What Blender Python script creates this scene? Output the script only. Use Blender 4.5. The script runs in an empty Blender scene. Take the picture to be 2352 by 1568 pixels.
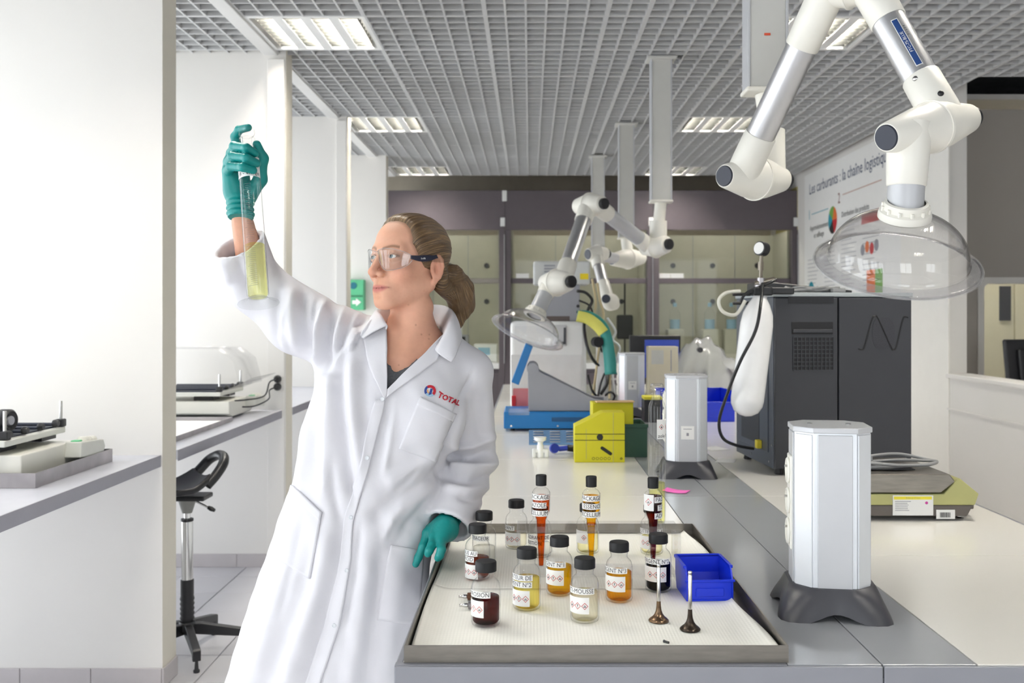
import bpy, bmesh, math, random
import numpy as np
from mathutils import Vector, Matrix
from mathutils.bvhtree import BVHTree

random.seed(7)
rng = np.random.default_rng(7)
PI = math.pi
SC = bpy.context.scene
COL = SC.collection

# ------------------------------------------------------------------ camera
F = 2200.0            # focal length in pixels of the 2352 x 1568 frame
CX, CY = 1217.0, 723.0
CZ = 1.42             # eye height
cam_d = bpy.data.cameras.new('camera')
cam = bpy.data.objects.new('camera', cam_d)
COL.objects.link(cam)
cam.location = (0, 0, CZ)
cam.rotation_euler = (PI / 2, 0, 0)
cam_d.sensor_width = 36.0
cam_d.lens = F * 36.0 / 2352.0
cam_d.shift_x = -(CX - 1176.0) / 2352.0
cam_d.shift_y = (CY - 784.0) / 2352.0
cam_d.clip_start = 0.05
cam_d.dof.use_dof = True
cam_d.dof.focus_distance = 2.02
cam_d.dof.aperture_fstop = 6.3
SC.camera = cam

# ------------------------------------------------------------------ sky, colour management
world = bpy.data.worlds.new('sky')
SC.world = world
world.use_nodes = True
wn = world.node_tree.nodes
wl = world.node_tree.links
for n in list(wn):
    wn.remove(n)
w_out = wn.new('ShaderNodeOutputWorld')
w_bg = wn.new('ShaderNodeBackground')
w_bg.inputs['Color'].default_value = (0.93, 0.96, 1.0, 1)
w_bg.inputs['Strength'].default_value = 3.0
wl.new(w_bg.outputs[0], w_out.inputs[0])

SC.view_settings.view_transform = 'Standard'
SC.view_settings.look = 'None'
SC.view_settings.gamma = 1.0
SC.view_settings.use_curve_mapping = False
SC.view_settings.exposure = 0.9
SC.cycles.use_denoising = True
SC.cycles.max_bounces = 7
SC.cycles.diffuse_bounces = 4
SC.cycles.glossy_bounces = 3
SC.cycles.transmission_bounces = 6
SC.cycles.transparent_max_bounces = 32
SC.cycles.use_light_tree = False
SC.cycles.use_adaptive_sampling = True
SC.cycles.adaptive_threshold = 0.03
SC.cycles.sample_clamp_indirect = 8.0
SC.cycles.caustics_reflective = False
SC.cycles.caustics_refractive = False
TUBE_EMIT = 105.0

# ------------------------------------------------------------------ helpers
def P(px, py, d):
    return Vector(((px - CX) * d / F, d, CZ - (py - CY) * d / F))

def lin(c):
    c = c / 255.0
    return c / 12.92 if c <= 0.04045 else ((c + 0.055) / 1.055) ** 2.4

def rgb(col):
    return (lin(col[0]), lin(col[1]), lin(col[2]), 1.0)

def pmat(name, col, rough=0.5, metal=0.0, var=0.04, scale=12.0, bump=0.0, bscale=150.0, spec=0.5, coat=0.0, emit=0.0, stretch=None, sss=0.0, attr=None):
    m = bpy.data.materials.new(name)
    m.use_nodes = True
    nt = m.node_tree
    b = nt.nodes['Principled BSDF']
    b.inputs['Roughness'].default_value = rough
    b.inputs['Metallic'].default_value = metal
    b.inputs['Specular IOR Level'].default_value = spec
    b.inputs['Coat Weight'].default_value = coat
    if sss:
        b.inputs['Subsurface Weight'].default_value = sss
        b.inputs['Subsurface Radius'].default_value = (0.01, 0.004, 0.002)
        b.inputs['Subsurface Scale'].default_value = 1.0
    tc = nt.nodes.new('ShaderNodeTexCoord')
    mp = nt.nodes.new('ShaderNodeMapping')
    if stretch:
        mp.inputs['Scale'].default_value = stretch
    nt.links.new(tc.outputs['Object'], mp.inputs[0])
    nz = nt.nodes.new('ShaderNodeTexNoise')
    nz.inputs['Scale'].default_value = scale
    nz.inputs['Detail'].default_value = 3.0
    nt.links.new(mp.outputs[0], nz.inputs['Vector'])
    r = nt.nodes.new('ShaderNodeMapRange')
    r.inputs['From Min'].default_value = 0.3
    r.inputs['From Max'].default_value = 0.7
    r.inputs['To Min'].default_value = 1.0 - var
    r.inputs['To Max'].default_value = 1.0 + var
    nt.links.new(nz.outputs['Fac'], r.inputs['Value'])
    mx = nt.nodes.new('ShaderNodeVectorMath')
    mx.operation = 'SCALE'
    if attr:
        at = nt.nodes.new('ShaderNodeVertexColor')
        at.layer_name = attr
        nt.links.new(at.outputs['Color'], mx.inputs[0])
    else:
        mx.inputs[0].default_value = rgb(col)[:3]
    nt.links.new(r.outputs[0], mx.inputs['Scale'])
    nt.links.new(mx.outputs[0], b.inputs['Base Color'])
    if emit:
        nt.links.new(mx.outputs[0], b.inputs['Emission Color'])
        b.inputs['Emission Strength'].default_value = emit
    if bump:
        n2 = nt.nodes.new('ShaderNodeTexNoise')
        n2.inputs['Scale'].default_value = bscale
        n2.inputs['Detail'].default_value = 3.0
        nt.links.new(mp.outputs[0], n2.inputs['Vector'])
        bp = nt.nodes.new('ShaderNodeBump')
        bp.inputs['Strength'].default_value = bump
        bp.inputs['Distance'].default_value = 0.002
        nt.links.new(n2.outputs['Fac'], bp.inputs['Height'])
        nt.links.new(bp.outputs[0], b.inputs['Normal'])
    return m

def clear(name, tint=(0.97, 0.98, 0.98), edge=(0.6, 0.63, 0.64), gloss=1.0, rough=0.02, edge_pow=3.0, haze=0.0, ior=1.45):
    """clear glass, plastic or liquid: see-through, tinted, mirror-like by Fresnel"""
    m = bpy.data.materials.new(name)
    m.use_nodes = True
    nt = m.node_tree
    for n in list(nt.nodes):
        nt.nodes.remove(n)
    out = nt.nodes.new('ShaderNodeOutputMaterial')
    tr = nt.nodes.new('ShaderNodeBsdfTransparent')
    gl = nt.nodes.new('ShaderNodeBsdfGlossy')
    gl.inputs['Roughness'].default_value = rough
    lw = nt.nodes.new('ShaderNodeLayerWeight')
    lw.inputs['Blend'].default_value = 0.5
    pw = nt.nodes.new('ShaderNodeMath')
    pw.operation = 'POWER'
    pw.inputs[1].default_value = edge_pow
    nt.links.new(lw.outputs['Facing'], pw.inputs[0])
    mc = nt.nodes.new('ShaderNodeMix')
    mc.data_type = 'RGBA'
    mc.inputs[6].default_value = (*tint, 1)
    mc.inputs[7].default_value = (*edge, 1)
    nt.links.new(pw.outputs[0], mc.inputs[0])
    nt.links.new(mc.outputs[2], tr.inputs['Color'])
    p5 = nt.nodes.new('ShaderNodeMath')
    p5.operation = 'POWER'
    p5.inputs[1].default_value = 4.5
    nt.links.new(lw.outputs['Facing'], p5.inputs[0])
    r0 = ((ior - 1) / (ior + 1)) ** 2
    fr = nt.nodes.new('ShaderNodeMath')
    fr.operation = 'MULTIPLY_ADD'
    fr.inputs[1].default_value = 0.9
    fr.inputs[2].default_value = r0
    nt.links.new(p5.outputs[0], fr.inputs[0])
    fm = nt.nodes.new('ShaderNodeMath')
    fm.operation = 'MULTIPLY'
    fm.inputs[1].default_value = gloss
    fm.use_clamp = True
    nt.links.new(fr.outputs[0], fm.inputs[0])
    mix = nt.nodes.new('ShaderNodeMixShader')
    nt.links.new(fm.outputs[0], mix.inputs[0])
    last = tr.outputs[0]
    if haze:
        df = nt.nodes.new('ShaderNodeBsdfDiffuse')
        df.inputs['Color'].default_value = (0.85, 0.85, 0.86, 1)
        hm = nt.nodes.new('ShaderNodeMixShader')
        hm.inputs[0].default_value = haze
        nt.links.new(tr.outputs[0], hm.inputs[1])
        nt.links.new(df.outputs[0], hm.inputs[2])
        last = hm.outputs[0]
    nt.links.new(last, mix.inputs[1])
    nt.links.new(gl.outputs[0], mix.inputs[2])
    nt.links.new(mix.outputs[0], out.inputs[0])
    return m

def basis(axis):
    a = Vector(axis).normalized()
    t = Vector((0, 0, 1)) if abs(a.z) < 0.9 else Vector((1, 0, 0))
    u = a.cross(t).normalized()
    v = a.cross(u).normalized()
    return a, u, v

class MB:
    """collects shapes; build() links them as ONE mesh object"""
    def __init__(self):
        self.v = []
        self.f = []
        self.mi = []
        self.boxy = False
    def add(self, vs, fs, mi=0):
        o = len(self.v)
        self.v += [tuple(p) for p in vs]
        self.f += [tuple(i + o for i in f) for f in fs]
        self.mi += [mi] * len(fs)
        return self
    def box(self, c, s, rz=0.0, bevel=0.0, seg=2, M=None, mi=0):
        self.boxy = True
        bm = bmesh.new()
        bmesh.ops.create_cube(bm, size=1.0)
        for q in bm.verts:
            q.co = Vector((q.co.x * s[0], q.co.y * s[1], q.co.z * s[2]))
        if bevel:
            bmesh.ops.bevel(bm, geom=list(bm.edges), offset=bevel, segments=seg, profile=0.5, affect='EDGES')
        T = Matrix.Translation(Vector(c)) @ Matrix.Rotation(rz, 4, 'Z')
        if M is not None:
            T = M @ T
        bm.verts.index_update()
        self.add([T @ q.co for q in bm.verts], [[q.index for q in f.verts] for f in bm.faces], mi)
        bm.free()
        return self
    def b2(self, lo, hi, bevel=0.0, seg=2, mi=0):
        return self.box([(lo[i] + hi[i]) / 2 for i in range(3)], [hi[i] - lo[i] for i in range(3)], bevel=bevel, seg=seg, mi=mi)
    def lathe(self, prof, n=24, o=(0, 0, 0), axis=(0, 0, 1), mi=0, closed=False):
        a, u, v = basis(axis)
        o = Vector(o)
        vs, fs, rows = [], [], []
        for (r, h) in prof:
            if r < 1e-6:
                rows.append([len(vs)])
                vs.append(o + a * h)
            else:
                rows.append(list(range(len(vs), len(vs) + n)))
                for k in range(n):
                    t = 2 * PI * k / n
                    vs.append(o + a * h + u * (r * math.cos(t)) - v * (r * math.sin(t)))
        pairs = list(zip(rows[:-1], rows[1:]))
        if closed:
            pairs.append((rows[-1], rows[0]))
        for A, B in pairs:
            if len(A) == 1 and len(B) == 1:
                continue
            for k in range(n):
                k2 = (k + 1) % n
                if len(A) == 1:
                    fs.append((A[0], B[k2], B[k]))
                elif len(B) == 1:
                    fs.append((A[k], A[k2], B[0]))
                else:
                    fs.append((A[k], A[k2], B[k2], B[k]))
        return self.add(vs, fs, mi)
    def cyl(self, p0, p1, r0, r1=None, n=20, mi=0, cap=True):
        p0, p1 = Vector(p0), Vector(p1)
        r1 = r0 if r1 is None else r1
        L = (p1 - p0).length
        prof = [(r0, 0), (r1, L)]
        if cap:
            prof = [(0, 0)] + prof + [(0, L)]
        return self.lathe(prof, n, p0, p1 - p0, mi)
    def ball(self, c, r, n=16, m=10, S=None, mi=0, M=None):
        S = S or (r, r, r)
        vs, fs = [], []
        for i in range(m + 1):
            t = PI * i / m
            for k in range(n):
                p = 2 * PI * k / n
                q = Vector((S[0] * math.sin(t) * math.cos(p), S[1] * math.sin(t) * math.sin(p), S[2] * math.cos(t)))
                if M is not None:
                    q = M @ q
                vs.append(Vector(c) + q)
        for i in range(m):
            for k in range(n):
                k2 = (k + 1) % n
                fs.append((i * n + k, (i + 1) * n + k, (i + 1) * n + k2, i * n + k2))
        return self.add(vs, fs, mi)
    def tube(self, pts, r, n=8, mi=0, cyclic=False, sub=6):
        pts = [Vector(p) for p in pts]
        if sub > 1 and len(pts) > 2:
            pts = catmull(pts, sub, cyclic)
        N = len(pts)
        vs, fs = [], []
        u = None
        for i in range(N):
            if cyclic:
                t = (pts[(i + 1) % N] - pts[i - 1]).normalized()
            else:
                t = (pts[min(i + 1, N - 1)] - pts[max(i - 1, 0)]).normalized()
            if u is None:
                _, u, _ = basis(t)
            u = (u - t * u.dot(t))
            u = u.normalized() if u.length > 1e-6 else basis(t)[1]
            w = t.cross(u)
            rr = r[i] if isinstance(r, (list, tuple)) and len(r) == N else (r if not isinstance(r, (list, tuple)) else r[0] + (r[-1] - r[0]) * i / max(1, N - 1))
            for k in range(n):
                a = 2 * PI * k / n
                vs.append(pts[i] + u * (rr * math.cos(a)) + w * (rr * math.sin(a)))
        for i in range(N if cyclic else N - 1):
            j = (i + 1) % N
            for k in range(n):
                k2 = (k + 1) % n
                fs.append((i * n + k, i * n + k2, j * n + k2, j * n + k))
        if not cyclic:
            fs.append(tuple(range(n))[::-1])
            fs.append(tuple((N - 1) * n + k for k in range(n)))
        return self.add(vs, fs, mi)
    def prism(self, poly, w0, w1, plane='xz', mi=0, M=None, bevel=0.0):
        """extrude a 2-D outline; plane 'xz' extrudes along y, 'xy' along z, 'yz' along x"""
        def q(a, b, w):
            p = {'xz': (a, w, b), 'xy': (a, b, w), 'yz': (w, a, b)}[plane]
            return Vector(p)
        n = len(poly)
        self.boxy = True
        bm = bmesh.new()
        A = [bm.verts.new(q(a, b, w0)) for a, b in poly]
        B = [bm.verts.new(q(a, b, w1)) for a, b in poly]
        bm.faces.new(A)
        bm.faces.new(B[::-1])
        for i in range(n):
            bm.faces.new((A[i], B[i], B[(i + 1) % n], A[(i + 1) % n]))
        bmesh.ops.recalc_face_normals(bm, faces=bm.faces)
        if bevel:
            bmesh.ops.bevel(bm, geom=list(bm.edges), offset=bevel, segments=2, profile=0.5, affect='EDGES')
        bm.verts.index_update()
        T = M or Matrix()
        self.add([T @ x.co for x in bm.verts], [[x.index for x in f.verts] for f in bm.faces], mi)
        bm.free()
        return self
    def quad(self, a, b, c, d, mi=0):
        return self.add([a, b, c, d], [(0, 1, 2, 3)], mi)
    def build(self, name, m, parent=None, smooth=40.0, thick=0.0):
        if smooth == 40.0:
            smooth = 13.0 if self.boxy else 48.0
        me = bpy.data.meshes.new(name)
        me.from_pydata(self.v, [], self.f)
        ms = m if isinstance(m, (list, tuple)) else [m]
        for x in ms:
            me.materials.append(x)
        if len(ms) > 1:
            me.polygons.foreach_set('material_index', self.mi)
        if smooth:
            me.shade_smooth()
            me.set_sharp_from_angle(angle=math.radians(smooth))
        me.update()
        return link(name, me, parent, thick)

def link(name, me, parent=None, thick=0.0):
    o = bpy.data.objects.new(name, me)
    COL.objects.link(o)
    if parent is not None:
        o.parent = parent
    if thick:
        md = o.modifiers.new('thickness', 'SOLIDIFY')
        md.thickness = thick
        md.offset = 0
    return o

def catmull(pts, sub, cyclic=False):
    out = []
    N = len(pts)
    rngN = N if cyclic else N - 1
    for i in range(rngN):
        if cyclic:
            p0, p1, p2, p3 = pts[i - 1], pts[i], pts[(i + 1) % N], pts[(i + 2) % N]
        else:
            p0, p1, p2, p3 = pts[max(i - 1, 0)], pts[i], pts[i + 1], pts[min(i + 2, N - 1)]
        for k in range(sub):
            t = k / sub
            out.append(0.5 * ((2 * p1) + (p2 - p0) * t + (2 * p0 - 5 * p1 + 4 * p2 - p3) * t * t + (3 * p1 - p0 - 3 * p2 + p3) * t ** 3))
    if not cyclic:
        out.append(pts[-1].copy())
    return out

def thing(name, label, cat, loc=(0, 0, 0), rz=0.0, group=None):
    o = bpy.data.objects.new(name, None)
    COL.objects.link(o)
    o.location = loc
    o.rotation_euler = (0, 0, rz)
    o.empty_display_size = 0.05
    return tag(o, label, cat, group)

def tag(o, label, cat, group=None):
    o['label'] = label
    o['category'] = cat
    if group:
        o['group'] = group
    return o

def struct(o, label=None):
    o['kind'] = 'structure'
    if label:
        o['label'] = label
    return o

def copy_tree(o, parent=None):
    c = o.copy()
    COL.objects.link(c)
    c.parent = parent
    for ch in list(o.children):
        copy_tree(ch, c)
    return c

def text_mesh(s, size, align='CENTER', bold=0.0):
    """flat lettering in the xy plane as (verts, faces)"""
    cu = bpy.data.curves.new('lettering', 'FONT')
    cu.body = s
    cu.size = size
    cu.align_x = align
    cu.align_y = 'CENTER'
    cu.resolution_u = 2
    cu.offset = bold
    o = bpy.data.objects.new('lettering', cu)
    COL.objects.link(o)
    bpy.context.view_layer.update()
    me = bpy.data.meshes.new_from_object(o.evaluated_get(bpy.context.evaluated_depsgraph_get()))
    vs = [v.co.copy() for v in me.vertices]
    fs = [tuple(p.vertices) for p in me.polygons]
    bpy.data.meshes.remove(me)
    bpy.data.objects.remove(o)
    bpy.data.curves.remove(cu)
    return vs, fs

def lettering(s, size, M, m, parent, name='lettering', align='CENTER', sx=1.0):
    vs, fs = text_mesh(s, size, align)
    mb = MB()
    mb.add([M @ Vector((v.x * sx, v.y, 0)) for v in vs], fs)
    return mb.build(name, m, parent, smooth=0)

def face_front(loc, rz=0.0):
    """matrix: text plane standing upright, readable from the camera side (-y)"""
    return Matrix.Translation(Vector(loc)) @ Matrix.Rotation(rz, 4, 'Z') @ Matrix.Rotation(PI / 2, 4, 'X')

# ------------------------------------------------------------------ materials
M_WALL = pmat('wall_paint', (232, 229, 224), 0.85, var=0.012, scale=2, bump=0.05, bscale=300)
M_PIER = pmat('pier_shaded_end', (226, 220, 206), 0.8, var=0.02, scale=4)  # pier ends coloured darker to imitate shade on faces turned from the windows
M_SLAB = pmat('plenum_concrete', (120, 120, 123), 0.95, var=0.1)
M_GRID = pmat('ceiling_blade', (196, 196, 196), 0.5, var=0.02)
M_RAIL = pmat('ceiling_rail', (214, 213, 211), 0.45, var=0.02)
M_TILE = pmat('floor_tile', (206, 204, 207), 0.3, var=0.03, scale=3)
M_GROUT = pmat('grout', (172, 169, 168), 0.9, var=0.05)
M_SKIRT = pmat('skirting_tile', (196, 190, 190), 0.35, var=0.03)
M_WHITETOP = pmat('bench_white_laminate', (240, 237, 230), 0.16, var=0.01, scale=3)
M_GREYTOP = pmat('bench_grey_laminate', (166, 168, 172), 0.12, var=0.02, scale=3)
M_EDGE = pmat('bench_edge_band', (140, 141, 148), 0.4, var=0.02)
M_SHELF = pmat('shelf_laminate', (206, 207, 216), 0.25, var=0.02)
M_SHELFEDGE = pmat('shelf_edge', (152, 151, 160), 0.4, var=0.03)
M_STEEL = pmat('brushed_steel', (138, 133, 126), 0.38, metal=1.0, var=0.12, scale=8, stretch=(2, 2, 14))
M_STEELD = pmat('worn_steel', (172, 168, 170), 0.36, metal=1.0, var=0.15, scale=10)
M_ALU = pmat('satin_aluminium', (214, 214, 216), 0.32, metal=0.85, var=0.02)
M_ALUP = pmat('anodised_panel', (200, 201, 204), 0.42, metal=0.2, var=0.02)
M_ALUW = pmat('pale_anodised', (226, 229, 233), 0.38, metal=0.35, var=0.02)
M_CHROME = pmat('chrome', (215, 214, 212), 0.15, metal=1.0, var=0.03)
M_WPLAST = pmat('white_plastic', (243, 240, 230), 0.35, var=0.015)
M_WPLAST2 = pmat('cool_white_plastic', (236, 237, 236), 0.35, var=0.015)
M_BLACK = pmat('black_plastic', (28, 28, 31), 0.4, var=0.08)
M_DARK = pmat('charcoal_plastic', (62, 62, 68), 0.42, var=0.05)
M_NAVY = pmat('navy_cap', (44, 48, 62), 0.45, var=0.05)
M_PAPER = pmat('white_paper', (244, 243, 240), 0.7, var=0.01)
M_INK = pmat('black_ink', (34, 34, 38), 0.7, var=0.02)
M_RED = pmat('red_ink', (196, 34, 44), 0.6, var=0.03)
M_GLASS = clear('clear_glass', (0.992, 0.994, 0.994), (0.50, 0.53, 0.55), 1.0, edge_pow=7.0)
M_ACRYL = clear('clear_acrylic', (0.985, 0.985, 0.985), (0.94, 0.94, 0.94), 0.7, haze=0.09)
M_DOME = clear('clear_hood_plastic', (0.975, 0.972, 0.972), (0.76, 0.745, 0.75), 1.0, haze=0.015, edge_pow=3.0)
M_PANE = clear('window_pane', (0.97, 0.98, 0.98), (0.8, 0.82, 0.82), 0.9)
M_EMIT = pmat('fluorescent_tube', (255, 250, 240), 0.4, var=0.0, emit=TUBE_EMIT)
# ------------------------------------------------------------------ the room
CEIL = 2.895
WX = -2.75                 # window wall
FINS = [(1.90, -1.40), (3.65, -1.40), (5.40, -1.375), (7.13, -1.36), (8.89, -1.335)]
FT = 0.14
YB0, YB1 = -2.6, 11.6      # room ends

fl = MB().b2((-3.0, YB0, -0.16), (7.0, 13.0, -0.008)).build('floor', M_GROUT)
struct(fl, 'pale grey square tiled floor of the laboratory')
tile_mb = MB().b2((-0.148, -0.148, -0.008), (0.148, 0.148, 0.0), bevel=0.0015, seg=1)
first = None
for i in range(8):
    for j in range(24):
        x = -2.497 + 0.3 * i + 0.15
        y = 2.05 + 0.3 * j
        if first is None:
            first = tile_mb.build('floor_tile', M_TILE, fl)
            t = first
        else:
            t = link('floor_tile', first.data, fl)
        t.location = (x, y, random.uniform(-0.0006, 0.0004))
rest = MB()
rest.b2((-0.09, YB0, -0.008), (7.0, 13.0, -0.0005)).b2((-3.0, YB0, -0.008), (-0.1, 1.9, -0.0005))
rest.build('floor_surface', M_TILE, fl)

# plenum slab above the open grid
struct(MB().b2((-3.0, YB0, 3.30), (7.0, 13.0, 3.45)).build('ceiling', M_SLAB), 'open cell grey grid ceiling under a dark slab')
CEILOB = bpy.data.objects['ceiling']

def grid_mesh(w, d, nx, ny):
    """open-cell panel, blades 45 mm tall; origin at the lower left corner, underside at z = 0"""
    mb = MB()
    t, h = 0.010, 0.058
    for i in range(nx + 1):
        tt = 0.022 if i in (0, nx) else t
        x = i * w / nx
        lo, hi = max(0, x - tt / 2), min(w, x + tt / 2)
        mb.b2((lo, 0, 0.0), (hi, d, h if i in (0, nx) else h))
    for j in range(ny + 1):
        tt = 0.022 if j in (0, ny) else t
        y = j * d / ny
        lo, hi = max(0, y - tt / 2), min(d, y + tt / 2)
        mb.b2((0, lo, 0.0012), (w, hi, h - 0.001))
    return mb
cols = [(-3.30 + 0.6 * k - 0.0, 0.6) for k in range(0, 0)]
cols = [(-2.70, 0.6), (-2.10, 0.6), (-1.42, 0.6), (-0.82, 0.6), (-0.22, 0.6), (0.38, 0.2), (0.58, 0.6), (1.18, 0.6), (1.78, 0.6), (2.38, 0.4), (2.78, 0.6), (3.38, 0.6)]
rows = [-0.06 + 0.6 * k for k in range(0, 17)]
LIGHTS = [(-1.42, 2.34), (-1.42, 4.74), (-1.42, 7.14), (-1.42, 9.54), (1.18, 2.34), (1.18, 4.74), (1.18, 7.14), (1.18, 9.54), (-1.42, -0.06), (1.18, -0.06), (2.78, 2.34), (2.78, 4.74)]  # last pair added out of view to brighten the office
pm = {}
for (x, w) in cols:
    for y in rows:
        if any(abs(x - lx) < 0.01 and abs(y - ly) < 0.01 for lx, ly in LIGHTS):
            continue
        if x > 2.7 and y > 5.9:
            continue
        if w not in pm:
            pm[w] = grid_mesh(w, 0.6, round(w / 0.1), 6).build('ceiling_panel', M_GRID, CEILOB, smooth=0)
            o = pm[w]
        else:
            o = link('ceiling_panel', pm[w].data, CEILOB)
        o.location = (x, y, CEIL)
# wide rail along the piers
struct(MB().b2((-1.50, YB0, CEIL - 0.012), (-1.42, 10.14, CEIL + 0.05), bevel=0.004).build('trim_1', M_RAIL), 'wide white ceiling rail along the piers')

# recessed louvre luminaires
M_LUM = pmat('luminaire_enamel', (232, 232, 230), 0.4, var=0.01)
M_LOUV2 = pmat('louvre_blade', (120, 120, 118), 0.18, metal=1.0, var=0.02)
M_LOUV = pmat('louvre_mirror', (220, 220, 216), 0.22, metal=0.9, var=0.02)
def luminaire(x, y, label):
    t = thing('ceiling_light', label, 'ceiling light', (x, y, CEIL), 0, 'recessed louvre ceiling lights')
    b = MB()
    b.b2((0, 0, 0), (0.6, 0.025, 0.10)).b2((0, 0.575, 0), (0.6, 0.6, 0.10))
    b.b2((0, 0.025, 0), (0.02, 0.575, 0.10)).b2((0.58, 0.025, 0), (0.6, 0.575, 0.10))
    b.b2((0.0, 0, 0.10), (0.6, 0.6, 0.112))
    b.build('housing', M_LUM, t, smooth=0)
    for k in range(4):
        cx = 0.02 + 0.14 * (k + 0.5)
        if k < 3:
            MB().b2((cx + 0.045, 0.025, 0.002), (cx + 0.095, 0.575, 0.012)).build('divider', M_LUM, t, smooth=0)
        MB().cyl((cx, 0.03, 0.07), (cx, 0.57, 0.07), 0.013, n=8).build('tube', M_EMIT, t)
        lv = MB()
        for s in (-1, 1):
            lv.quad((cx + s * 0.045, 0.025, 0.004), (cx + s * 0.045, 0.575, 0.004), (cx + s * 0.022, 0.575, 0.095), (cx + s * 0.022, 0.025, 0.095))
        lv.build('reflector', M_LOUV, t, smooth=0)
        for j in range(9):
            yy = 0.055 + j * 0.061
            MB().b2((cx - 0.043, yy - 0.002, 0.004), (cx + 0.043, yy + 0.002, 0.04)).build('louvre', M_LOUV2, t, smooth=0)
    return t
lab = {0: 'square louvre ceiling light above the space between the woman and the camera', 1: 'largest louvre ceiling light in view, above the raised glass cylinder',
       2: 'louvre ceiling light along the pier rail, second in the row', 3: 'smallest louvre ceiling light on the pier side, beside the fume hoods',
       4: 'louvre ceiling light above the near end of the island bench', 5: 'louvre ceiling light half hidden behind the big extraction arm',
       6: 'louvre ceiling light beside the nearest grey ceiling post', 7: 'small far louvre ceiling light over the third fume hood',
       8: 'louvre ceiling light by the piers near the viewer', 9: 'louvre ceiling light over the aisle near the viewer', 10: 'unseen louvre light added over the parapet near the viewer as fill', 11: 'unseen louvre light added over the parapet to brighten the office wall'}
L0 = luminaire(*LIGHTS[0], lab[0])
for k in range(1, len(LIGHTS)):
    c = copy_tree(L0)
    c.location = (*LIGHTS[k], CEIL)
    c['label'] = lab[k]

# window wall with openings, piers, shelves
wl_mb = MB()
SILL = 0.12
bays = []
ys = [YB0] + [f[0] for f in FINS] + [10.6]
wl_mb.b2((WX - 0.2, YB0, 0), (WX, 13.0, SILL)).b2((WX - 0.2, YB0, 2.78), (WX, 13.0, 3.3))
open_ = [(-2.3, -1.3), (-1.1, 0.05), (0.3, 1.80), (2.12, 3.58), (3.87, 5.33), (5.62, 7.06), (7.35, 8.80), (9.11, 10.6)]
prev = YB0
for a, b in open_ + [(13.0, 13.0)]:
    wl_mb.b2((WX - 0.2, prev, SILL), (WX, a, 2.78))
    prev = b
struct(wl_mb.build('wall_left', M_WALL, smooth=0), 'white outer wall with the window openings')
for k, (a, b) in enumerate(open_):
    w = struct(MB().b2((WX - 0.13, a, SILL), (WX - 0.07, a + 0.05, 2.78)).b2((WX - 0.13, b - 0.05, SILL), (WX - 0.07, b, 2.78))
               .b2((WX - 0.13, a + 0.05, SILL), (WX - 0.07, b - 0.05, SILL + 0.05)).b2((WX - 0.13, a + 0.05, 2.73), (WX - 0.07, b - 0.05, 2.78))
               .b2((WX - 0.13, (a + b) / 2 - 0.03, SILL + 0.05), (WX - 0.07, (a + b) / 2 + 0.03, 2.73))
               .build('window_%d' % (k + 1), M_WPLAST2, smooth=0), 'white framed window in the outer wall')
    MB().b2((WX - 0.104, a + 0.05, SILL + 0.05), (WX - 0.098, b - 0.05, 2.73)).build('window_pane', M_PANE, w, smooth=0)
    pl = bpy.data.lights.new('daylight_portal', 'AREA')
    pl.shape = 'RECTANGLE'
    pl.size = b - a
    pl.size_y = 2.78 - SILL
    pl.cycles.is_portal = True
    po = bpy.data.objects.new('daylight_portal', pl)
    COL.objects.link(po)
    po.location = (WX - 0.15, (a + b) / 2, (2.78 + SILL) / 2)
    po.rotation_euler = (PI / 2, 0, -PI / 2)
    po['kind'] = 'helper'

for k, (y, x) in enumerate(FINS):
    mb = MB().b2((WX, y, 0), (x, y + FT, 3.3))
    p = struct(mb.build('wall_pier_%d' % (k + 1), [M_WALL, M_PIER], smooth=0), 'white partition pier standing out from the window wall')
    for q in p.data.polygons:
        if q.normal.x > 0.5:
            q.material_index = 1
    sk = MB()
    nt_ = 5
    for i in range(nt_):
        x0 = WX + (x - WX) * i / nt_
        x1 = WX + (x - WX) * (i + 1) / nt_
        sk.b2((x0 + 0.001, y - 0.008, 0), (x1 - 0.001, y, 0.075), bevel=0.002, seg=1)
        o = sk.build('skirting_tile', M_SKIRT, p)
        sk = MB()
    MB().b2((x, y - 0.008, 0), (x + 0.008, y + FT, 0.075), bevel=0.002, seg=1).build('skirting_tile', M_SKIRT, p)
    if k == 2:
        MB().b2((-1.472, y - 0.03, 0.0), (-1.377, y, CEIL - 0.04), bevel=0.003).build('conduit_post', M_WALL, p)
    if k == 3:
        MB().b2((-1.44, y - 0.02, 0.0), (-1.362, y, CEIL - 0.03), bevel=0.003).build('conduit_post', M_WALL, p)

def shelf(y0, y1, x, label):
    t = thing('wall_shelf', label, 'shelf', (WX, y0, 0), 0, 'grey worktops between the piers')
    w = x - WX - 0.005
    L = y1 - y0
    MB().b2((0.0, 0.001, 0.848), (w - 0.004, L - 0.001, 0.886)).build('worktop', M_SHELF, t, smooth=0)
    MB().b2((w - 0.004, 0.001, 0.842), (w, L - 0.001, 0.8865), bevel=0.001, seg=1).build('edge_strip', M_SHELFEDGE, t, smooth=0)
    MB().b2((0.0, 0.001, 0.80), (0.04, L - 0.001, 0.848)).build('bearer', M_WALL, t, smooth=0)
    return t
shelf(2.04, 3.65, -1.40, 'long grey worktop under the nearest shaker, running to the widest pier')
shelf(3.79, 5.40, -1.385, 'grey worktop with the covered shaker, above the black stool')
shelf(5.54, 7.13, -1.365, 'grey worktop hidden between the two far piers')

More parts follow.
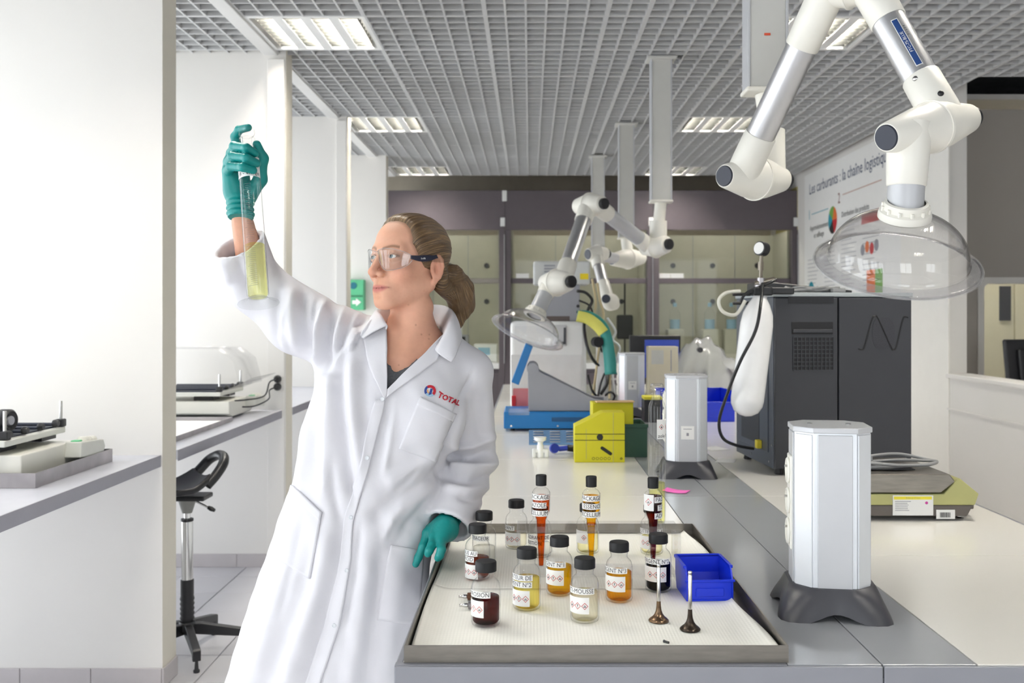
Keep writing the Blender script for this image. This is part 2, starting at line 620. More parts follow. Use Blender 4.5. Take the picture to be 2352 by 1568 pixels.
# back and right of the room
struct(MB().b2((-3.0, 11.45, 0), (7.0, 11.6, 3.3)).build('wall_back', pmat('back_wall_paint', (196, 186, 168), 0.85), smooth=0), 'beige wall behind the fume hoods')
M_GREYW = pmat('grey_wall_paint', (178, 172, 164), 0.85, var=0.02, scale=2)
wr = MB().b2((2.88, 7.2, 0), (3.02, 11.45, 3.0)).b2((2.80, 6.4, 0), (2.92, 7.2, 3.3)).b2((2.80, YB0, 0), (2.92, 6.4, 1.0))
struct(wr.build('wall_right', M_WALL, smooth=0), 'white side wall with a low parapet and a pier')
struct(MB().b2((2.775, YB0, 1.0), (2.945, 6.4, 1.03), bevel=0.006).build('trim_2', M_WALL), 'white ledge capping the low parapet')
struct(MB().b2((2.785, YB0, 0.79), (2.80, 6.4, 0.80)).build('trim_3', M_WALL, smooth=0), 'thin joint line along the parapet')
struct(MB().b2((2.79, 6.385, 0.0), (2.80, 7.21, 3.2)).build('trim_4', pmat('pier_lit_face', (246, 243, 236), 0.8, var=0.01), smooth=0), 'pier face towards the windows with its brightness painted in')  # thin sheet in a brighter colour, imitating daylight on this face
# office beyond the parapet
ow = MB()
OY = 7.0
ow.b2((2.92, OY, 0), (3.28, OY + 0.1, 2.92)).b2((3.28, OY, 0), (5.2, OY + 0.1, 0.9)).b2((3.28, OY, 1.685), (5.2, OY + 0.1, 2.92)).b2((5.2, OY, 0), (7.0, OY + 0.1, 2.92))
struct(ow.build('wall_office', M_GREYW, smooth=0), 'grey wall of the office beyond the parapet')
struct(MB().b2((6.9, YB0, 0), (7.0, 13.0, 3.3)).build('wall_far', M_WALL, smooth=0), 'far side wall of the office')
FILL_OPEN = [(-0.4, 1.1), (3.1, 5.0)]  # unseen window openings, added behind the camera for frontal fill
mbf = MB().b2((-3.0, YB0 - 0.1, 0), (7.0, YB0, 0.5)).b2((-3.0, YB0 - 0.1, 2.8), (7.0, YB0, 3.3))
prev = -3.0
for a, b in FILL_OPEN + [(7.0, 7.0)]:
    mbf.b2((prev, YB0 - 0.1, 0.5), (a, YB0, 2.8))
    prev = b
struct(mbf.build('wall_front', M_WALL, smooth=0), 'wall behind the viewer with openings added for fill light')
for k, (a, b) in enumerate(FILL_OPEN):
    w = struct(MB().b2((a, YB0 - 0.08, 0.5), (a + 0.05, YB0 - 0.02, 2.8)).b2((b - 0.05, YB0 - 0.08, 0.5), (b, YB0 - 0.02, 2.8))
               .b2((a + 0.05, YB0 - 0.08, 0.5), (b - 0.05, YB0 - 0.02, 0.55)).b2((a + 0.05, YB0 - 0.08, 2.75), (b - 0.05, YB0 - 0.02, 2.8))
               .b2(((a + b) / 2 - 0.03, YB0 - 0.08, 0.55), ((a + b) / 2 + 0.03, YB0 - 0.02, 2.75))
               .build('window_%d' % (k + 11), M_WPLAST2, smooth=0), 'unseen window added behind the viewer for frontal fill')
    MB().b2((a + 0.05, YB0 - 0.053, 0.55), (b - 0.05, YB0 - 0.047, 2.75)).build('window_pane', M_PANE, w, smooth=0)
    pl = bpy.data.lights.new('daylight_portal', 'AREA')
    pl.shape = 'RECTANGLE'
    pl.size = b - a
    pl.size_y = 2.3
    pl.cycles.is_portal = True
    po = bpy.data.objects.new('daylight_portal', pl)
    COL.objects.link(po)
    po.location = ((a + b) / 2, YB0 - 0.12, 1.65)
    po.rotation_euler = (PI / 2, 0, 0)
    po['kind'] = 'helper'
wf = MB()
pts = []
def rrect(x0, z0, x1, z1, r, n=6):
    out = []
    for cx, cz, a0 in ((x1 - r, z1 - r, 0), (x0 + r, z1 - r, 90), (x0 + r, z0 + r, 180), (x1 - r, z0 + r, 270)):
        for k in range(n + 1):
            a = math.radians(a0 + 90 * k / n)
            out.append((cx + r * math.cos(a), cz + r * math.sin(a)))
    return out
ro, ri = rrect(3.27, 0.88, 5.21, 1.695, 0.06), rrect(3.315, 0.925, 5.165, 1.65, 0.045)
n = len(ro)
vs = [(a, OY - 0.012, b) for a, b in ro] + [(a, OY - 0.012, b) for a, b in ri] + [(a, OY + 0.11, b) for a, b in ro] + [(a, OY + 0.11, b) for a, b in ri]
fs = []
for i in range(n):
    j = (i + 1) % n
    fs += [(i, j, n + j, n + i), (2 * n + i, 3 * n + i, 3 * n + j, 2 * n + j), (i, 2 * n + i, 2 * n + j, j), (n + i, n + j, 3 * n + j, 3 * n + i)]
w = struct(wf.add(vs, fs).build('window_20', M_WALL), 'white rounded frame of the office window')
MB().b2((3.30, OY + 0.05, 0.91), (5.18, OY + 0.055, 1.66)).build('window_pane', M_PANE, w, smooth=0)
# lit cupboard room behind the office window
M_CREAM = pmat('cream_laminate', (240, 233, 205), 0.4, var=0.02)
cb = thing('tall_cabinet', 'cream two door cabinet seen through the rounded office window', 'cabinet', (3.2, 8.3, 0))
MB().b2((0, 0.03, 0), (2.3, 0.5, 2.2)).build('body', M_CREAM, cb, smooth=0)
for k, (a, b) in enumerate(((0.01, 0.995), (1.005, 1.99))):
    dr = MB().b2((a, 0.0, 0.05), (b, 0.03, 2.18), bevel=0.003, seg=1).build('door', M_CREAM, cb)
    MB().b2((b - 0.13, -0.012, 1.37), (b - 0.03, 0.0, 1.67), bevel=0.003, seg=1).build('grey_panel', M_DARK, dr)
LX = copy_tree(L0)
LX.location = (3.5, 7.5, CEIL)
LX['label'] = 'louvre ceiling light lighting the room behind the office window'
struct(MB().b2((2.92, 7.1, CEIL + 0.12), (6.9, 11.4, CEIL + 0.16)).build('ceiling_office', M_WALL, smooth=0), 'plain white ceiling of the room behind the office window')
struct(MB().b2((5.6, 7.1, 0), (5.7, 11.4, CEIL)).build('wall_inner', M_WALL, smooth=0), 'white end wall of the cabinet room')
# office monitor seen from behind
mo = thing('computer_monitor', 'black monitor turned away, standing beyond the white parapet', 'monitor', (3.20, 6.10, 0.7406), 0)
MB().b2((-0.13, -0.1, 0), (0.13, 0.1, 0.015), bevel=0.005).build('foot', M_BLACK, mo)
MB().b2((-0.03, 0.0, 0.015), (0.03, 0.03, 0.3), bevel=0.004).build('stand', M_BLACK, mo)
Mt = Matrix.Translation((0.0, -0.01, 0.36)) @ Matrix.Rotation(0.25, 4, 'Z') @ Matrix.Rotation(-0.12, 4, 'X')
MB().box((0, 0, 0), (0.42, 0.03, 0.33), bevel=0.012, M=Mt).box((0, -0.025, 0), (0.26, 0.03, 0.2), bevel=0.01, M=Mt).build('screen_housing', M_BLACK, mo)
dk = thing('office_desk', 'plain desk behind the parapet carrying the black monitor', 'desk', (3.0, 5.5, 0))
MB().b2((0, 0, 0.71), (1.6, 0.9, 0.74), bevel=0.003).build('desk_top', M_WHITETOP, dk)
for (a, b) in ((0.03, 0.03), (1.52, 0.03), (0.03, 0.82), (1.52, 0.82)):
    MB().b2((a, b, 0), (a + 0.05, b + 0.05, 0.71)).build('leg', M_ALU, dk)

# poster on the right wall
PW0, PW1, PZ0, PZ1 = 7.22, 10.02, 1.35, 2.87
po = thing('wall_poster', 'large white French fuel poster on the side wall behind the clear hood', 'poster', (2.878, PW0, 0))
MB().b2((-0.004, 0, PZ0), (0, PW1 - PW0, PZ1)).build('sheet', M_PAPER, po, smooth=0)
def on_poster(u, z):       # u measured from the far end, as read
    return Matrix.Translation((-0.0055, (PW1 - PW0) - u, z)) @ Matrix.Rotation(-PI / 2, 4, 'Z') @ Matrix.Rotation(PI / 2, 4, 'X')
M_PBLUE = pmat('poster_blue', (52, 66, 104), 0.7)
M_PTEAL = pmat('poster_teal', (40, 150, 170), 0.7)
M_PGREY = pmat('poster_grey_print', (150, 148, 156), 0.7)
M_POR = pmat('poster_orange', (232, 120, 60), 0.7)
M_PGRN = pmat('poster_green', (120, 170, 80), 0.7)
lettering('Les carburants : la chaîne logistique', 0.155, on_poster(1.28, 2.70), M_PBLUE, po)
def pr(u0, z0, u1, z1, m, nm):
    L = PW1 - PW0
    MB().quad((-0.0052, L - u0, z0), (-0.0052, L - u1, z0), (-0.0052, L - u1, z1), (-0.0052, L - u0, z1)).build(nm, m, po, smooth=0)
lettering('1', 0.14, on_poster(0.18, 2.44), M_PTEAL, po)
pr(0.25, 2.44, 0.80, 2.447, M_PTEAL, 'rule')
lettering('2', 0.14, on_poster(1.12, 2.50), pmat('poster_brown', (120, 50, 40), 0.7), po)
pr(1.22, 2.52, 2.2, 2.527, pmat('poster_rule', (190, 140, 120), 0.7), 'rule')
for z, s in ((2.30, 'Approvisionnement'), (2.22, 'et raffinage')):
    lettering(s, 0.075, on_poster(0.50, z), M_INK, po)
lettering('Distribution des produits', 0.07, on_poster(1.55, 2.34), M_INK, po)
for k in range(14):
    pr(0.12, 1.98 - 0.04 * k, 0.12 + random.uniform(0.25, 0.4), 1.985 - 0.04 * k, M_PGREY, 'text_line')
    pr(0.68, 2.06 - 0.04 * k, 0.68 + random.uniform(0.25, 0.36), 2.065 - 0.04 * k, M_PGREY, 'text_line')
    pr(1.18, 2.22 - 0.04 * k, 1.18 + random.uniform(0.25, 0.42), 2.225 - 0.04 * k, M_PGREY, 'text_line')
    pr(1.75, 2.12 - 0.045 * k, 1.75 + random.uniform(0.25, 0.42), 2.125 - 0.045 * k, M_PGREY, 'text_line')
def disc(u, z, r, m, nm, a0=0, a1=360):
    L = PW1 - PW0
    vs = [(-0.0053, L - u, z)] + [(-0.0053, L - u - r * math.cos(math.radians(a0 + (a1 - a0) * k / 16)), z + r * math.sin(math.radians(a0 + (a1 - a0) * k / 16))) for k in range(17)]
    MB().add(vs, [(0, k + 1, k + 2) for k in range(16)]).build(nm, m, po, smooth=0)
for k, m in enumerate((M_POR, M_PGRN, M_PTEAL, M_INK, M_RED)):
    disc(0.93, 2.32, 0.13, m, 'round_picture', 72 * k, 72 * k + 72)
disc(0.24, 1.66, 0.10, M_PTEAL, 'map_picture', 0, 300)
pr(1.85, 1.60, 2.05, 1.80, M_POR, 'chart')
pr(2.05, 1.60, 2.22, 1.80, M_PGRN, 'chart')
pr(1.72, 2.20, 2.15, 2.30, M_RED, 'red_banner')
pr(2.0, 1.45, 2.4, 1.48, M_RED, 'red_banner')
for k in range(4):
    disc(1.75 + 0.11 * k, 1.98 + 0.02 * (k % 2), 0.05, (M_PGREY, M_POR, M_RED, M_PGREY)[k], 'small_picture')
MB().b2((-0.006, -0.03, PZ0), (0.0, 0.0, PZ1)).build('edge_strip', pmat('poster_strip', (150, 140, 120), 0.6), po, smooth=0)
# ------------------------------------------------------------------ island bench
BZ = 0.87
BX0, BX1, BY0, BY1 = -0.213, 1.305, 1.50, 7.6
bench = thing('island_bench', 'long white and grey laboratory island bench', 'bench', (0.55, 1.5, 0))
def bq(lo, hi, nm, m, bevel=0.0):
    return MB().b2((lo[0] - 0.55, lo[1] - 1.5, lo[2]), (hi[0] - 0.55, hi[1] - 1.5, hi[2]), bevel=bevel).build(nm, m, bench)
g = 0.0012
cuts = [1.506, 2.19, 2.91, 3.65, 4.40, 5.2, 6.0, 6.8, 7.59]
for a, b in zip(cuts[:-1], cuts[1:]):
    bq((BX0 + 0.012, (a if a > 1.6 else 1.520) + g, BZ - 0.02), (0.405 - g, b - g, BZ), 'white_panel', M_WHITETOP, 0.0008)
    bq((0.704 + g, a + g, BZ - 0.02), (BX1 - 0.012, b - g, BZ), 'white_panel', M_WHITETOP, 0.0008)
for a, b in ((1.506, 2.91), (2.91, 4.40), (4.40, 6.0), (6.0, 7.59)):
    bq((0.405 + g, a + g, BZ - 0.02), (0.5545 - g, b - g, BZ), 'grey_panel', M_GREYTOP, 0.0008)
    bq((0.5545 + g, a + g, BZ - 0.02), (0.704 - g, b - g, BZ), 'grey_panel', M_GREYTOP, 0.0008)
bq((BX0, BY0, BZ - 0.075), (0.5535, BY0 + 0.006, BZ - 0.001), 'front_edge', M_EDGE, 0.002)
bq((BX0 + 0.0, BY0 + 0.006, BZ - 0.02), (0.405, 1.520, BZ - 0.0002), 'front_edge', M_EDGE, 0.001)
bq((0.5555, BY0, BZ - 0.075), (BX1, BY0 + 0.006, BZ - 0.001), 'front_edge', M_EDGE, 0.002)
bq((BX0, BY0 + 0.006, BZ - 0.075), (BX0 + 0.012, BY1, BZ - 0.001), 'side_edge', M_EDGE, 0.002)
bq((BX1 - 0.012, BY0 + 0.006, BZ - 0.075), (BX1, BY1, BZ - 0.001), 'side_edge', M_EDGE, 0.002)
bq((BX0 + 0.012, BY0 + 0.006, BZ - 0.05), (BX1 - 0.012, BY1, BZ - 0.021), 'core_board', M_EDGE)
for k in range(6):
    y = 1.62 + k * 0.98
    for x in (BX0 + 0.08, 0.62):
        c = bq((x, y, 0.08), (x + 0.60, y + 0.95, BZ - 0.075), 'cupboard', M_WPLAST2, 0.003)
bq((BX0 + 0.12, 1.70, 0.0), (BX1 - 0.12, 7.45, 0.08), 'plinth', M_DARK)

# ------------------------------------------------------------------ power towers
M_SOCK = pmat('socket_plastic', (240, 238, 228), 0.35)
def power_tower(x, y, rz, label, stickers=()):
    t = thing('power_tower', label, 'power tower', (x, y, BZ), rz, 'octagonal power towers on the bench')
    W, D, c = 0.0675, 0.067, 0.030
    octo = [(-W + c, -D), (W - c, -D), (W, -D + c), (W, D - c), (W - c, D), (-W + c, D), (-W, D - c), (-W, -D + c)]
    H0, H1 = 0.045, 0.335
    MB().prism(octo, H0 - 0.02, H1, 'xy').build('column', M_ALUW, t, smooth=0)
    # recessed-look facing panels on each flat
    for k in range(8):
        a, b = Vector(octo[k]), Vector(octo[(k + 1) % 8])
        L = (b - a).length
        d = (b - a) / L
        nrm = Vector((d.y, -d.x))
        m0 = (a + b) / 2
        ang = math.atan2(d.y, d.x)
        w = L - 0.014 if k % 2 == 0 else L - 0.006
        mm = M_ALUP if k % 2 == 0 else M_ALUW
        MB().box((m0.x + nrm.x * 0.001, m0.y + nrm.y * 0.001, (H0 + H1) / 2), (w, 0.003, H1 - H0 - 0.006), rz=ang, bevel=0.001, seg=1).build('face_panel', mm, t)
    top = [(p[0] * 1.05, p[1] * 1.05) for p in octo]
    MB().prism(top, H1, H1 + 0.010, 'xy', bevel=0.0015).build('lid', M_ALUP, t)
    for s in (-1, 1):
        MB().cyl((s * 0.035, 0, H1 + 0.010), (s * 0.035, 0, H1 + 0.0115), 0.005, n=10).build('screw', M_CHROME, t)
    # socket strip on the left flank
    for s in (-1,):
        MB().box((s * (W + 0.003), 0, 0.20), (0.006, 0.05, 0.175), bevel=0.002, seg=1).build('socket_strip', M_SOCK, t)
        for k in range(3):
            so = MB().lathe([(0, 0), (0.024, 0), (0.025, 0.002), (0.0225, 0.0045), (0.020, 0.0045), (0.019, 0.001), (0, 0.001)], 16, (s * (W + 0.006), 0, 0.143 + 0.057 * k), (s, 0, 0)).build('socket', M_SOCK, t)
            MB().cyl((s * (W + 0.007), 0, 0.151 + 0.057 * k), (s * (W + 0.014), 0, 0.151 + 0.057 * k), 0.0024, n=8).build('earth_pin', M_CHROME, so)
    # dark foot: a four cornered skirt arched between its feet
    n = 48
    rowsz = [(0.0, 1.0), (0.2, 0.93), (0.45, 0.83), (0.7, 0.75), (1.0, 0.70)]
    vs, fs = [], []
    for (h, s) in rowsz:
        for k in range(n):
            a = 2 * PI * (k + 0.5) / n
            ca, sa = math.cos(a), math.sin(a)
            q = max(abs(ca), abs(sa))
            rs = 0.104 / (abs(ca) ** 6 + abs(sa) ** 6) ** (1 / 6)
            ro_ = 0.080 / max(q, (abs(ca) + abs(sa)) / 1.53)
            ct = abs(math.sin(2 * a)) ** 1.5
            r = rs * (0.86 + 0.14 * ct) * (1 - h) + ro_ * h * 0.96 + 0.0 * s
            arch = 0.014 * max(0, 1 - (abs(((a / (PI / 2)) % 1) - 0.0 if ((a / (PI / 2)) % 1) < 0.5 else 1 - ((a / (PI / 2)) % 1)) / 0.27) ** 2)
            z = arch * (1 - h) + 0.055 * h ** 0.8
            vs.append((r * ca, r * sa, max(0.0, z)))
    R = len(rowsz)
    for i in range(R - 1):
        for k in range(n):
            k2 = (k + 1) % n
            fs.append((i * n + k, i * n + k2, (i + 1) * n + k2, (i + 1) * n + k))
    fs.append(tuple((R - 1) * n + k for k in range(n)))
    ft = MB().add(vs, fs).build('foot', M_DARK, t, smooth=60)
    for sx in (-1, 1):
        for sy in (-1, 1):
            MB().cyl((sx * 0.066, sy * 0.066, 0.026), (sx * 0.068, sy * 0.068, 0.034), 0.0055, n=10).build('screw_hole', M_BLACK, ft)
    for (z, h) in stickers:
        MB().b2((-0.022, -D - 0.0032, z), (0.022, -D - 0.0026, z + h)).build('sticker', M_PAPER, t, smooth=0)
        MB().b2((-0.004, -D - 0.0036, z + 0.012), (0.004, -D - 0.0032, z + 0.022)).build('sticker_mark', M_PGREY, t, smooth=0)
        MB().b2((-0.014, -D - 0.0036, z + 0.034), (0.014, -D - 0.0032, z + 0.036)).build('sticker_mark', M_PGREY, t, smooth=0)
    return t
power_tower(0.562, 1.80, math.radians(-8), 'nearest silver octagonal power tower with sockets on a charcoal foot')
power_tower(0.537, 3.30, math.radians(-4), 'silver power tower with a white sticker beside the grey gas analyser', ((0.13, 0.045),))
power_tower(0.55, 5.20, 0, 'farthest silver power tower, beside the cardboard box', ((0.15, 0.045),))

# ------------------------------------------------------------------ steel tray with paper
TX0, TX1, TY0, TY1 = -0.199, 0.409, 1.514, 2.40
TZ = BZ + 0.0005
tray = thing('steel_tray', 'large shallow steel tray full of bottles on the bench', 'tray', (0.1, 1.514, TZ))
tb = MB()
def tq(lo, hi):
    tb.b2((lo[0] - 0.1, lo[1] - 1.514, lo[2]), (hi[0] - 0.1, hi[1] - 1.514, hi[2]))
tq((TX0, TY0, 0), (TX1, TY1, 0.0015))
tb.build('base_sheet', M_STEEL, tray, smooth=0)
for lo, hi in (((TX0, TY0, 0.0015), (TX1, TY0 + 0.0025, 0.027)), ((TX0, TY1 - 0.0025, 0.0015), (TX1, TY1, 0.027)),
               ((TX0, TY0 + 0.0025, 0.0015), (TX0 + 0.0025, TY1 - 0.0025, 0.027)), ((TX1 - 0.0025, TY0 + 0.0025, 0.0015), (TX1, TY1 - 0.0025, 0.027))):
    tb = MB()
    tq(lo, hi)
    tb.build('rim', M_STEEL, tray, smooth=0)
for a, b in ((TY0, TY0 + 0.012), (TY1 - 0.010, TY1)):
    pass
# absorbent paper, three sheets, curling up at the long edges
M_ABS = pmat('absorbent_paper', (252, 250, 241), 0.9, var=0.01)
nt = M_ABS.node_tree
wv = nt.nodes.new('ShaderNodeTexWave')
wv.inputs['Scale'].default_value = 55.0
wv.bands_direction = 'X'
wv2 = nt.nodes.new('ShaderNodeTexWave')
wv2.inputs['Scale'].default_value = 34.0
wv2.bands_direction = 'Y'
ad = nt.nodes.new('ShaderNodeMath')
ad.operation = 'ADD'
tcc = nt.nodes.new('ShaderNodeTexCoord')
nt.links.new(tcc.outputs['Object'], wv.inputs['Vector'])
nt.links.new(tcc.outputs['Object'], wv2.inputs['Vector'])
nt.links.new(wv.outputs['Fac'], ad.inputs[0])
nt.links.new(wv2.outputs['Fac'], ad.inputs[1])
bp = nt.nodes.new('ShaderNodeBump')
bp.inputs['Strength'].default_value = 0.12
bp.inputs['Distance'].default_value = 0.0015
nt.links.new(ad.outputs[0], bp.inputs['Height'])
nt.links.new(bp.outputs[0], nt.nodes['Principled BSDF'].inputs['Normal'])
PZ = TZ + 0.0045
def paper(y0, y1, z, label):
    nx, ny = 60, 24
    vs, fs = [], []
    for j in range(ny + 1):
        for i in range(nx + 1):
            u = i / nx
            y = y0 + (y1 - y0) * j / ny
            x = TX0 + 0.006 + (TX1 - TX0 - 0.012) * u
            e = min(x - TX0, TX1 - x)
            curl = 0.016 * max(0, 1 - e / 0.045) ** 1.6
            if x > 0.1:
                x -= curl * (0.8 + 0.7 * math.sin(y * 11))
                curl *= 0.75 + 0.25 * math.sin(y * 9 + 1)
            else:
                curl *= 0.6 + 0.4 * math.sin(y * 8)
            vs.append((x - 0.1, y - 1.9, z - PZ + curl))
    for j in range(ny):
        for i in range(nx):
            a = j * (nx + 1) + i
            fs.append((a, a + 1, a + nx + 2, a + nx + 1))
    o = MB().add(vs, fs).build('absorbent_sheet', M_ABS, None, smooth=60)
    o.location = (0.1, 1.9, PZ)
    md = o.modifiers.new('thickness', 'SOLIDIFY')
    md.thickness = 0.0008
    md.offset = -1
    return tag(o, label, 'paper sheet', 'absorbent sheets lining the tray')
paper(1.520, 1.91, PZ, 'front white absorbent sheet lining the steel tray under the valves')
paper(1.90, 2.394, PZ - 0.0009, 'back white absorbent sheet lining the steel tray under the clear rack')

# ------------------------------------------------------------------ bottles
def liquid(name, tint, edge):
    return clear(name, tint, edge, 0.5, edge_pow=2.6, ior=1.33)
LQ = {
    'dark red': liquid('liquid_dark_red', (0.26, 0.035, 0.04), (0.12, 0.012, 0.014)),
    'brown': liquid('liquid_brown_red', (0.62, 0.22, 0.09), (0.30, 0.07, 0.02)),
    'clear': liquid('liquid_clear', (0.985, 0.985, 0.965), (0.85, 0.84, 0.78)),
    'straw': liquid('liquid_straw', (0.98, 0.965, 0.89), (0.80, 0.75, 0.60)),
    'pale yellow': liquid('liquid_pale_yellow', (0.98, 0.96, 0.76), (0.80, 0.74, 0.42)),
    'yellow': liquid('liquid_yellow', (0.995, 0.92, 0.44), (0.88, 0.70, 0.16)),
    'amber': liquid('liquid_amber', (0.99, 0.73, 0.05), (0.82, 0.44, 0.015)),
    'amber2': liquid('liquid_dark_amber', (0.98, 0.66, 0.05), (0.78, 0.38, 0.015)),
    'ink': liquid('liquid_ink_blue', (0.006, 0.006, 0.03), (0.01, 0.01, 0.10)),
    'rust': liquid('liquid_rust', (0.86, 0.30, 0.04), (0.62, 0.15, 0.01)),
    'gold': liquid('liquid_gold', (0.98, 0.70, 0.08), (0.76, 0.42, 0.02)),
    'garnet': liquid('liquid_garnet', (0.34, 0.03, 0.02), (0.14, 0.01, 0.008)),
    'lime': liquid('liquid_lime', (0.985, 0.985, 0.66), (0.90, 0.90, 0.60)),
}
M_CAPB = pmat('black_cap', (17, 17, 19), 0.5, var=0.06, spec=0.35)

def on_cyl(vs, r, th):
    out = []
    for v in vs:
        a = -PI / 2 + th + v[0] / r
        out.append((r * math.cos(a), r * math.sin(a), v[1]))
    return out

def cyl_patch(r, a0, a1, z0, z1, n=18):
    vs, fs = [], []
    for k in range(n + 1):
        a = -PI / 2 + a0 + (a1 - a0) * k / n
        for z in (z0, z1):
            vs.append((r * math.cos(a), r * math.sin(a), z))
    for k in range(n):
        fs.append((2 * k, 2 * k + 2, 2 * k + 3, 2 * k + 1))
    return MB().add(vs, fs)

def hazard(parent, r, th, z, s, kind):
    """red diamond with a black sign, bent on the label"""
    o, i = s, s * 0.80
    d = [(0, -o), (o, 0), (0, o), (-o, 0), (0, -i), (i, 0), (0, i), (-i, 0)]
    mb = MB()
    mb.add(on_cyl([(a, b + z) for a, b in d], r, th), [(k, (k + 1) % 4, 4 + (k + 1) % 4, 4 + k) for k in range(4)], 0)
    if kind == 0:      # flame
        g_ = [(-0.22, -0.35), (0.22, -0.35), (0.28, -0.05), (0.1, 0.15), (0.05, 0.42), (-0.12, 0.1), (-0.26, -0.02)]
        mb.add(on_cyl([(a * s, b * s + z) for a, b in g_], r, th), [tuple(range(len(g_)))], 1)
    elif kind == 1:    # exclamation
        for q in ([(-0.09, -0.12), (0.09, -0.12), (0.13, 0.45), (-0.13, 0.45)], [(-0.09, -0.40), (0.09, -0.40), (0.09, -0.22), (-0.09, -0.22)]):
            mb.add(on_cyl([(a * s, b * s + z) for a, b in q], r, th), [(0, 1, 2, 3)], 1)
    else:              # fish and tree
        for q in ([(-0.42, -0.30), (0.40, -0.34), (0.40, -0.2), (-0.42, -0.16)], [(-0.22, -0.16), (-0.1, -0.16), (-0.02, 0.35), (-0.16, 0.30)], [(0.02, -0.06), (0.34, -0.1), (0.30, 0.12), (0.06, 0.12)]):
            mb.add(on_cyl([(a * s, b * s + z) for a, b in q], r, th), [(0, 1, 2, 3)], 1)
    return mb.build('hazard_sign', [M_RED, M_INK], parent, smooth=0)

def sticker_text(t, r, z, h, txt, end, start=-1.75, left=False):
    """white strip with black capitals ending at angle end (radians from the front)"""
    lb = cyl_patch(r, start, end, z - h / 2, z + h / 2).build('name_strip', M_PAPER, t, smooth=60)
    vs, fs = text_mesh(txt, h * 1.02, 'RIGHT')
    wd = max(v.x for v in vs) - min(v.x for v in vs)
    vs = [(v.x * 0.92, v.y + z) for v in vs]
    te = start + 0.10 + 0.92 * wd / r if left else end - 0.06
    fs = [q for q in fs if min(te + vs[k][0] / r for k in q) > start + 0.02]
    keep = on_cyl(vs, r + 0.00025, te)
    MB().add(keep, fs).build('lettering', M_INK, lb, smooth=0)
    return lb

def bottle(px, py, label, lq, level, texts, lab, H=0.112, R=0.0258, txt_z=None, signs=3, rz=0.0):
    """px, py: centre of the base in the photograph"""
    d = F * (CZ - PZ - 0.0005) / (py - CY)
    X = (px - CX) * d / F
    t = thing('sample_bottle', label, 'bottle', (X, d, PZ + 0.0006), rz, 'small glass sample bottles in the tray')
    s = H / 0.112
    prof = [(0, 0.003), (0.012, 0.0015), (0.0215, 0.0), (0.0245, 0.002), (R, 0.006), (R, 0.061), (0.0255, 0.0665), (0.0243, 0.0715), (0.0222, 0.0760), (0.0192, 0.0795), (0.0168, 0.0815), (0.0158, 0.0840), (0.0158, 0.0900), (0.0170, 0.0905), (0.0170, 0.0925), (0.0155, 0.0930), (0.0155, 0.108)]
    prof = [(a, b * s) for a, b in prof]
    MB().lathe(prof, 32).build('glass_body', M_GLASS, t, smooth=50)
    if level:
        ri = R - 0.0022
        lp = [(0, 0.004), (0.018, 0.0035), (ri - 0.002, 0.006), (ri, 0.009), (ri, level - 0.0006), (ri - 0.0006, level), (0, level - 0.0004)]
        MB().lathe(lp, 28).build('liquid', LQ[lq], t, smooth=50)
    n = 40
    vs, fs = [], []
    cp = MB()
    cr = 0.0186
    for (r_, h) in ((cr - 0.002, 0.0938), (cr, 0.0943), (cr, 0.1095), (cr - 0.0012, 0.1118), (0.014, 0.112)):
        for k in range(n):
            a = 2 * PI * k / n
            rr = r_ * (1.0 + (0.016 if k % 2 else 0.0) * (1 if 0.0943 <= h <= 0.1095 else 0))
            vs.append((rr * math.cos(a), rr * math.sin(a), h * s))
    for i in range(4):
        for k in range(n):
            k2 = (k + 1) % n
            fs.append((i * n + k, i * n + k2, (i + 1) * n + k2, (i + 1) * n + k))
    fs.append(tuple(4 * n + k for k in range(n)))
    cp.add(vs, fs).build('screw_cap', M_CAPB, t, smooth=35)
    rl = R + 0.0004
    z0 = txt_z or 0.058
    for k, (s_, end) in enumerate(texts):
        sticker_text(t, rl, z0 - 0.0125 * k, 0.0108, s_, math.radians(end))
    if lab is not None:
        zt = z0 - 0.0125 * len(texts) + 0.002
        lb = cyl_patch(rl, -1.75, math.radians(lab), zt - 0.029, zt).build('hazard_label', M_PAPER, t, smooth=60)
        for k in range(signs):
            hazard(lb, rl + 0.0003, math.radians(lab) - 0.30 - 0.50 * k, zt - 0.015, 0.0062, 2 - k if k < 3 else 0)
    return t
bottle(1116, 1433, 'bottle of dark red liquid lettered CORROSION, nearest the tray corner', 'dark red', 0.050, [('CORROSION', 20)], -6)
bottle(1097, 1327, 'half full bottle of brownish red liquid behind the dark red one', 'brown', 0.044, [('TENUE AU', 2), ('FROID', -14)], 4, txt_z=0.056)
bottle(1112, 1296, 'clear bottle at the tray edge nearest the gloved hand', 'clear', 0.040, [('TRACEUR', 29)], None, txt_z=0.062, H=0.116)
bottle(1186, 1257, 'bottle lettered SOLVANT standing at the back rim of the tray', 'straw', 0.036, [('SOLVANT', -9)], 22, txt_z=0.050)
bottle(1240, 1276, 'clear bottle lettered COLORANT behind the rust red package vial', 'clear', 0.030, [('COLORANT DE', 52), ('COMBUSTION', 10)], None, txt_z=0.046)
bottle(1350, 1268, 'pale yellow bottle behind the golden package vial', 'pale yellow', 0.046, [], -6, txt_z=0.052, signs=1)
bottle(1497, 1270, 'pale yellow bottle behind the dark garnet package vial', 'pale yellow', 0.040, [('FROTTEMENT A', 60)], -10, txt_z=0.054, signs=2)
bottle(1210, 1396, 'bottle of yellow liquid lettered MODIFICATEUR DE FROTTEMENT', 'yellow', 0.058, [('MODIFICATEUR DE', 24), ('FROTTEMENT Nº2', 22)], 12, txt_z=0.062)
bottle(1285, 1363, 'bottle of orange liquid lettered DETERGENT Nº1', 'amber', 0.056, [('DETERGENT Nº1', 26)], 17, txt_z=0.062)
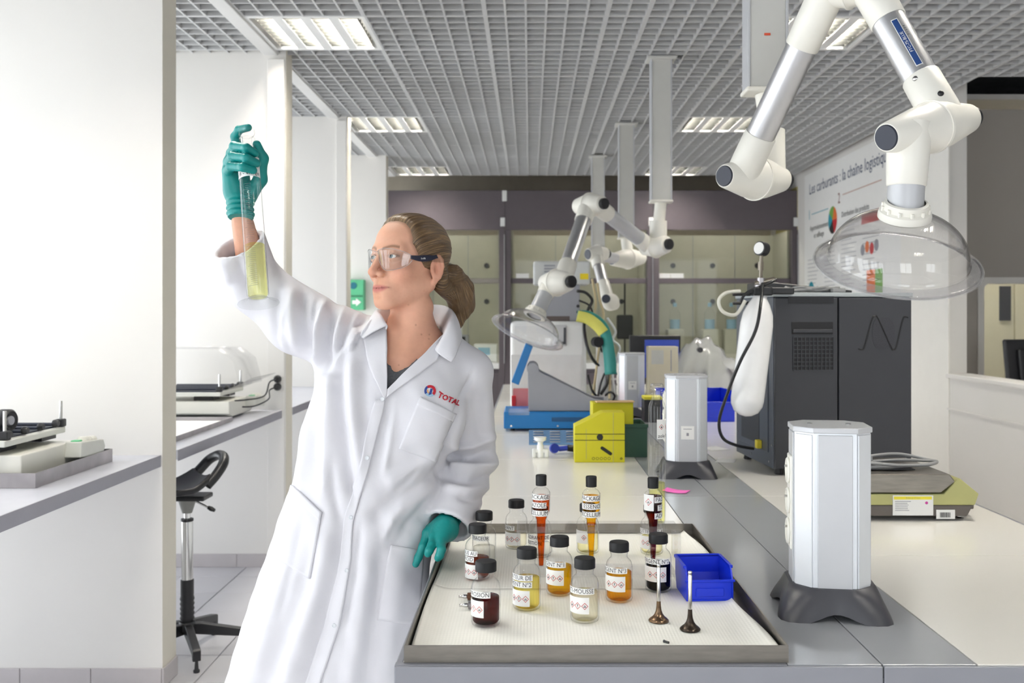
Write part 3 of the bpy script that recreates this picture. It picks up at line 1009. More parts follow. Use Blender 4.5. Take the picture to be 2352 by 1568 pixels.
bottle(1343, 1424, 'bottle of very pale liquid lettered ANTI-MOUSSE', 'straw', 0.052, [('ANTI-MOUSSE', 37)], 14, txt_z=0.058)
bottle(1422, 1378, 'bottle of amber liquid lettered DETERGENT Nº3', 'amber2', 0.056, [('DETERGENT Nº3', 30)], 21, txt_z=0.062)
bottle(1512, 1355, 'bottle of inky blue black liquid lettered DETERGENT Nº2', 'ink', 0.056, [('DETERGENT Nº2', 46)], 29, txt_z=0.062)

# ------------------------------------------------------------------ clear rack with three package vials
RY = 1.975
kx = RY / F
RX0, RX1 = (1188 - CX) * kx, (1556 - CX) * kx
RZ = CZ - (1206 - CY) * kx
rack = thing('vial_rack', 'clear acrylic rack holding three package vials', 'rack', (0, RY, PZ + 0.0006))
hz = RZ - PZ - 0.0006
vials = [(1243, 0.0, 'rust'), (1358, 0.0, 'gold'), (1500, 0.0, 'garnet')]
xs = [(p - CX) * kx for p, _, _ in vials]
# the top plate has a hole for each vial: strips around the holes
yd = 0.045
rk = MB()
edges_ = [RX0] + [q for x in xs for q in (x - 0.0125, x + 0.0125)] + [RX1]
for k in range(0, len(edges_), 2):
    rk.b2((edges_[k], -yd, hz - 0.006), (edges_[k + 1], yd, hz), bevel=0.001, seg=1)
for x in xs:
    rk.b2((x - 0.0125, -yd, hz - 0.006), (x + 0.0125, -0.0125, hz)).b2((x - 0.0125, 0.0125, hz - 0.006), (x + 0.0125, yd, hz))
M_RACK = clear('rack_acrylic', (0.996, 0.996, 0.996), (0.97, 0.97, 0.97), 0.4, haze=0.06)
rk.build('top_plate', M_RACK, rack, smooth=0)
for x in (RX0, RX1 - 0.006):
    MB().b2((x, -yd, 0.0), (x + 0.006, yd, hz - 0.006), bevel=0.001, seg=1).build('side_plate', M_RACK, rack, smooth=0)
MB().b2((RX0 + 0.006, -yd, 0.016), (RX1 - 0.006, yd, 0.020)).build('shelf_plate', M_RACK, rack, smooth=0)

def vial(px, lq, top, bot, label, texts, ang, side_label=False):
    x = (px - CX) * kx
    zt = CZ - (top - CY) * kx
    zb = CZ - (bot - CY) * kx
    t = thing('package_vial', label, 'vial', (x, RY, zb), 0, 'package vials in the clear rack')
    L = zt - zb
    zc = L - 0.018          # underside of the cap
    R = 0.0185
    stem0, cone = hz - (zb - PZ) + 0.002, 0.0
    z_b = stem0 + 0.030      # bottom of the wide body
    z_t = zc - 0.011
    prof = [(0, 0.0), (0.006, 0.0), (0.0098, 0.075 if L > 0.15 else 0.06), (0.0105, stem0), (0.0108, stem0 + 0.010), (R, z_b), (R, z_t - 0.006), (R - 0.004, z_t), (0.009, z_t + 0.003), (0.0085, zc)]
    MB().lathe(prof, 28).build('glass_body', M_GLASS, t, smooth=50)
    q = 0.0015
    lv = z_b + 0.030
    lp = [(0, 0.002), (0.0045, 0.002), (0.0098 - q, 0.075 if L > 0.15 else 0.06), (0.0105 - q, stem0), (0.0108 - q, stem0 + 0.010), (R - q, z_b), (R - q, lv), (0, lv)]
    MB().lathe(lp, 28).build('liquid', LQ[lq], t, smooth=50)
    cp = MB().lathe([(0.0092, zc - 0.004), (0.0110, zc - 0.0035), (0.0112, L - 0.002), (0.0102, L), (0, L)], 30)
    cp.v = [(vx * (1.02 if k % 2 else 1.0), vy * (1.02 if k % 2 else 1.0), vz) for k, (vx, vy, vz) in enumerate(cp.v)]
    cp.build('screw_cap', M_CAPB, t, smooth=30)
    for k, s_ in enumerate(texts):
        end, start = ang[k]
        sticker_text(t, R + 0.0004, z_t - 0.0145 - 0.0165 * k, 0.0118, s_, math.radians(end), math.radians(start), side_label)
    if side_label:
        lb = cyl_patch(R + 0.0004, -1.6, math.radians(-3), z_t - 0.037, z_t - 0.004).build('hazard_label', M_PAPER, t, smooth=60)
        hazard(lb, R + 0.0007, math.radians(-38), z_t - 0.019, 0.0075, 2)
    return t
vial(1243, 'rust', 1090, 1300, 'black capped package vial of rust red liquid lettered GAZOLE', ['PACKAGE', 'GAZOLE', 'EXCELLIUM'], [(58, -95), (34, -95), (50, -95)])
vial(1358, 'gold', 1093, 1284, 'black capped package vial of golden liquid lettered ESSENCE', ['PACKAGE', 'ESSENCE', 'EXCELLIUM'], [(70, -95), (74, -95), (76, -95)])
vial(1500, 'garnet', 1096, 1290, 'black capped package vial of dark garnet liquid', ['PACKAGE', 'TOTAL', 'ADVANCE'], [(150, 2), (135, 22), (150, 2)], True)

# ------------------------------------------------------------------ engine valves, bits, blue bin
M_VHEAD = pmat('burnt_valve_steel', (120, 98, 78), 0.32, metal=1.0, var=0.25, scale=60)
M_VHEADD = pmat('sooty_valve_steel', (70, 62, 56), 0.35, metal=1.0, var=0.35, scale=60)
def valve(px, py, top, head, label):
    d = F * (CZ - PZ) / (py - CY)
    X = (px - CX) * d / F
    L = (py - top) * d / F
    t = thing('engine_valve', label, 'engine valve', (X, d, PZ + 0.0006), 0, 'engine valves standing in the tray')
    MB().lathe([(0, 0), (0.0165, 0), (0.0178, 0.0012), (0.0178, 0.0026), (0.0150, 0.0055), (0.0105, 0.009), (0.0070, 0.014), (0.0050, 0.020), (0.0040, 0.028), (0.0036, 0.036)], 32).build('head', head, t, smooth=40)
    MB().lathe([(0.0034, 0.034), (0.0034, L - 0.008), (0.0030, L - 0.007), (0.0030, L - 0.005), (0.0034, L - 0.004), (0.0034, L - 0.0008), (0.0028, L), (0, L)], 20).build('stem', M_CHROME, t, smooth=40)
    return t
valve(1513, 1427, 1295, M_VHEAD, 'clean bronze tinted engine valve standing on its head')
valve(1585, 1447, 1312, M_VHEADD, 'sooty engine valve nearest the front of the tray')
bit = thing('metal_pin', 'tiny black metal pin by the front rim of the tray', 'pin', tuple(P(1531, 1477, F * (CZ - PZ) / (1477 - CY))))
MB().cyl((-0.003, 0.003, 0.0025), (0.003, -0.004, 0.0025), 0.002, n=10).build('shank', M_BLACK, bit)
MB().cyl((-0.0042, 0.0042, 0.0025), (-0.003, 0.003, 0.0025), 0.0024, n=10).build('tip', M_DARK, bit)
M_RUSTM = pmat('brown_injector', (104, 70, 52), 0.5, metal=0.5, var=0.15)
for px, py, m, lb in ((1080, 1372, M_RUSTM, 'brown injector nozzle lying behind the dark red bottle'), (1082, 1392, M_STEELD, 'grey injector nozzle lying beside the brown one')):
    d = F * (CZ - PZ - 0.006) / (py - CY)
    t = thing('injector_nozzle', lb, 'nozzle', ((px - CX) * d / F, d, PZ + 0.0009), 0, 'injector nozzles in the tray')
    z = 0.0075
    MB().lathe([(0, -0.022), (0.0025, -0.022), (0.0030, -0.014), (0.0042, -0.013), (0.0042, -0.007), (0.003, -0.006)], 16, (0, 0, z), (1, 0.1, 0)).build('tip', M_CHROME, t)
    MB().lathe([(0.003, -0.006), (0.0072, -0.005), (0.0072, 0.018), (0.006, 0.020), (0, 0.020)], 18, (0, 0, z), (1, 0.1, 0)).build('barrel', m, t)
M_BLUE = pmat('blue_bin_plastic', (16, 52, 214), 0.35, var=0.03)
def blue_bin(loc, rz, w, dp, h, label, lab2=True):
    t = thing('storage_bin', label, 'bin', loc, rz, 'blue open front storage bins')
    th = 0.003
    # side outline (front low, back high), walls built from slabs
    prof = [(0, 0), (dp * 0.88, 0), (dp, h * 0.45), (dp, h), (dp * 0.14, h), (0, h * 0.6)]
    for s in (-1, 1):
        w0 = s * w / 2
        MB().prism([(a - dp / 2, b) for a, b in prof], w0 - (th if s > 0 else 0), w0 + (0 if s > 0 else th), 'yz').build('side_wall', M_BLUE, t, smooth=0)
    MB().b2((-w / 2 + th, -dp / 2, 0), (w / 2 - th, dp * 0.38, th)).build('bottom', M_BLUE, t, smooth=0)
    MB().b2((-w / 2 + th, -dp / 2, th), (w / 2 - th, -dp / 2 + th, h * 0.6), bevel=0.0008, seg=1).build('front_wall', M_BLUE, t, smooth=0)
    MB().prism([(dp * 0.38, 0), (dp / 2, h * 0.45), (dp / 2, h), (dp / 2 - th, h), (dp / 2 - th, h * 0.46), (dp * 0.38 - th, 0)], -w / 2 + th, w / 2 - th, 'yz').build('back_wall', M_BLUE, t, smooth=0)
    MB().b2((-w / 2 - 0.003, -dp / 2 - 0.003, h * 0.58), (w / 2 + 0.003, -dp / 2 + 0.001, h * 0.66), bevel=0.001, seg=1).build('front_lip', M_BLUE, t, smooth=0)
    for s in (-1, 1):
        MB().b2((s * w / 2 - 0.003, -dp * 0.36, h - 0.004), (s * w / 2 + 0.003, dp / 2, h + 0.002), bevel=0.001, seg=1).build('rim', M_BLUE, t, smooth=0)
    MB().b2((-w / 2, dp / 2 - 0.003, h - 0.004), (w / 2, dp / 2 + 0.003, h + 0.002), bevel=0.001, seg=1).build('rim', M_BLUE, t, smooth=0)
    MB().b2((-w * 0.3, -dp / 2 - 0.002, h * 0.14), (w * 0.3, -dp / 2, h * 0.40), bevel=0.001, seg=1).build('card_holder', M_BLUE, t, smooth=0)
    return t
bn = blue_bin((0.340, 1.875, PZ + 0.0008), math.radians(3), 0.090, 0.105, 0.062, 'small bright blue open bin in the corner of the steel tray')

# ------------------------------------------------------------------ measuring cylinders
M_FOOT = clear('foot_glass', (0.985, 0.99, 0.99), (0.80, 0.82, 0.82), 0.5, edge_pow=6.0)
M_GRAD = pmat('graduation_ink', (120, 126, 132), 0.6)
def measuring_cylinder(t, H, R, level, lq, lab_z, lab_h, txt, grad0, grad1, lab_ang=(-1.5, 1.5), txt_end=0.9, sign=True, stopper_z=None):
    """foot at the origin, axis +z, total height with stopper H"""
    z1 = H - 0.060
    MB().lathe([(0, 0), (R + 0.018, 0), (R + 0.0195, 0.0022), (R + 0.0185, 0.0042), (R + 0.006, 0.007), (R - 0.001, 0.011), (R - 0.002, 0.014), (0, 0.0145)], 36).build('foot', M_FOOT, t, smooth=50)
    MB().lathe([(0, 0.0148), (R - 0.003, 0.0148), (R, 0.020), (R, z1), (R - 0.002, z1 + 0.008), (0.0155, z1 + 0.018), (0.0135, z1 + 0.024), (0.0135, z1 + 0.032), (0.0165, z1 + 0.034), (0.0165, z1 + 0.038), (0.0125, z1 + 0.038)], 36).build('glass_tube', M_GLASS, t, smooth=45)
    MB().lathe([(0.0095, z1 + 0.018), (0.0110, z1 + 0.042), (0.0150, z1 + 0.045), (0.0178, z1 + 0.049), (0.0178, z1 + 0.055), (0.0160, H), (0.010, H), (0.009, H - 0.004), (0, H - 0.004)], 8).build('stopper', M_GLASS, t, smooth=20)
    ri = R - 0.002
    MB().lathe([(0, 0.016), (ri - 0.003, 0.016), (ri, 0.021), (ri, level), (0, level - 0.0008)], 32).build('liquid', LQ[lq], t, smooth=50)
    n = int((grad1 - grad0) / 0.0042)
    mk = MB()
    for k in range(n):
        z = grad0 + k * 0.0042
        wd = 0.95 if k % 5 == 0 else (0.5 if k % 5 else 0.5)
        c = cyl_patch(R + 0.0003, -0.30 - (0.25 if k % 5 == 0 else 0), 0.30, z, z + 0.0005, 6)
        mk.add(c.v, c.f)
    mk.build('graduation', M_GRAD, t, smooth=0)
    lb = cyl_patch(R + 0.0004, lab_ang[0], lab_ang[1], lab_z, lab_z + lab_h).build('paper_label', M_PAPER, t, smooth=60)
    vs, fs = text_mesh(txt, 0.0125, 'RIGHT')
    fs = [q for q in fs if min(txt_end + vs[k].x / R for k in q) > lab_ang[0] + 0.03]
    MB().add(on_cyl([(v.x, v.y + lab_z + 0.0075) for v in vs], R + 0.0007, txt_end), fs).build('lettering', M_INK, lb, smooth=0)
    if sign:
        hazard(lb, R + 0.0007, (lab_ang[0] + lab_ang[1]) / 2 - 0.25, lab_z + lab_h * 0.62, 0.0068, 0)
        hazard(lb, R + 0.0007, (lab_ang[0] + lab_ang[1]) / 2 + 0.6, lab_z + lab_h * 0.62, 0.0068, 1)
    return t
t = thing('measuring_cylinder', 'stoppered glass measuring cylinder standing behind the steel tray', 'measuring cylinder', (P(1509, 1215, 2.47).x, 2.47, BZ + 0.0006), 0, 'stoppered measuring cylinders')
measuring_cylinder(t, 0.372, 0.0222, 0.118, 'lime', 0.232, 0.050, 'Gazole B', 0.13, 0.225, lab_ang=(-0.15, 1.45), txt_end=1.35)
# pink note on the bench
nt_ = MB()
vs, fs = [], []
for j in range(9):
    for i in range(9):
        u, v = i / 8, j / 8
        vs.append((u * 0.075 - 0.037, v * 0.055 - 0.027, 0.001 + 0.012 * max(0, 0.55 - u) ** 1.5 + 0.006 * max(0, u - 0.7)))
for j in range(8):
    for i in range(8):
        a = j * 9 + i
        fs.append((a, a + 1, a + 10, a + 9))
o = nt_.add(vs, fs).build('sticky_note', pmat('pink_paper', (255, 120, 205), 0.7), None, smooth=60)
md = o.modifiers.new('thickness', 'SOLIDIFY'); md.thickness = 0.0003
o.location = (P(1553, 1128, 2.98).x, 2.98, BZ + 0.0006)
o.rotation_euler = (0, 0, math.radians(-25))
tag(o, 'bright pink sticky note curling on the grey bench strip', 'sticky note')
# ------------------------------------------------------------------ extraction arms hanging from the ceiling
M_POST = pmat('post_enamel', (206, 205, 200), 0.4, var=0.02)
def joint(t, a, b, r_end, r_mid, knob_b=True, nm='joint', cap_a=True, kr=0.78):
    """drum joint along a -> b, dark caps on both ends, ridge in the middle"""
    a, b = Vector(a), Vector(b)
    L = (b - a).length
    prof = [(0, 0), (r_end * 0.92, 0), (r_end, 0.004), (r_mid * 0.93, L * 0.36), (r_mid, L * 0.47), (r_mid * 1.05, L * 0.49), (r_mid * 1.05, L * 0.53), (r_mid, L * 0.55), (r_mid * 0.96, L * 0.66), (r_end * 1.05, L - 0.004), (r_end * 0.95, L), (0, L)]
    j = MB().lathe(prof, 36, a, b - a).build(nm, M_WPLAST, t, smooth=45)
    u = (b - a).normalized()
    if cap_a:
        MB().lathe([(0, 0.004), (r_end * 0.80, 0.004), (r_end * 0.86, 0.001), (r_end * 0.86, -0.002)], 30, a, -u).build('end_cap', M_NAVY, j)
    MB().lathe([(r_mid * 0.9, L * 0.495), (r_mid * 1.09, L * 0.50), (r_mid * 1.09, L * 0.525), (r_mid * 0.9, L * 0.53)], 40, a, b - a).build('ridge', M_WPLAST, j)
    if knob_b:
        kb = MB().lathe([(r_end * kr * 0.93, -0.002), (r_end * kr, 0.003), (r_end * kr, 0.020), (r_end * kr * 0.9, 0.024), (0, 0.024)], 32, b, u)
        kb.v = [tuple(Vector(p)) for p in kb.v]
        kb.build('knob', M_BLACK, j, smooth=25)
    return j

def sleeve(t, c, toward, L, r):
    u = (Vector(toward) - Vector(c)).normalized()
    return MB().lathe([(r * 1.02, -0.01), (r * 1.04, L * 0.3), (r, L - 0.003), (r * 0.96, L), (r * 0.9, L)], 32, c, u).build('sleeve', M_WPLAST, t, smooth=45)

M_LIP = clear('frosted_lip', (0.965, 0.96, 0.962), (0.8, 0.79, 0.8), 1.0, haze=0.14)
def hood(t, top, down, R, depth, collar_r):
    """clear dome with a flat lip; top = collar point, down = opening direction"""
    u = Vector(down).normalized()
    top = Vector(top)
    h = depth
    prof = [(collar_r * 0.98, 0.006)]
    n = 14
    Rd = R * 0.83
    for k in range(n + 1):
        a = PI / 2 * k / n
        rr = collar_r + (Rd - collar_r) * math.sin(a) ** 0.95
        hh = 0.008 + (h - 0.008) * (1 - math.cos(a)) ** 0.9
        prof.append((rr, hh))
    prof += [(Rd + 0.006, h + 0.006), (R * 0.93, h + 0.012), (R, h + 0.016)]
    dm = MB().lathe(prof, 64, top, u).build('clear_hood', M_DOME, t, smooth=60)
    md = dm.modifiers.new('thickness', 'SOLIDIFY')
    md.thickness = 0.0025
    md.offset = 0
    MB().lathe([(Rd + 0.004, h + 0.0085), (R * 0.93, h + 0.0145), (R, h + 0.0185), (R, h + 0.0165), (R * 0.93, h + 0.0125), (Rd + 0.004, h + 0.0065)], 64, top, u, closed=True).build('lip', M_LIP, dm, smooth=60)
    rim = MB().lathe([(R - 0.003, h + 0.013), (R + 0.002, h + 0.013), (R + 0.003, h + 0.018), (R - 0.002, h + 0.019)], 64, top, u, closed=True).build('rim_bead', M_ACRYL, dm)
    co = MB().lathe([(collar_r * 0.95, -0.030), (collar_r * 1.10, -0.028), (collar_r * 1.12, -0.012), (collar_r * 1.30, -0.008), (collar_r * 1.34, 0.0), (collar_r * 1.34, 0.008), (collar_r * 1.2, 0.012), (collar_r * 0.9, 0.012)], 40, top, u).build('collar', M_WPLAST, t)
    for k in range(12):
        a = 2 * PI * k / 12
        _, e1, e2 = basis(u)
        q = e1 * math.cos(a) + e2 * math.sin(a)
        p = top + q * collar_r * 1.16 - u * 0.020
        MB().cyl(p, p + u * 0.014, 0.004, n=6).build('rib', M_WPLAST, co)
    return dm

def post(t, x, y, z, w=0.118, dp=0.07, tick=False):
    oz = t.location.z
    MB().b2((x - w / 2 + 0.006, y - dp / 2, z), (x + w / 2 - 0.006, y + dp / 2, 3.29 - oz), bevel=0.003).build('post', M_POST, t)
    for s in (-1, 1):
        MB().b2((x + s * (w / 2 - 0.003) - 0.004, y - dp / 2 - 0.004, z), (x + s * (w / 2 - 0.003) + 0.004, y + dp / 2 + 0.004, 3.28 - oz), bevel=0.002).build('post_rail', M_ALUP, t)
    MB().b2((x - w / 2 - 0.006, y - dp / 2 - 0.012, z - 0.014), (x + w / 2 + 0.006, y + dp / 2 + 0.012, z), bevel=0.005).build('post_flange', M_WPLAST, t)
    MB().b2((x - w / 2 - 0.025, y - dp / 2 - 0.03, CEIL - 0.02 - oz), (x + w / 2 + 0.025, y + dp / 2 + 0.03, CEIL - 0.004 - oz), bevel=0.004).build('ceiling_flange', M_POST, t)

# --- big arm in front
A = thing('extraction_arm', 'large white and aluminium extraction arm with clear dome over the analyser', 'extraction arm', (0.70, 2.85, 2.09), 0, 'jointed fume extraction arms')
inv = Vector((-0.70, -2.85, -2.09))
class Off:
    pass
def W(px, py, d, o):
    return P(px, py, d) - Vector(o)
oA = (0.70, 2.85, 2.09)
post(A, 0.0, 0.0, 0.0)
MB().b2((-0.012, -0.0395, 0.150), (0.006, -0.0385, 0.157)).build('orange_tag', pmat('orange_tag', (230, 90, 60), 0.6), A, smooth=0)
pv = W(1768, 250, 2.84, oA)
e1a, e1b = W(1664, 404, 2.68, oA), W(1797, 413, 2.85, oA)
MB().cyl((0.0, 0, -0.014), (pv.x + 0.005, pv.y, pv.z - 0.09), 0.030, n=28).build('pivot_tube', M_WPLAST, A)
MB().cyl(W(1768, 300, 2.84, oA), W(1768, 400, 2.83, oA), 0.044, 0.046, n=28).build('sleeve', M_WPLAST, A)
joint(A, e1a, e1b, 0.034, 0.060)
c1 = e1a.lerp(e1b, 0.27)
u1 = W(1905, -28, 2.44, oA)
sleeve(A, c1, u1, 0.135, 0.0445)
MB().cyl(c1.lerp(u1, 0.2), c1.lerp(u1, 0.86), 0.0405, n=36).build('lower_tube', M_ALU, A)
sleeve(A, u1, c1, 0.16, 0.0445)
u1b = W(1990, -40, 2.38, oA)
joint(A, u1 + (u1 - u1b).normalized() * 0.055, u1b + (u1b - u1).normalized() * 0.055, 0.034, 0.056)
c2a, c2b = W(2036, 316, 2.10, oA), W(2224, 272, 2.28, oA)
c2 = c2a.lerp(c2b, 0.72)
sleeve(A, u1b, c2, 0.125, 0.0435)
MB().cyl(u1b.lerp(c2, 0.18), u1b.lerp(c2, 0.85), 0.0405, n=36).build('upper_tube', M_ALU, A)
sleeve(A, c2, u1b, 0.135, 0.0445)
joint(A, c2a, c2b, 0.033, 0.056)
# blue maker's strip on the upper tube
ax = (c2 - u1b).normalized()
view = (Vector((0, 0, CZ)) - (P(2080, 110, 2.3))).normalized()
sd = (view - ax * view.dot(ax)).normalized()
cr = sd.cross(ax)
def strip(a0, a1, f0, f1, r, m, nm, par):
    vs, fs = [], []
    for k in range(7):
        a = a0 + (a1 - a0) * k / 6
        q = sd * math.cos(a) + cr * math.sin(a)
        for f in (f0, f1):
            vs.append(u1b.lerp(c2, f) + q * r)
    for k in range(6):
        fs.append((2 * k, 2 * k + 1, 2 * k + 3, 2 * k + 2))
    return MB().add(vs, fs).build(nm, m, par, smooth=60)
sgn = 1 if (P(2090, 110, 2.3) - P(2080, 110, 2.3)).dot(cr) > 0 else -1
st = strip(sgn * 0.10, sgn * 0.50, 0.34, 0.66, 0.0411, M_PAPER, 'maker_strip', A)
strip(sgn * 0.14, sgn * 0.46, 0.345, 0.655, 0.0414, pmat('strip_blue', (38, 72, 132), 0.5), 'blue_band', st)
q = sd * math.cos(sgn * 0.30) + cr * math.sin(sgn * 0.30)
Mt = Matrix.Identity(4)
xv = -ax
yv = q.cross(xv)
if True:
    R3 = Matrix((( xv.x, yv.x, q.x), (xv.y, yv.y, q.y), (xv.z, yv.z, q.z))).to_4x4()
    Mt = Matrix.Translation(u1b.lerp(c2, 0.50) + q * 0.0420) @ R3
    lettering('FTC-75-BLUE', 0.0105, Mt, M_PAPER, st)
    q2 = sd * math.cos(sgn * 0.62) + cr * math.sin(sgn * 0.62)
    yv2 = q2.cross(xv)
    R4 = Matrix(((xv.x, yv2.x, q2.x), (xv.y, yv2.y, q2.y), (xv.z, yv2.z, q2.z))).to_4x4()
    lettering('0 1 2 3 4', 0.008, Matrix.Translation(u1b.lerp(c2, 0.43) + q2 * 0.0412) @ R4, M_INK, A, name='scale_marks')
for f, a in ((0.72, -0.25), (0.87, 0.45)):
    q = sd * math.cos(sgn * a) + cr * math.sin(sgn * a)
    p = u1b.lerp(c2, f) + q * (0.040 if f < 0.8 else 0.0445)
    MB().lathe([(0.007, 0), (0.007, 0.004), (0.004, 0.007), (0, 0.007)], 14, p, q).build('bolt', M_CHROME if f < 0.8 else M_BLACK, A)
# hood drop
c3 = c2a.lerp(c2b, 0.26)
htop = W(2078, 492, 2.145, oA)
dirv = (htop - c3).normalized()
MB().lathe([(0.047, -0.02), (0.046, 0.06), (0.043, 0.118), (0.040, 0.122)], 34, c3, dirv).build('sleeve', M_WPLAST, A)
MB().cyl(c3 + dirv * 0.08, htop, 0.0395, n=36).build('neck_tube', M_ALUP, A)
p = W(2102, 392, 2.11, oA)
MB().lathe([(0.006, -0.004), (0.006, 0.003), (0, 0.004)], 14, p, (0.3, -1, 0)).build('bolt', M_BLACK, A)
hood(A, htop, (0.03, 0.46, -0.88), 0.183, 0.105, 0.043)

# --- middle arm
oB = (0.75, 5.49, 2.076)
B = thing('extraction_arm', 'white extraction arm with clear dome over the blue tilting instrument', 'extraction arm', oB, 0, 'jointed fume extraction arms')
post(B, 0.0, 0.0, 0.0)
e2a, e2b = W(1478, 568, 5.56, oB), W(1533, 561, 5.42, oB)
mid = e2a.lerp(e2b, 0.62)
MB().cyl((0, 0, -0.014), (mid.x, mid.y, mid.z + 0.08), 0.034, n=20).build('pivot_tube', M_WPLAST, B)
MB().cyl((mid.x, mid.y, mid.z + 0.14), mid, 0.050, n=24).build('sleeve', M_WPLAST, B)
joint(B, e2a, e2b, 0.046, 0.066, cap_a=False, kr=0.68)
j2a, j2b = W(1326, 474, 5.20, oB), W(1384, 468, 5.04, oB)
k1, k2 = e2a.lerp(e2b, 0.25), j2a.lerp(j2b, 0.72)
sleeve(B, k1, k2, 0.13, 0.046)
sleeve(B, k2, k1, 0.13, 0.046)
MB().cyl(k1.lerp(k2, 0.2), k1.lerp(k2, 0.8), 0.041, n=24).build('lower_tube', M_ALUP, B)
joint(B, j2a, j2b, 0.042, 0.062, cap_a=False, kr=0.70)
h2a, h2b = W(1250, 650, 4.80, oB), W(1308, 647, 4.64, oB)
k3, k4 = j2a.lerp(j2b, 0.45), h2a.lerp(h2b, 0.70)
sleeve(B, k3, k4, 0.14, 0.046)
sleeve(B, k4, k3, 0.14, 0.046)
MB().cyl(k3.lerp(k4, 0.2), k3.lerp(k4, 0.8), 0.041, n=24).build('upper_tube', M_ALU, B)
joint(B, h2a, h2b, 0.042, 0.064, cap_a=False, kr=0.72)
ht = W(1229, 722, 4.66, oB)
k5 = h2a.lerp(h2b, 0.28)
dv = (ht - k5).normalized()
MB().lathe([(0.046, -0.01), (0.045, 0.05), (0.042, 0.08)], 26, k5, dv).build('sleeve', M_WPLAST, B)
MB().cyl(k5 + dv * 0.05, ht, 0.040, n=24).build('neck_tube', M_ALUP, B)
hood(B, ht, (-0.36, -0.30, -0.86), 0.183, 0.085, 0.043)

# --- far arm
oC = (0.741, 7.375, 2.017)
Cc = thing('extraction_arm', 'far white extraction arm folded above the monitor', 'extraction arm', oC, 0, 'jointed fume extraction arms')
post(Cc, 0.0, 0.0, 0.0)
f1a, f1b = W(1405, 596, 7.2, oC), W(1476, 592, 7.42, oC)
fm = f1a.lerp(f1b, 0.45)
MB().cyl((0, 0, -0.014), (fm.x + 0.02, fm.y, fm.z + 0.02), 0.042, n=20).build('pivot_tube', M_WPLAST, Cc)
joint(Cc, f1a, f1b, 0.045, 0.075, False)
g1 = W(1368, 584, 7.0, oC)
MB().cyl(f1a.lerp(f1b, 0.2), g1, 0.042, n=20).build('lower_tube', M_ALU, Cc)
joint(Cc, W(1350, 584, 6.95, oC), W(1392, 582, 7.05, oC), 0.044, 0.062)
g2 = W(1394, 684, 6.75, oC)
sleeve(Cc, g1, g2, 0.12, 0.047)
MB().cyl(g1, g2, 0.041, n=20).build('upper_tube', M_ALU, Cc)
sleeve(Cc, g2, g1, 0.14, 0.047)
joint(Cc, W(1392, 686, 6.62, oC), W(1412, 700, 6.86, oC), 0.036, 0.058, False)
# --- last post, arm folded out of sight
oD = (0.63, 8.87, 2.05)
D = thing('extraction_arm', 'farthest cream ceiling post in front of the fume hoods', 'extraction arm', oD, 0, 'jointed fume extraction arms')
post(D, 0.0, 0.0, 0.0)
MB().cyl((0, 0, -0.014), (0, 0, -0.10), 0.036, n=18).build('pivot_tube', M_WPLAST, D)
joint(D, (-0.08, -0.06, -0.10), (0.08, 0.06, -0.10), 0.04, 0.06)
# ------------------------------------------------------------------ grey gas analyser with white gas bottle
M_CASE = pmat('charcoal_case', (46, 47, 52), 0.45, var=0.03, bump=0.15, bscale=600)
M_CASE2 = pmat('slate_case_side', (76, 81, 92), 0.38, var=0.03)
M_BLK = pmat('matt_black', (20, 20, 23), 0.6, var=0.05)
M_CABLEG = pmat('grey_cable', (150, 150, 150), 0.5)
an = thing('gas_analyser', 'tall charcoal grey gas analyser cabinet on the bench', 'analyser', (0.834, 3.27, BZ), math.radians(4.5))
aw, ad_, ah = 0.486, 0.44, 0.605
z0 = 0.022
MB().b2((0.0, 0.012, z0), (aw, ad_, z0 + ah - 0.015), bevel=0.003).build('body', M_CASE2, an)
MB().b2((0.002, -0.004, z0 + 0.003), (0.222, 0.011, z0 + ah - 0.018), bevel=0.003).build('front_panel', M_CASE, an)
fp2 = MB().b2((0.226, -0.004, z0 + 0.003), (aw - 0.002, 0.011, z0 + ah - 0.018), bevel=0.003).build('front_panel', M_CASE, an)
MB().b2((-0.004, -0.006, z0 + ah - 0.015), (aw + 0.003, ad_ + 0.004, z0 + ah), bevel=0.003).build('top_plate', pmat('analyser_top', (168, 174, 176), 0.4), an)
s = 1 / 673.0
def af(px, py):      # front face position from the photograph
    return ((px - 1778) * s, z0 + ah - (py - 672) * s)
x0, zt = af(1810, 680); x1, zb = af(1918, 698)
vent = MB().b2((x0, -0.0052, zb), (x1, -0.004, zt)).build('vent', M_BLK, an, smooth=0)
for k in range(5):
    zz = zb + (k + 0.5) * (zt - zb) / 5
    MB().b2((x0, -0.0062, zz - 0.0008), (x1, -0.0052, zz + 0.0008)).build('slat', M_CASE, vent, smooth=0)
x0, zt = af(1818, 740); x1, zb = af(1916, 768)
sl = MB().b2((x0, -0.0055, zb), (x1, -0.004, zt), bevel=0.0005, seg=1).build('slot', M_BLK, an, smooth=0)
MB().b2((x0 + 0.003, -0.010, zb + 0.004), (x1 - 0.003, -0.0055, zb + 0.017), bevel=0.002).build('slot_flap', M_CASE, sl)
x0, zt = af(1822, 775); x1, zb = af(1917, 851)
gr = MB().b2((x0, -0.0052, zb), (x1, -0.004, zt)).build('grille', M_BLK, an, smooth=0)
for k in range(11):
    xx = x0 + (x1 - x0) * k / 10
    MB().b2((xx - 0.0015, -0.0075, zb), (xx + 0.0015, -0.0052, zt)).build('bar', M_CASE, gr, smooth=0)
for k in range(9):
    zz = zb + (zt - zb) * k / 8
    MB().b2((x0, -0.0073, zz - 0.0015), (x1, -0.0053, zz + 0.0015)).build('bar', M_CASE, gr, smooth=0)
cxo, czo = af(2036, 766)
oval = []
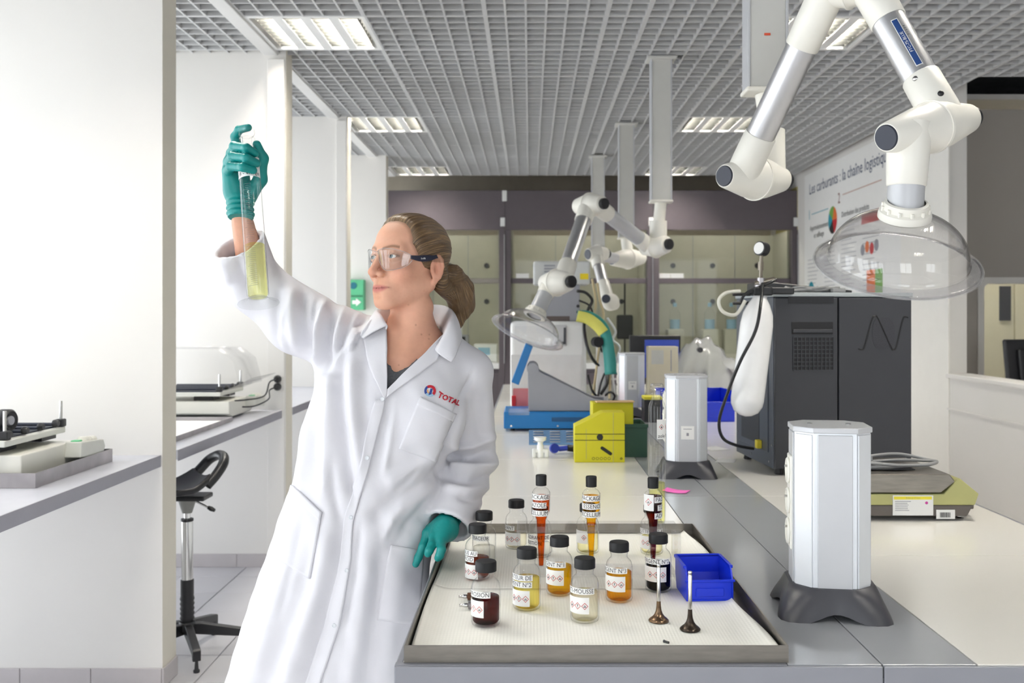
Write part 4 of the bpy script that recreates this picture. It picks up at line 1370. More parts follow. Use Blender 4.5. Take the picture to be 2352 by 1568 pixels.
for k in range(32):
    a = 2 * PI * k / 32
    ca, sa = math.cos(a), math.sin(a)
    rr = 1 / (abs(ca) ** 3 + abs(sa) ** 3) ** (1 / 3)
    oval.append((cxo + 0.040 * rr * ca, czo + 0.055 * rr * sa))
MB().prism(oval, -0.0050, -0.004, 'xz').build('mesh_oval', pmat('perforated_mesh', (44, 44, 50), 0.5, var=0.5, scale=400), an)
N_ = [(1980, 802), (1988, 804), (1995, 796), (2012, 735), (2019, 727), (2027, 732), (2057, 797), (2064, 804), (2071, 796), (2086, 735), (2093, 728), (2099, 730)]
MB().tube([(af(a, b)[0] - 0.006, -0.0048, af(a, b)[1]) for a, b in N_], 0.0026, n=6).build('letter_n_groove', M_BLK, an)
MB().cyl((aw, 0.03, af(2108, 886)[1]), (aw + 0.006, 0.03, af(2108, 886)[1]), 0.006, n=12).build('side_button', M_BLACK, an)
# left flank: recessed panel, screws, fittings
MB().b2((-0.003, 0.06, z0 + 0.05), (0.0, ad_ - 0.04, z0 + 0.50), bevel=0.001, seg=1).build('side_panel', M_CASE2, an)
MB().b2((-0.0045, 0.15, z0 + 0.07), (-0.003, ad_ - 0.08, z0 + 0.46)).build('black_inset', M_CASE, an, smooth=0)
for yy, zz in ((0.02, 0.08), (0.02, 0.52), (0.05, 0.02), (ad_ - 0.02, 0.08), (ad_ - 0.02, 0.52), (0.25, 0.02)):
    MB().cyl((-0.002, yy, z0 + zz), (0.0, yy, z0 + zz), 0.004, n=10).build('screw', M_CHROME, an)
MB().b2((-0.022, 0.12, z0 + 0.055), (-0.003, 0.145, z0 + 0.085), bevel=0.003).build('yellow_inlet', pmat('yellow_fitting', (225, 205, 60), 0.5), an)
for xx in (0.03, aw - 0.04):
    for yy in (0.04, ad_ - 0.05):
        MB().lathe([(0, 0), (0.014, 0), (0.016, 0.004), (0.012, z0), (0, z0)], 16, (xx, yy, 0)).build('foot', M_BLACK, an)
ATOP = BZ + z0 + ah + 0.0008
Ran = Matrix.Translation((0.834, 3.27, 0)) @ Matrix.Rotation(math.radians(4.5), 4, 'Z')
# flat black keyboard-like unit lying on top, and grey leads
tu = thing('control_unit', 'low black control unit lying on top of the gas analyser', 'control unit', tuple(Ran @ Vector((0.02, 0.20, ATOP))), math.radians(4.5))
MB().prism([(0, 0), (0.34, 0), (0.34, 0.012), (0.05, 0.040), (0, 0.040)], 0.0, 0.17, 'xz', bevel=0.003).build('casing', M_BLACK, tu)
MB().b2((0.06, -0.002, 0.006), (0.3, 0.0, 0.012)).build('port_strip', M_CASE2, tu, smooth=0)
cbm = MB()
pts = []
for k in range(26):
    a = k * 0.95
    pts.append((0.10 + 0.055 * math.cos(a) + 0.0030 * k, 0.085 + 0.028 * math.sin(a) + random.uniform(-0.005, 0.005), 0.007 + 0.0042 * (k % 4)))
for k in range(12):
    a = k * 1.1
    pts.append((0.20 + 0.05 * math.cos(a), 0.09 + 0.03 * math.sin(a), 0.010 + 0.004 * (k % 3)))
ca_ = thing('cable_coil', 'tangle of grey leads heaped on the analyser top', 'cable', tuple(Ran @ Vector((0.02, 0.01, ATOP))), math.radians(4.5))
cbm.tube(pts, 0.0045, n=6).build('lead', M_CABLEG, ca_)
MB().b2((0.20, 0.03, 0.0), (0.25, 0.05, 0.016), bevel=0.004).build('connector', M_CABLEG, ca_)

# white gas bottle in its bracket
gb = thing('gas_cylinder', 'slim white gas bottle with pressure gauge hung beside the analyser', 'gas cylinder', tuple(P(1713, 958, 3.19)))
o_ = P(1713, 958, 3.19)
g0, g1_ = P(1712, 955, 3.19) - o_, P(1747, 672, 3.24) - o_
axg = (g1_ - g0).normalized()
Lg = (g1_ - g0).length
MB().lathe([(0, -0.002), (0.020, 0.002), (0.040, 0.014), (0.052, 0.036), (0.0545, 0.055), (0.0545, Lg - 0.11), (0.050, Lg - 0.075), (0.036, Lg - 0.04), (0.024, Lg - 0.02), (0.020, Lg)], 36, g0, axg).build('shell', pmat('white_enamel', (246, 245, 244), 0.25), gb)
tp = g1_
MB().lathe([(0.021, -0.002), (0.022, 0.025), (0.014, 0.028), (0.014, 0.05), (0, 0.05)], 18, tp, (0.05, 0, 1)).build('valve_body', M_STEELD, gb)
vb = tp + Vector((0.0, 0, 0.045))
gc = P(1749, 571, 3.22) - o_
M_FITT = pmat('nickel_fitting', (150, 142, 130), 0.3, metal=0.9)
MB().cyl(vb, gc - Vector((0, 0, 0.020)), 0.006, n=12).build('gauge_stem', M_FITT, gb)
MB().lathe([(0.010, 0), (0.010, 0.03)], 6, vb + Vector((0, 0, 0.03)), (0, 0, 1)).build('hex_nut', M_FITT, gb, smooth=0)
gc = P(1749, 571, 3.22) - o_
gg = MB().lathe([(0, 0.012), (0.018, 0.014), (0.024, 0.012), (0.024, -0.016), (0, -0.016)], 26, gc, (-0.75, -0.6, 0.1)).build('gauge', M_BLACK, gb)
MB().lathe([(0, 0.0155), (0.020, 0.0155), (0.020, 0.0135)], 24, gc, (-0.75, -0.6, 0.1)).build('dial', M_PAPER, gg)
MB().cyl(tp + Vector((-0.02, 0, 0.03)), tp + Vector((0.045, -0.01, 0.045)), 0.009, n=12).build('outlet', M_FITT, gb)
MB().tube([tp + Vector((0.05, -0.01, 0.045)), tp + Vector((0.02, -0.02, 0.03)), tp + Vector((-0.05, -0.02, 0.0)), tp + Vector((-0.07, -0.01, -0.03))], 0.005, n=8).build('lever', M_BLACK, gb)
MB().b2((tp.x - 0.03, tp.y - 0.03, tp.z - 0.01), (tp.x + 0.035, tp.y + 0.03, tp.z + 0.02), bevel=0.005).b2((tp.x + 0.03, tp.y + 0.0, tp.z - 0.005), (tp.x + 0.115, tp.y + 0.06, tp.z + 0.018), bevel=0.004).build('clamp', M_BLACK, gb)
for zz in (0.0, -0.03):
    MB().cyl(tp + Vector((-0.09, 0.02, zz - 0.005)), tp + Vector((-0.03, 0.02, zz - 0.005)), 0.006, n=10).build('clamp_screw', M_BLACK, gb)
MB().tube([tp + Vector((0.0, -0.03, 0.03)), P(1747, 700, 3.14) - o_, P(1735, 760, 3.12) - o_, P(1700, 830, 3.12) - o_, P(1672, 900, 3.16) - o_, P(1652, 965, 3.2) - o_, P(1660, 1005, 3.24) - o_, P(1690, 1022, 3.30) - o_, P(1730, 1030, 3.38) - o_], 0.0055, n=8).build('hose', M_BLACK, gb)
pts = [P(1712, 690, 3.2) - o_, P(1690, 722, 3.2) - o_, P(1660, 715, 3.2) - o_, P(1651, 690, 3.2) - o_, P(1668, 672, 3.21) - o_, P(1700, 668, 3.22) - o_]
MB().tube(pts, 0.006, n=8).build('clear_loop', pmat('translucent_hose', (214, 212, 200), 0.35), gb)

# ------------------------------------------------------------------ bench scale on the right
sx = 2.56 / F
bs = thing('bench_scale', 'olive bench scale with a steel pan beside the nearest tower', 'scale', (0.86, 2.56, BZ))
def sf(px, py):
    return ((px - CX) * sx - 0.86, CZ - (py - CY) * sx - BZ)
M_OLIVE = pmat('olive_enamel', (178, 176, 116), 0.4, var=0.03)
M_TAUPE = pmat('taupe_base', (96, 89, 84), 0.5, var=0.03)
zb_ = 0.012
base = [(0, zb_), (sf(2222, 1190)[0], zb_), (sf(2236, 1165)[0], sf(0, 1160)[1]), (0, sf(0, 1160)[1])]
MB().prism(base, 0.0, 0.30, 'xz', bevel=0.003).build('base', M_TAUPE, bs)
body = [(0.0, sf(0, 1160)[1]), sf(2240, 1160), sf(2249, 1134), sf(2205, 1098), sf(2198, 1101), sf(2168, 1134), (0.0, sf(0, 1134)[1])]
body = [(a, max(b, 0.0)) for a, b in body]
MB().prism(body, 0.0, 0.30, 'xz', bevel=0.003).build('housing', M_OLIVE, bs)
pan = [(0.004, sf(0, 1131)[1]), sf(2160, 1131), sf(2193, 1105), sf(2180, 1088), (0.004, sf(0, 1088)[1])]
MB().prism(pan, -0.004, 0.30, 'xz', bevel=0.003).build('pan', M_STEEL, bs)
for xx in (0.02, 0.30):
    for yy in (0.03, 0.27):
        MB().lathe([(0, 0), (0.012, 0), (0.013, 0.003), (0.006, 0.006), (0.006, zb_), (0, zb_)], 14, (xx, yy, 0)).build('foot', M_CHROME, bs)
MB().b2((sf(2236, 0)[0], 0.05, sf(0, 1178)[1]), (sf(2258, 0)[0], 0.08, sf(0, 1160)[1]), bevel=0.004).build('level_tab', M_TAUPE, bs)
a, b = sf(2050, 1183), sf(2143, 1137)
cd = MB().b2((a[0], -0.0018, a[1]), (b[0], -0.0008, b[1])).build('card', M_PAPER, bs, smooth=0)
MB().b2((a[0] + 0.003, -0.0024, b[1] - 0.011), (b[0] - 0.004, -0.0018, b[1] - 0.003)).build('yellow_header', pmat('label_yellow', (240, 226, 60), 0.6), cd, smooth=0)
lettering('Balance d\'essai', 0.0065, face_front(((a[0] + b[0]) / 2, -0.0026, b[1] - 0.007)), M_OLIVE, cd)
for k in range(6):
    MB().b2((a[0] + 0.006, -0.0022, b[1] - 0.017 - 0.0048 * k), (a[0] + 0.030 + 0.02 * random.random(), -0.0018, b[1] - 0.0155 - 0.0048 * k)).build('text_line', M_PGREY, cd, smooth=0)
MB().lathe([(0, 0), (0.004, 0)], 14, (b[0] - 0.018, -0.0022, b[1] - 0.020), (0, -1, 0)).build('round_mark', pmat('label_purple', (190, 60, 150), 0.6), cd)
a, b = sf(2150, 1191), sf(2193, 1170)
bc = MB().b2((a[0], -0.0018, a[1]), (b[0], -0.0008, b[1])).build('barcode_label', M_PAPER, bs, smooth=0)
xx = a[0] + 0.010
while xx < b[0] - 0.012:
    w_ = random.choice((0.0006, 0.0010, 0.0014))
    MB().b2((xx, -0.0022, a[1] + 0.004), (xx + w_, -0.0018, b[1] - 0.007)).build('bar', M_INK, bc, smooth=0)
    xx += w_ + random.choice((0.0007, 0.0011))
cz_ = BZ + sf(0, 1088)[1] + 0.0025
cc = thing('power_lead', 'coiled grey mains lead with plug lying on the scale', 'cable', (0.95, 2.66, cz_))
def cf(px, py, d):
    return P(px, py, d) - Vector((0.95, 2.66, cz_))
loop = [cf(1990, 1060, 2.66), cf(2060, 1056, 2.70), cf(2120, 1062, 2.74), cf(2152, 1070, 2.72), cf(2130, 1074, 2.66), cf(2060, 1068, 2.60), cf(1990, 1062, 2.58), cf(1950, 1066, 2.62), cf(1985, 1050, 2.70), cf(2060, 1042, 2.76), cf(2130, 1058, 2.76), cf(2150, 1067, 2.70), cf(2090, 1073, 2.64), cf(2000, 1072, 2.58)]
loop = [Vector((v.x, v.y, max(v.z, 0.006))) for v in loop]
MB().tube(loop, 0.0045, n=8).build('lead', M_CABLEG, cc)
pg = cf(1988, 1052, 2.60)
MB().box((pg.x, pg.y, max(pg.z, 0.012)), (0.034, 0.022, 0.024), bevel=0.005).build('plug', M_CABLEG, cc)
for k in (-1, 1):
    MB().cyl((pg.x - 0.004 + k * 0.008, pg.y, max(pg.z, 0.012) + 0.010), (pg.x - 0.006 + k * 0.008, pg.y, max(pg.z, 0.012) + 0.036), 0.0022, n=8).build('pin', M_CHROME, cc)
MB().b2((-0.05, -0.05, 0.0), (0.10, 0.03, 0.002)).build('black_pouch', M_BLK, cc, smooth=0)

# ------------------------------------------------------------------ yellow boxes and green crate
M_YEL = pmat('yellow_card', (204, 196, 22), 0.55, var=0.02)
M_YLINE = pmat('box_black_print', (30, 30, 24), 0.6)
sy = 3.57 / F
yb = thing('yellow_box', 'slant topped yellow card box with a black band', 'box', (P(1320, 1062, 3.57).x, 3.57, BZ + 0.0006))
def yf(px, py):
    return ((px - 1320) * sy, (1062 - py) * sy)
outl = [(0, 0), yf(1435, 1062), yf(1435, 948), yf(1385, 948), yf(1320, 980)]
MB().prism(outl, 0.0, 0.11, 'xz', bevel=0.0012).build('carton', M_YEL, yb)
for py in (997, 1011):
    MB().b2((0, -0.0011, yf(0, py)[1] - 0.001), (yf(1435, 0)[0], -0.0004, yf(0, py)[1] + 0.001)).build('black_line', M_YLINE, yb, smooth=0)
MB().lathe([(0, 0.0014), (0.0118, 0.0014), (0.0118, 0)], 24, (*[yf(1378, 1004)[0], 0, yf(1378, 1004)[1]],), (0, -1, 0)).build('round_hole', M_YLINE, yb)
pa, pb = Vector((yf(1383, 1029)[0], -0.0013, yf(1383, 1029)[1])), Vector((yf(1402, 1042)[0], -0.0013, yf(1402, 1042)[1]))
dv = (pb - pa).normalized(); nv = Vector((-dv.z, 0, dv.x))
ring = []
for k in range(13):
    a = PI / 2 + PI * k / 12
    ring.append(pa + (dv * math.cos(a) + nv * math.sin(a)) * 0.0062)
for k in range(13):
    a = -PI / 2 + PI * k / 12
    ring.append(pb + (dv * math.cos(a) + nv * math.sin(a)) * 0.0062)
MB().add(ring, [tuple(range(len(ring)))[::-1]]).build('slot_hole', M_YLINE, yb, smooth=0)
for k in range(5):
    c = yf(1363 + 9 * k, 1053)
    MB().lathe([(0.0042, 0.0012), (0.0055, 0.0012)], 12, (c[0], 0, c[1]), (0, -1, 0)).build('round_pictogram', M_YLINE, yb)
MB().lathe([(0.0025, 0.0012), (0.0042, 0.0012)], 12, (yf(1427, 0)[0], 0, yf(0, 1053)[1]), (0, -1, 0)).build('round_pictogram', M_YLINE, yb)
MB().b2((yf(1346, 0)[0], -0.001, 0.012), (yf(1347, 0)[0], -0.0004, yf(0, 986)[1])).build('flap_line', M_OLIVE, yb, smooth=0)
MB().b2((yf(1408, 0)[0], -0.001, 0.0), (yf(1409, 0)[0], -0.0004, yf(0, 948)[1])).build('flap_line', M_OLIVE, yb, smooth=0)
gcx = P(1432, 1058, 3.62).x
gcr = thing('green_crate', 'dark green plastic crate half behind the yellow box', 'crate', (gcx, 3.70, BZ + 0.0006))
M_GRN = pmat('bottle_green_plastic', (46, 82, 68), 0.5)
MB().b2((-0.12, 0, 0), (0.10, 0.20, 0.004)).build('bottom', M_GRN, gcr, smooth=0)
for lo, hi in (((-0.12, 0, 0.004), (0.10, 0.004, 0.125)), ((-0.12, 0.196, 0.004), (0.10, 0.20, 0.125)), ((-0.12, 0.004, 0.004), (-0.116, 0.196, 0.125)), ((0.096, 0.004, 0.004), (0.10, 0.196, 0.125))):
    MB().b2(lo, hi).build('wall', M_GRN, gcr, smooth=0)
MB().b2((-0.124, -0.004, 0.115), (0.104, 0.0, 0.128), bevel=0.001, seg=1).build('rim', M_GRN, gcr)
y2 = thing('yellow_box', 'second yellow card box leaning in the green crate', 'box', (gcx + 0.0, 3.72, BZ + 0.006))
MB().box((-0.03, 0.08, 0.105), (0.16, 0.09, 0.19), rz=0.06, bevel=0.0015).build('carton', M_YEL, y2)
MB().box((-0.02, 0.05, 0.2035), (0.15, 0.05, 0.004), rz=0.1).build('card_flap', pmat('kraft_card', (214, 180, 130), 0.7), y2)

# white pinch fitting with blue valve, and blue perforated plate
wf_ = thing('tap_fitting', 'small white plastic tap fitting on the bench', 'fitting', (P(1241, 1048, 3.70).x, 3.70, BZ + 0.0006))
MB().lathe([(0.0, 0), (0.013, 0), (0.013, 0.045), (0.010, 0.05), (0.010, 0.060), (0.023, 0.066), (0.024, 0.078), (0, 0.080)], 20, (0, 0, 0.0)).build('barrel', M_WPLAST2, wf_)
for sgx in (-1, 1):
    MB().b2((sgx * 0.024 - 0.007, -0.012, 0), (sgx * 0.024 + 0.007, 0.012, 0.032), bevel=0.003).build('leg', M_WPLAST2, wf_)
MB().b2((-0.024, -0.010, 0.018), (0.024, 0.010, 0.032), bevel=0.003).build('bridge', M_WPLAST2, wf_)
bv = thing('blue_valve', 'small blue hand valve with black grip beside the white fitting', 'valve', (P(1272, 1035, 3.78).x, 3.80, BZ + 0.0006))
M_DBL = pmat('deep_blue_plastic', (36, 58, 170), 0.4)
MB().lathe([(0, 0), (0.018, 0), (0.020, 0.006), (0.018, 0.018), (0, 0.018)], 20, (0, 0, 0.020), (0.3, -1, 0.2)).build('wheel', M_DBL, bv)
MB().cyl((0.02, 0, 0.018), (0.055, 0.0, 0.022), 0.010, n=14).build('collar', M_DBL, bv)
MB().cyl((0.055, 0, 0.022), (0.10, 0.01, 0.014), 0.013, n=14).build('grip', M_BLACK, bv)
MB().tube([(0.1, 0.01, 0.014), (0.125, -0.01, 0.012), (0.14, -0.05, 0.006), (0.15, -0.12, 0.004)], 0.003, n=6).build('wire', pmat('brown_wire', (120, 80, 60), 0.5), bv)
bpth = thing('louvred_plate', 'blue louvred metal plate lying behind the white fitting', 'plate', (P(1270, 1010, 4.0).x, 4.05, BZ + 0.0006))
M_LBL = pmat('pale_blue_metal', (120, 160, 205), 0.35, metal=0.4)
MB().prism([(0, 0), (0.012, 0), (0.05, 0.055), (0.047, 0.058), (0, 0.006)], -0.10, 0.12, 'yz').build('sheet', M_LBL, bpth, smooth=0)
for i in range(3):
    for k in range(5):
        MB().box((-0.06 + 0.07 * i, 0.006 + 0.007 * k, 0.012 + 0.010 * k), (0.045, 0.006, 0.005), bevel=0.002, seg=1).build('louvre', M_ALU, bpth)

# ------------------------------------------------------------------ blue tilting instrument
SB = 4.53 / F
bi = thing('tilting_instrument', 'blue and grey instrument with a sloped flank and tilted blue screen', 'instrument', (P(1157, 990, 4.53).x, 4.53, BZ))
def bf(px, py):
    return ((px - 1157) * SB, (990 - py) * SB)
M_CBLUE = pmat('cobalt_enamel', (20, 118, 188), 0.4, var=0.02)
M_MGREY = pmat('mid_grey_enamel', (158, 159, 166), 0.45, var=0.02)
MB().b2((0, 0, 0.012), (bf(1412, 0)[0], 0.30, bf(0, 946)[1]), bevel=0.004).build('base', M_CBLUE, bi)
for xx in (0.04, bf(1400, 0)[0] - 0.05):
    for yy in (0.04, 0.26):
        MB().lathe([(0, 0), (0.012, 0), (0.010, 0.013), (0, 0.013)], 12, (xx, yy, 0)).build('foot', M_BLACK, bi)
for k in range(30):
    MB().b2((bf(1268, 0)[0] + 0.0055 * k, -0.001, bf(0, 968)[1]), (bf(1268, 0)[0] + 0.0055 * k + 0.0025, 0.0005, bf(0, 958)[1])).build('vent_slot', M_NAVY, bi, smooth=0)
for px, py in ((1174, 978), (1281, 978)):
    MB().lathe([(0, 0.0015), (0.005, 0.0015), (0.005, 0)], 10, (bf(px, 0)[0], 0, bf(0, py)[1]), (0, -1, 0)).build('screw', M_CHROME, bi)
flank = [bf(1214, 945), bf(1396, 945), bf(1396, 922), bf(1366, 918), bf(1240, 855), bf(1236, 842), bf(1226, 834), bf(1216, 835), bf(1212, 845)]
for yy in (0.03, 0.24):
    MB().prism(flank, yy, yy + 0.02, 'xz', bevel=0.002).build('flank', M_MGREY, bi)
MB().b2((bf(1218, 0)[0], 0.05, bf(0, 945)[1]), (bf(1390, 0)[0], 0.24, bf(0, 925)[1])).build('cradle', pmat('dark_recess', (70, 70, 76), 0.5), bi, smooth=0)
pth = [bf(1216, 792), bf(1224, 798), bf(1192, 886), bf(1175, 880)]
MB().prism([bf(1207, 790), bf(1224, 797), bf(1191, 886), bf(1174, 879)], 0.05, 0.24, 'xz', bevel=0.003).build('tilted_screen', M_CBLUE, bi)
MB().cyl((bf(1224, 848)[0], 0.02, bf(1224, 848)[1]), (bf(1224, 848)[0], 0.27, bf(1224, 848)[1]), 0.028, n=24).build('hinge', M_MGREY, bi)
MB().b2((bf(1168, 0)[0], -0.003, bf(0, 953)[1]), (bf(1216, 0)[0], -0.0005, bf(0, 938)[1])).build('maker_plate', M_ACRYL, bi, smooth=0)
# clear and red plastic holders beside it
M_REDP = clear('red_plastic', (0.95, 0.45, 0.46), (0.8, 0.2, 0.22), 0.8, haze=0.25)
M_REDS = pmat('solid_red_plastic', (226, 30, 40), 0.4)
rh = thing('red_holder', 'translucent red holder standing behind the blue screen', 'holder', (P(1200, 940, 4.75).x, 4.86, BZ + 0.0006))
MB().b2((-0.05, 0, 0), (0.05, 0.006, 0.17)).b2((-0.05, 0.09, 0), (0.05, 0.096, 0.17)).b2((-0.05, 0.006, 0), (-0.045, 0.09, 0.17)).b2((0.045, 0.006, 0), (0.05, 0.09, 0.17)).build('clear_walls', M_REDP, rh, smooth=0)
MB().b2((-0.044, 0.007, 0), (0.044, 0.089, 0.004)).build('bottom', M_REDS, rh, smooth=0)
MB().b2((-0.055, -0.012, 0.02), (-0.035, -0.001, 0.14), bevel=0.002).build('red_tab', M_REDS, rh)
rb = thing('red_tub', 'clear tub with red liner beside the white instrument', 'tub', (P(1300, 905, 5.2).x, 5.10, BZ + 0.0006))
MB().b2((-0.10, 0, 0), (0.10, 0.004, 0.13)).b2((-0.10, 0.14, 0), (0.10, 0.144, 0.13)).b2((-0.10, 0.004, 0), (-0.096, 0.14, 0.13)).b2((0.096, 0.004, 0), (0.10, 0.14, 0.13)).build('clear_walls', M_REDP, rb, smooth=0)
MB().b2((-0.095, 0.005, 0), (0.095, 0.139, 0.06)).build('liner', M_REDS, rb, smooth=0)
rg = MB().b2((-0.104, -0.004, 0.11), (0.104, 0.0, 0.118)).b2((-0.104, 0.144, 0.11), (0.104, 0.148, 0.118)).build('red_rim', M_REDS, rb, smooth=0)
for k, (px, d) in enumerate(((1335, 4.98), (1347, 4.94))):
    t = thing('glass_flask', ('clear glass flask behind the grey sloped flank', 'smaller clear flask nearer the power tower')[k], 'flask', (P(px, 0, d).x, d, BZ + 0.0006), 0, 'clear flasks on the bench')
    MB().lathe([(0, 0), (0.026, 0), (0.028, 0.004), (0.028, 0.085), (0.013, 0.115), (0.012, 0.135)], 20).build('glass_body', M_GLASS, t, smooth=50)
    MB().lathe([(0.0105, 0.125), (0.012, 0.137), (0.017, 0.142), (0.017, 0.155), (0, 0.157)], 10).build('stopper', M_GLASS, t, smooth=20)

# ------------------------------------------------------------------ large white instrument and grey sampler on it
D5 = 5.6
wi = thing('white_instrument', 'large rounded white instrument under the middle extraction hood', 'instrument', (P(1172, 0, D5).x, D5, BZ))
wI = (1347 - 1172) * D5 / F
hI = CZ - (738 - CY) * D5 / F - BZ
MB().b2((0, 0, 0.0), (wI, 0.55, hI), bevel=0.025, seg=3).build('casing', M_WPLAST2, wi)
MB().b2((0.005, -0.004, 0.02), (wI - 0.03, 0.0, hI * 0.62), bevel=0.001, seg=1).build('lower_door', pmat('instrument_door', (222, 222, 222), 0.4), wi)
hd = MB().b2((wI * 0.56, -0.006, hI * 0.72), (wI * 0.74, 0.0, hI * 0.96), bevel=0.004).build('handle_recess', pmat('recess_grey', (200, 200, 202), 0.4), wi)
MB().b2((wI * 0.70, -0.010, hI * 0.76), (wI * 0.73, -0.006, hI * 0.93), bevel=0.001, seg=1).b2((wI * 0.60, -0.010, hI * 0.74), (wI * 0.73, -0.006, hI * 0.77), bevel=0.001, seg=1).build('handle', M_DARK, hd)
D6 = 5.75
gs = thing('grey_sampler', 'grey autosampler tower with dark vents on top of the white instrument', 'instrument', (P(1225, 0, D6).x, D6, BZ + hI + 0.0006))
wS = (1332 - 1225) * D6 / F
MB().b2((0.07, 0.0, 0.0), (wS, 0.25, 0.22), bevel=0.006).build('lower_case', M_MGREY, gs)
MB().b2((0.07, -0.004, 0.0), (wS * 0.78, 0.0, 0.03)).build('dark_band', pmat('sampler_band', (96, 84, 80), 0.5), gs, smooth=0)
uc = MB().b2((0.0, -0.02, 0.22), (wS + 0.06, 0.27, 0.36), bevel=0.012).build('upper_case', pmat('pale_grey_case', (206, 208, 206), 0.4), gs)
for k in range(5):
    MB().b2((0.065, -0.023, 0.255 + 0.018 * k), (0.13, -0.02, 0.265 + 0.018 * k)).build('vent', M_MGREY, uc, smooth=0)
MB().b2((wS + 0.0, -0.0235, 0.25), (wS + 0.05, -0.02, 0.285)).build('yellow_sticker', pmat('yellow_sticker', (240, 214, 20), 0.5), uc, smooth=0)
for k in range(2):
    MB().lathe([(0, 0.01), (0.010, 0.01), (0.010, 0)], 12, (wS - 0.012, 0, 0.055 + 0.035 * k), (0, -1, 0)).build('round_port', M_BLACK, gs)
# hoses and cloth behind the instrument
hs = thing('hose_bundle', 'tangle of black and beige hoses beside the white instrument', 'hoses', (P(1384, 0, 5.5).x, 5.50, BZ + 0.0006))
oh = Vector((P(1384, 0, 5.5).x, 5.50, BZ + 0.0006))
def hf(px, py, d=5.50):
    return P(px, py, d) - oh
M_BEIGE = pmat('beige_hose', (206, 190, 150), 0.5)
for pts, r, m, nm in (
    ([(1325, 668), (1345, 672), (1360, 690), (1350, 712), (1342, 740), (1345, 780), (1356, 815), (1370, 835), (1390, 850), (1394, 880), (1380, 905)], 0.009, M_BLACK, 'black_hose'),
    ([(1330, 690), (1352, 700), (1362, 720), (1375, 760), (1380, 800), (1392, 840), (1380, 880), (1372, 915)], 0.006, M_BLACK, 'black_hose'),
    ([(1372, 650), (1378, 690), (1386, 720), (1384, 760), (1410, 800), (1402, 850), (1400, 915)], 0.008, M_BEIGE, 'beige_hose'),
    ([(1360, 640), (1368, 690), (1366, 730), (1378, 770), (1372, 830), (1362, 910)], 0.007, M_BEIGE, 'beige_hose'),
    ([(1395, 730), (1414, 760), (1408, 780), (1424, 800), (1408, 850), (1412, 915)], 0.007, M_WPLAST2, 'white_hose'),
    ([(1350, 860), (1362, 900), (1382, 912), (1402, 900), (1412, 910), (1404, 925)], 0.007, M_BLACK, 'black_hose')):
    MB().tube([hf(a, b, 5.50 + 0.02 * (k % 3)) for k, (a, b) in enumerate(pts)], r, n=8).build(nm, m, hs)
MB().b2(hf(1372, 940, 5.52)[:], (hf(1396, 0, 5.52).x, 0.14, hf(0, 795).z)).build('white_block', M_WPLAST2, hs, smooth=0)
MB().lathe([(0, 0), (0.03, 0.0), (0.03, 0.05), (0, 0.05)], 16, hf(1368, 785), (0.3, -1, 0)).build('black_fan', M_BLACK, hs)
MB().b2((-0.05, -0.05, 0), (0.06, 0.06, 0.04), bevel=0.01).build('junction_base', M_DARK, hs)
gl = thing('rubber_apron', 'folded yellow and teal rubber sheet hung over the instrument side', 'rubber sheet', tuple(P(1330, 730, 5.42)))
og = P(1330, 730, 5.42)
def ribbon(pa, w, m, nm, d):
    A_, vs, fs = catmull([P(a, b, d) - og for a, b in pa], 6), [], []
    for k, p in enumerate(A_):
        t_ = (A_[min(k + 1, len(A_) - 1)] - A_[max(k - 1, 0)]).normalized()
        nn = Vector((t_.z, 0, -t_.x)) * (w[0] + (w[1] - w[0]) * k / len(A_))
        vs += [p - nn, p + nn + Vector((0, 0.03, 0))]
    for k in range(len(A_) - 1):
        fs.append((2 * k, 2 * k + 1, 2 * k + 3, 2 * k + 2))
    o = MB().add(vs, fs).build(nm, m, gl, smooth=60)
    md = o.modifiers.new('thickness', 'SOLIDIFY'); md.thickness = 0.006
ribbon([(1326, 726), (1350, 732), (1372, 748), (1386, 765)], (0.03, 0.03), pmat('yellow_rubber', (226, 224, 110), 0.5), 'yellow_side', 5.40)
ribbon([(1326, 722), (1356, 726), (1384, 750), (1396, 790), (1404, 860)], (0.02, 0.035), pmat('teal_rubber', (52, 146, 138), 0.5), 'teal_side', 5.44)

# monitor, cardboard box, wrapped machine, big blue bin
mn = thing('computer_monitor', 'black monitor with a dark blue screen behind the cardboard box', 'monitor', (P(1505, 0, 6.4).x, 6.4, BZ + 0.0006))
km = 6.4 / F
mw, mt, mb_ = (1564 - 1447) * km / 2, CZ - (770 - CY) * km - BZ, 0.10
MB().lathe([(0, 0), (0.11, 0), (0.11, 0.008), (0.03, 0.014), (0, 0.014)], 24, (0, 0.06, 0)).build('foot', M_BLACK, mn)
MB().b2((-0.03, 0.05, 0.012), (0.03, 0.07, 0.2)).build('stand', M_BLACK, mn, smooth=0)
MB().b2((-mw, 0.0, mb_), (mw, 0.05, mt), bevel=0.006).build('bezel', M_BLACK, mn)
MB().b2((-mw + 0.10, -0.002, mb_ + 0.03), (mw - 0.012, 0.0, mt - 0.03)).build('screen', pmat('blue_screen', (44, 62, 140), 0.3, emit=0.35), mn, smooth=0)
M_KR = pmat('pale_cardboard', (214, 206, 180), 0.7)
kb = 5.45 / F
cbx = thing('cardboard_box', 'pale cardboard box with a grey label in front of the monitor', 'box', (P(1490, 0, 5.45).x, 5.45, BZ + 0.0006))
hb = CZ - (796 - CY) * kb - BZ
MB().b2((0, 0, 0), (68 * kb, 0.12, hb), bevel=0.001).build('carton', M_KR, cbx)
MB().b2((0.015, -0.0012, hb - 0.10), (0.085, -0.0004, hb - 0.02)).build('paper_label', pmat('box_label', (200, 200, 192), 0.7), cbx, smooth=0)
MB().b2((0.125, -0.0012, hb - 0.14), (0.130, -0.0004, hb - 0.02)).build('print_line', M_PGREY, cbx, smooth=0)
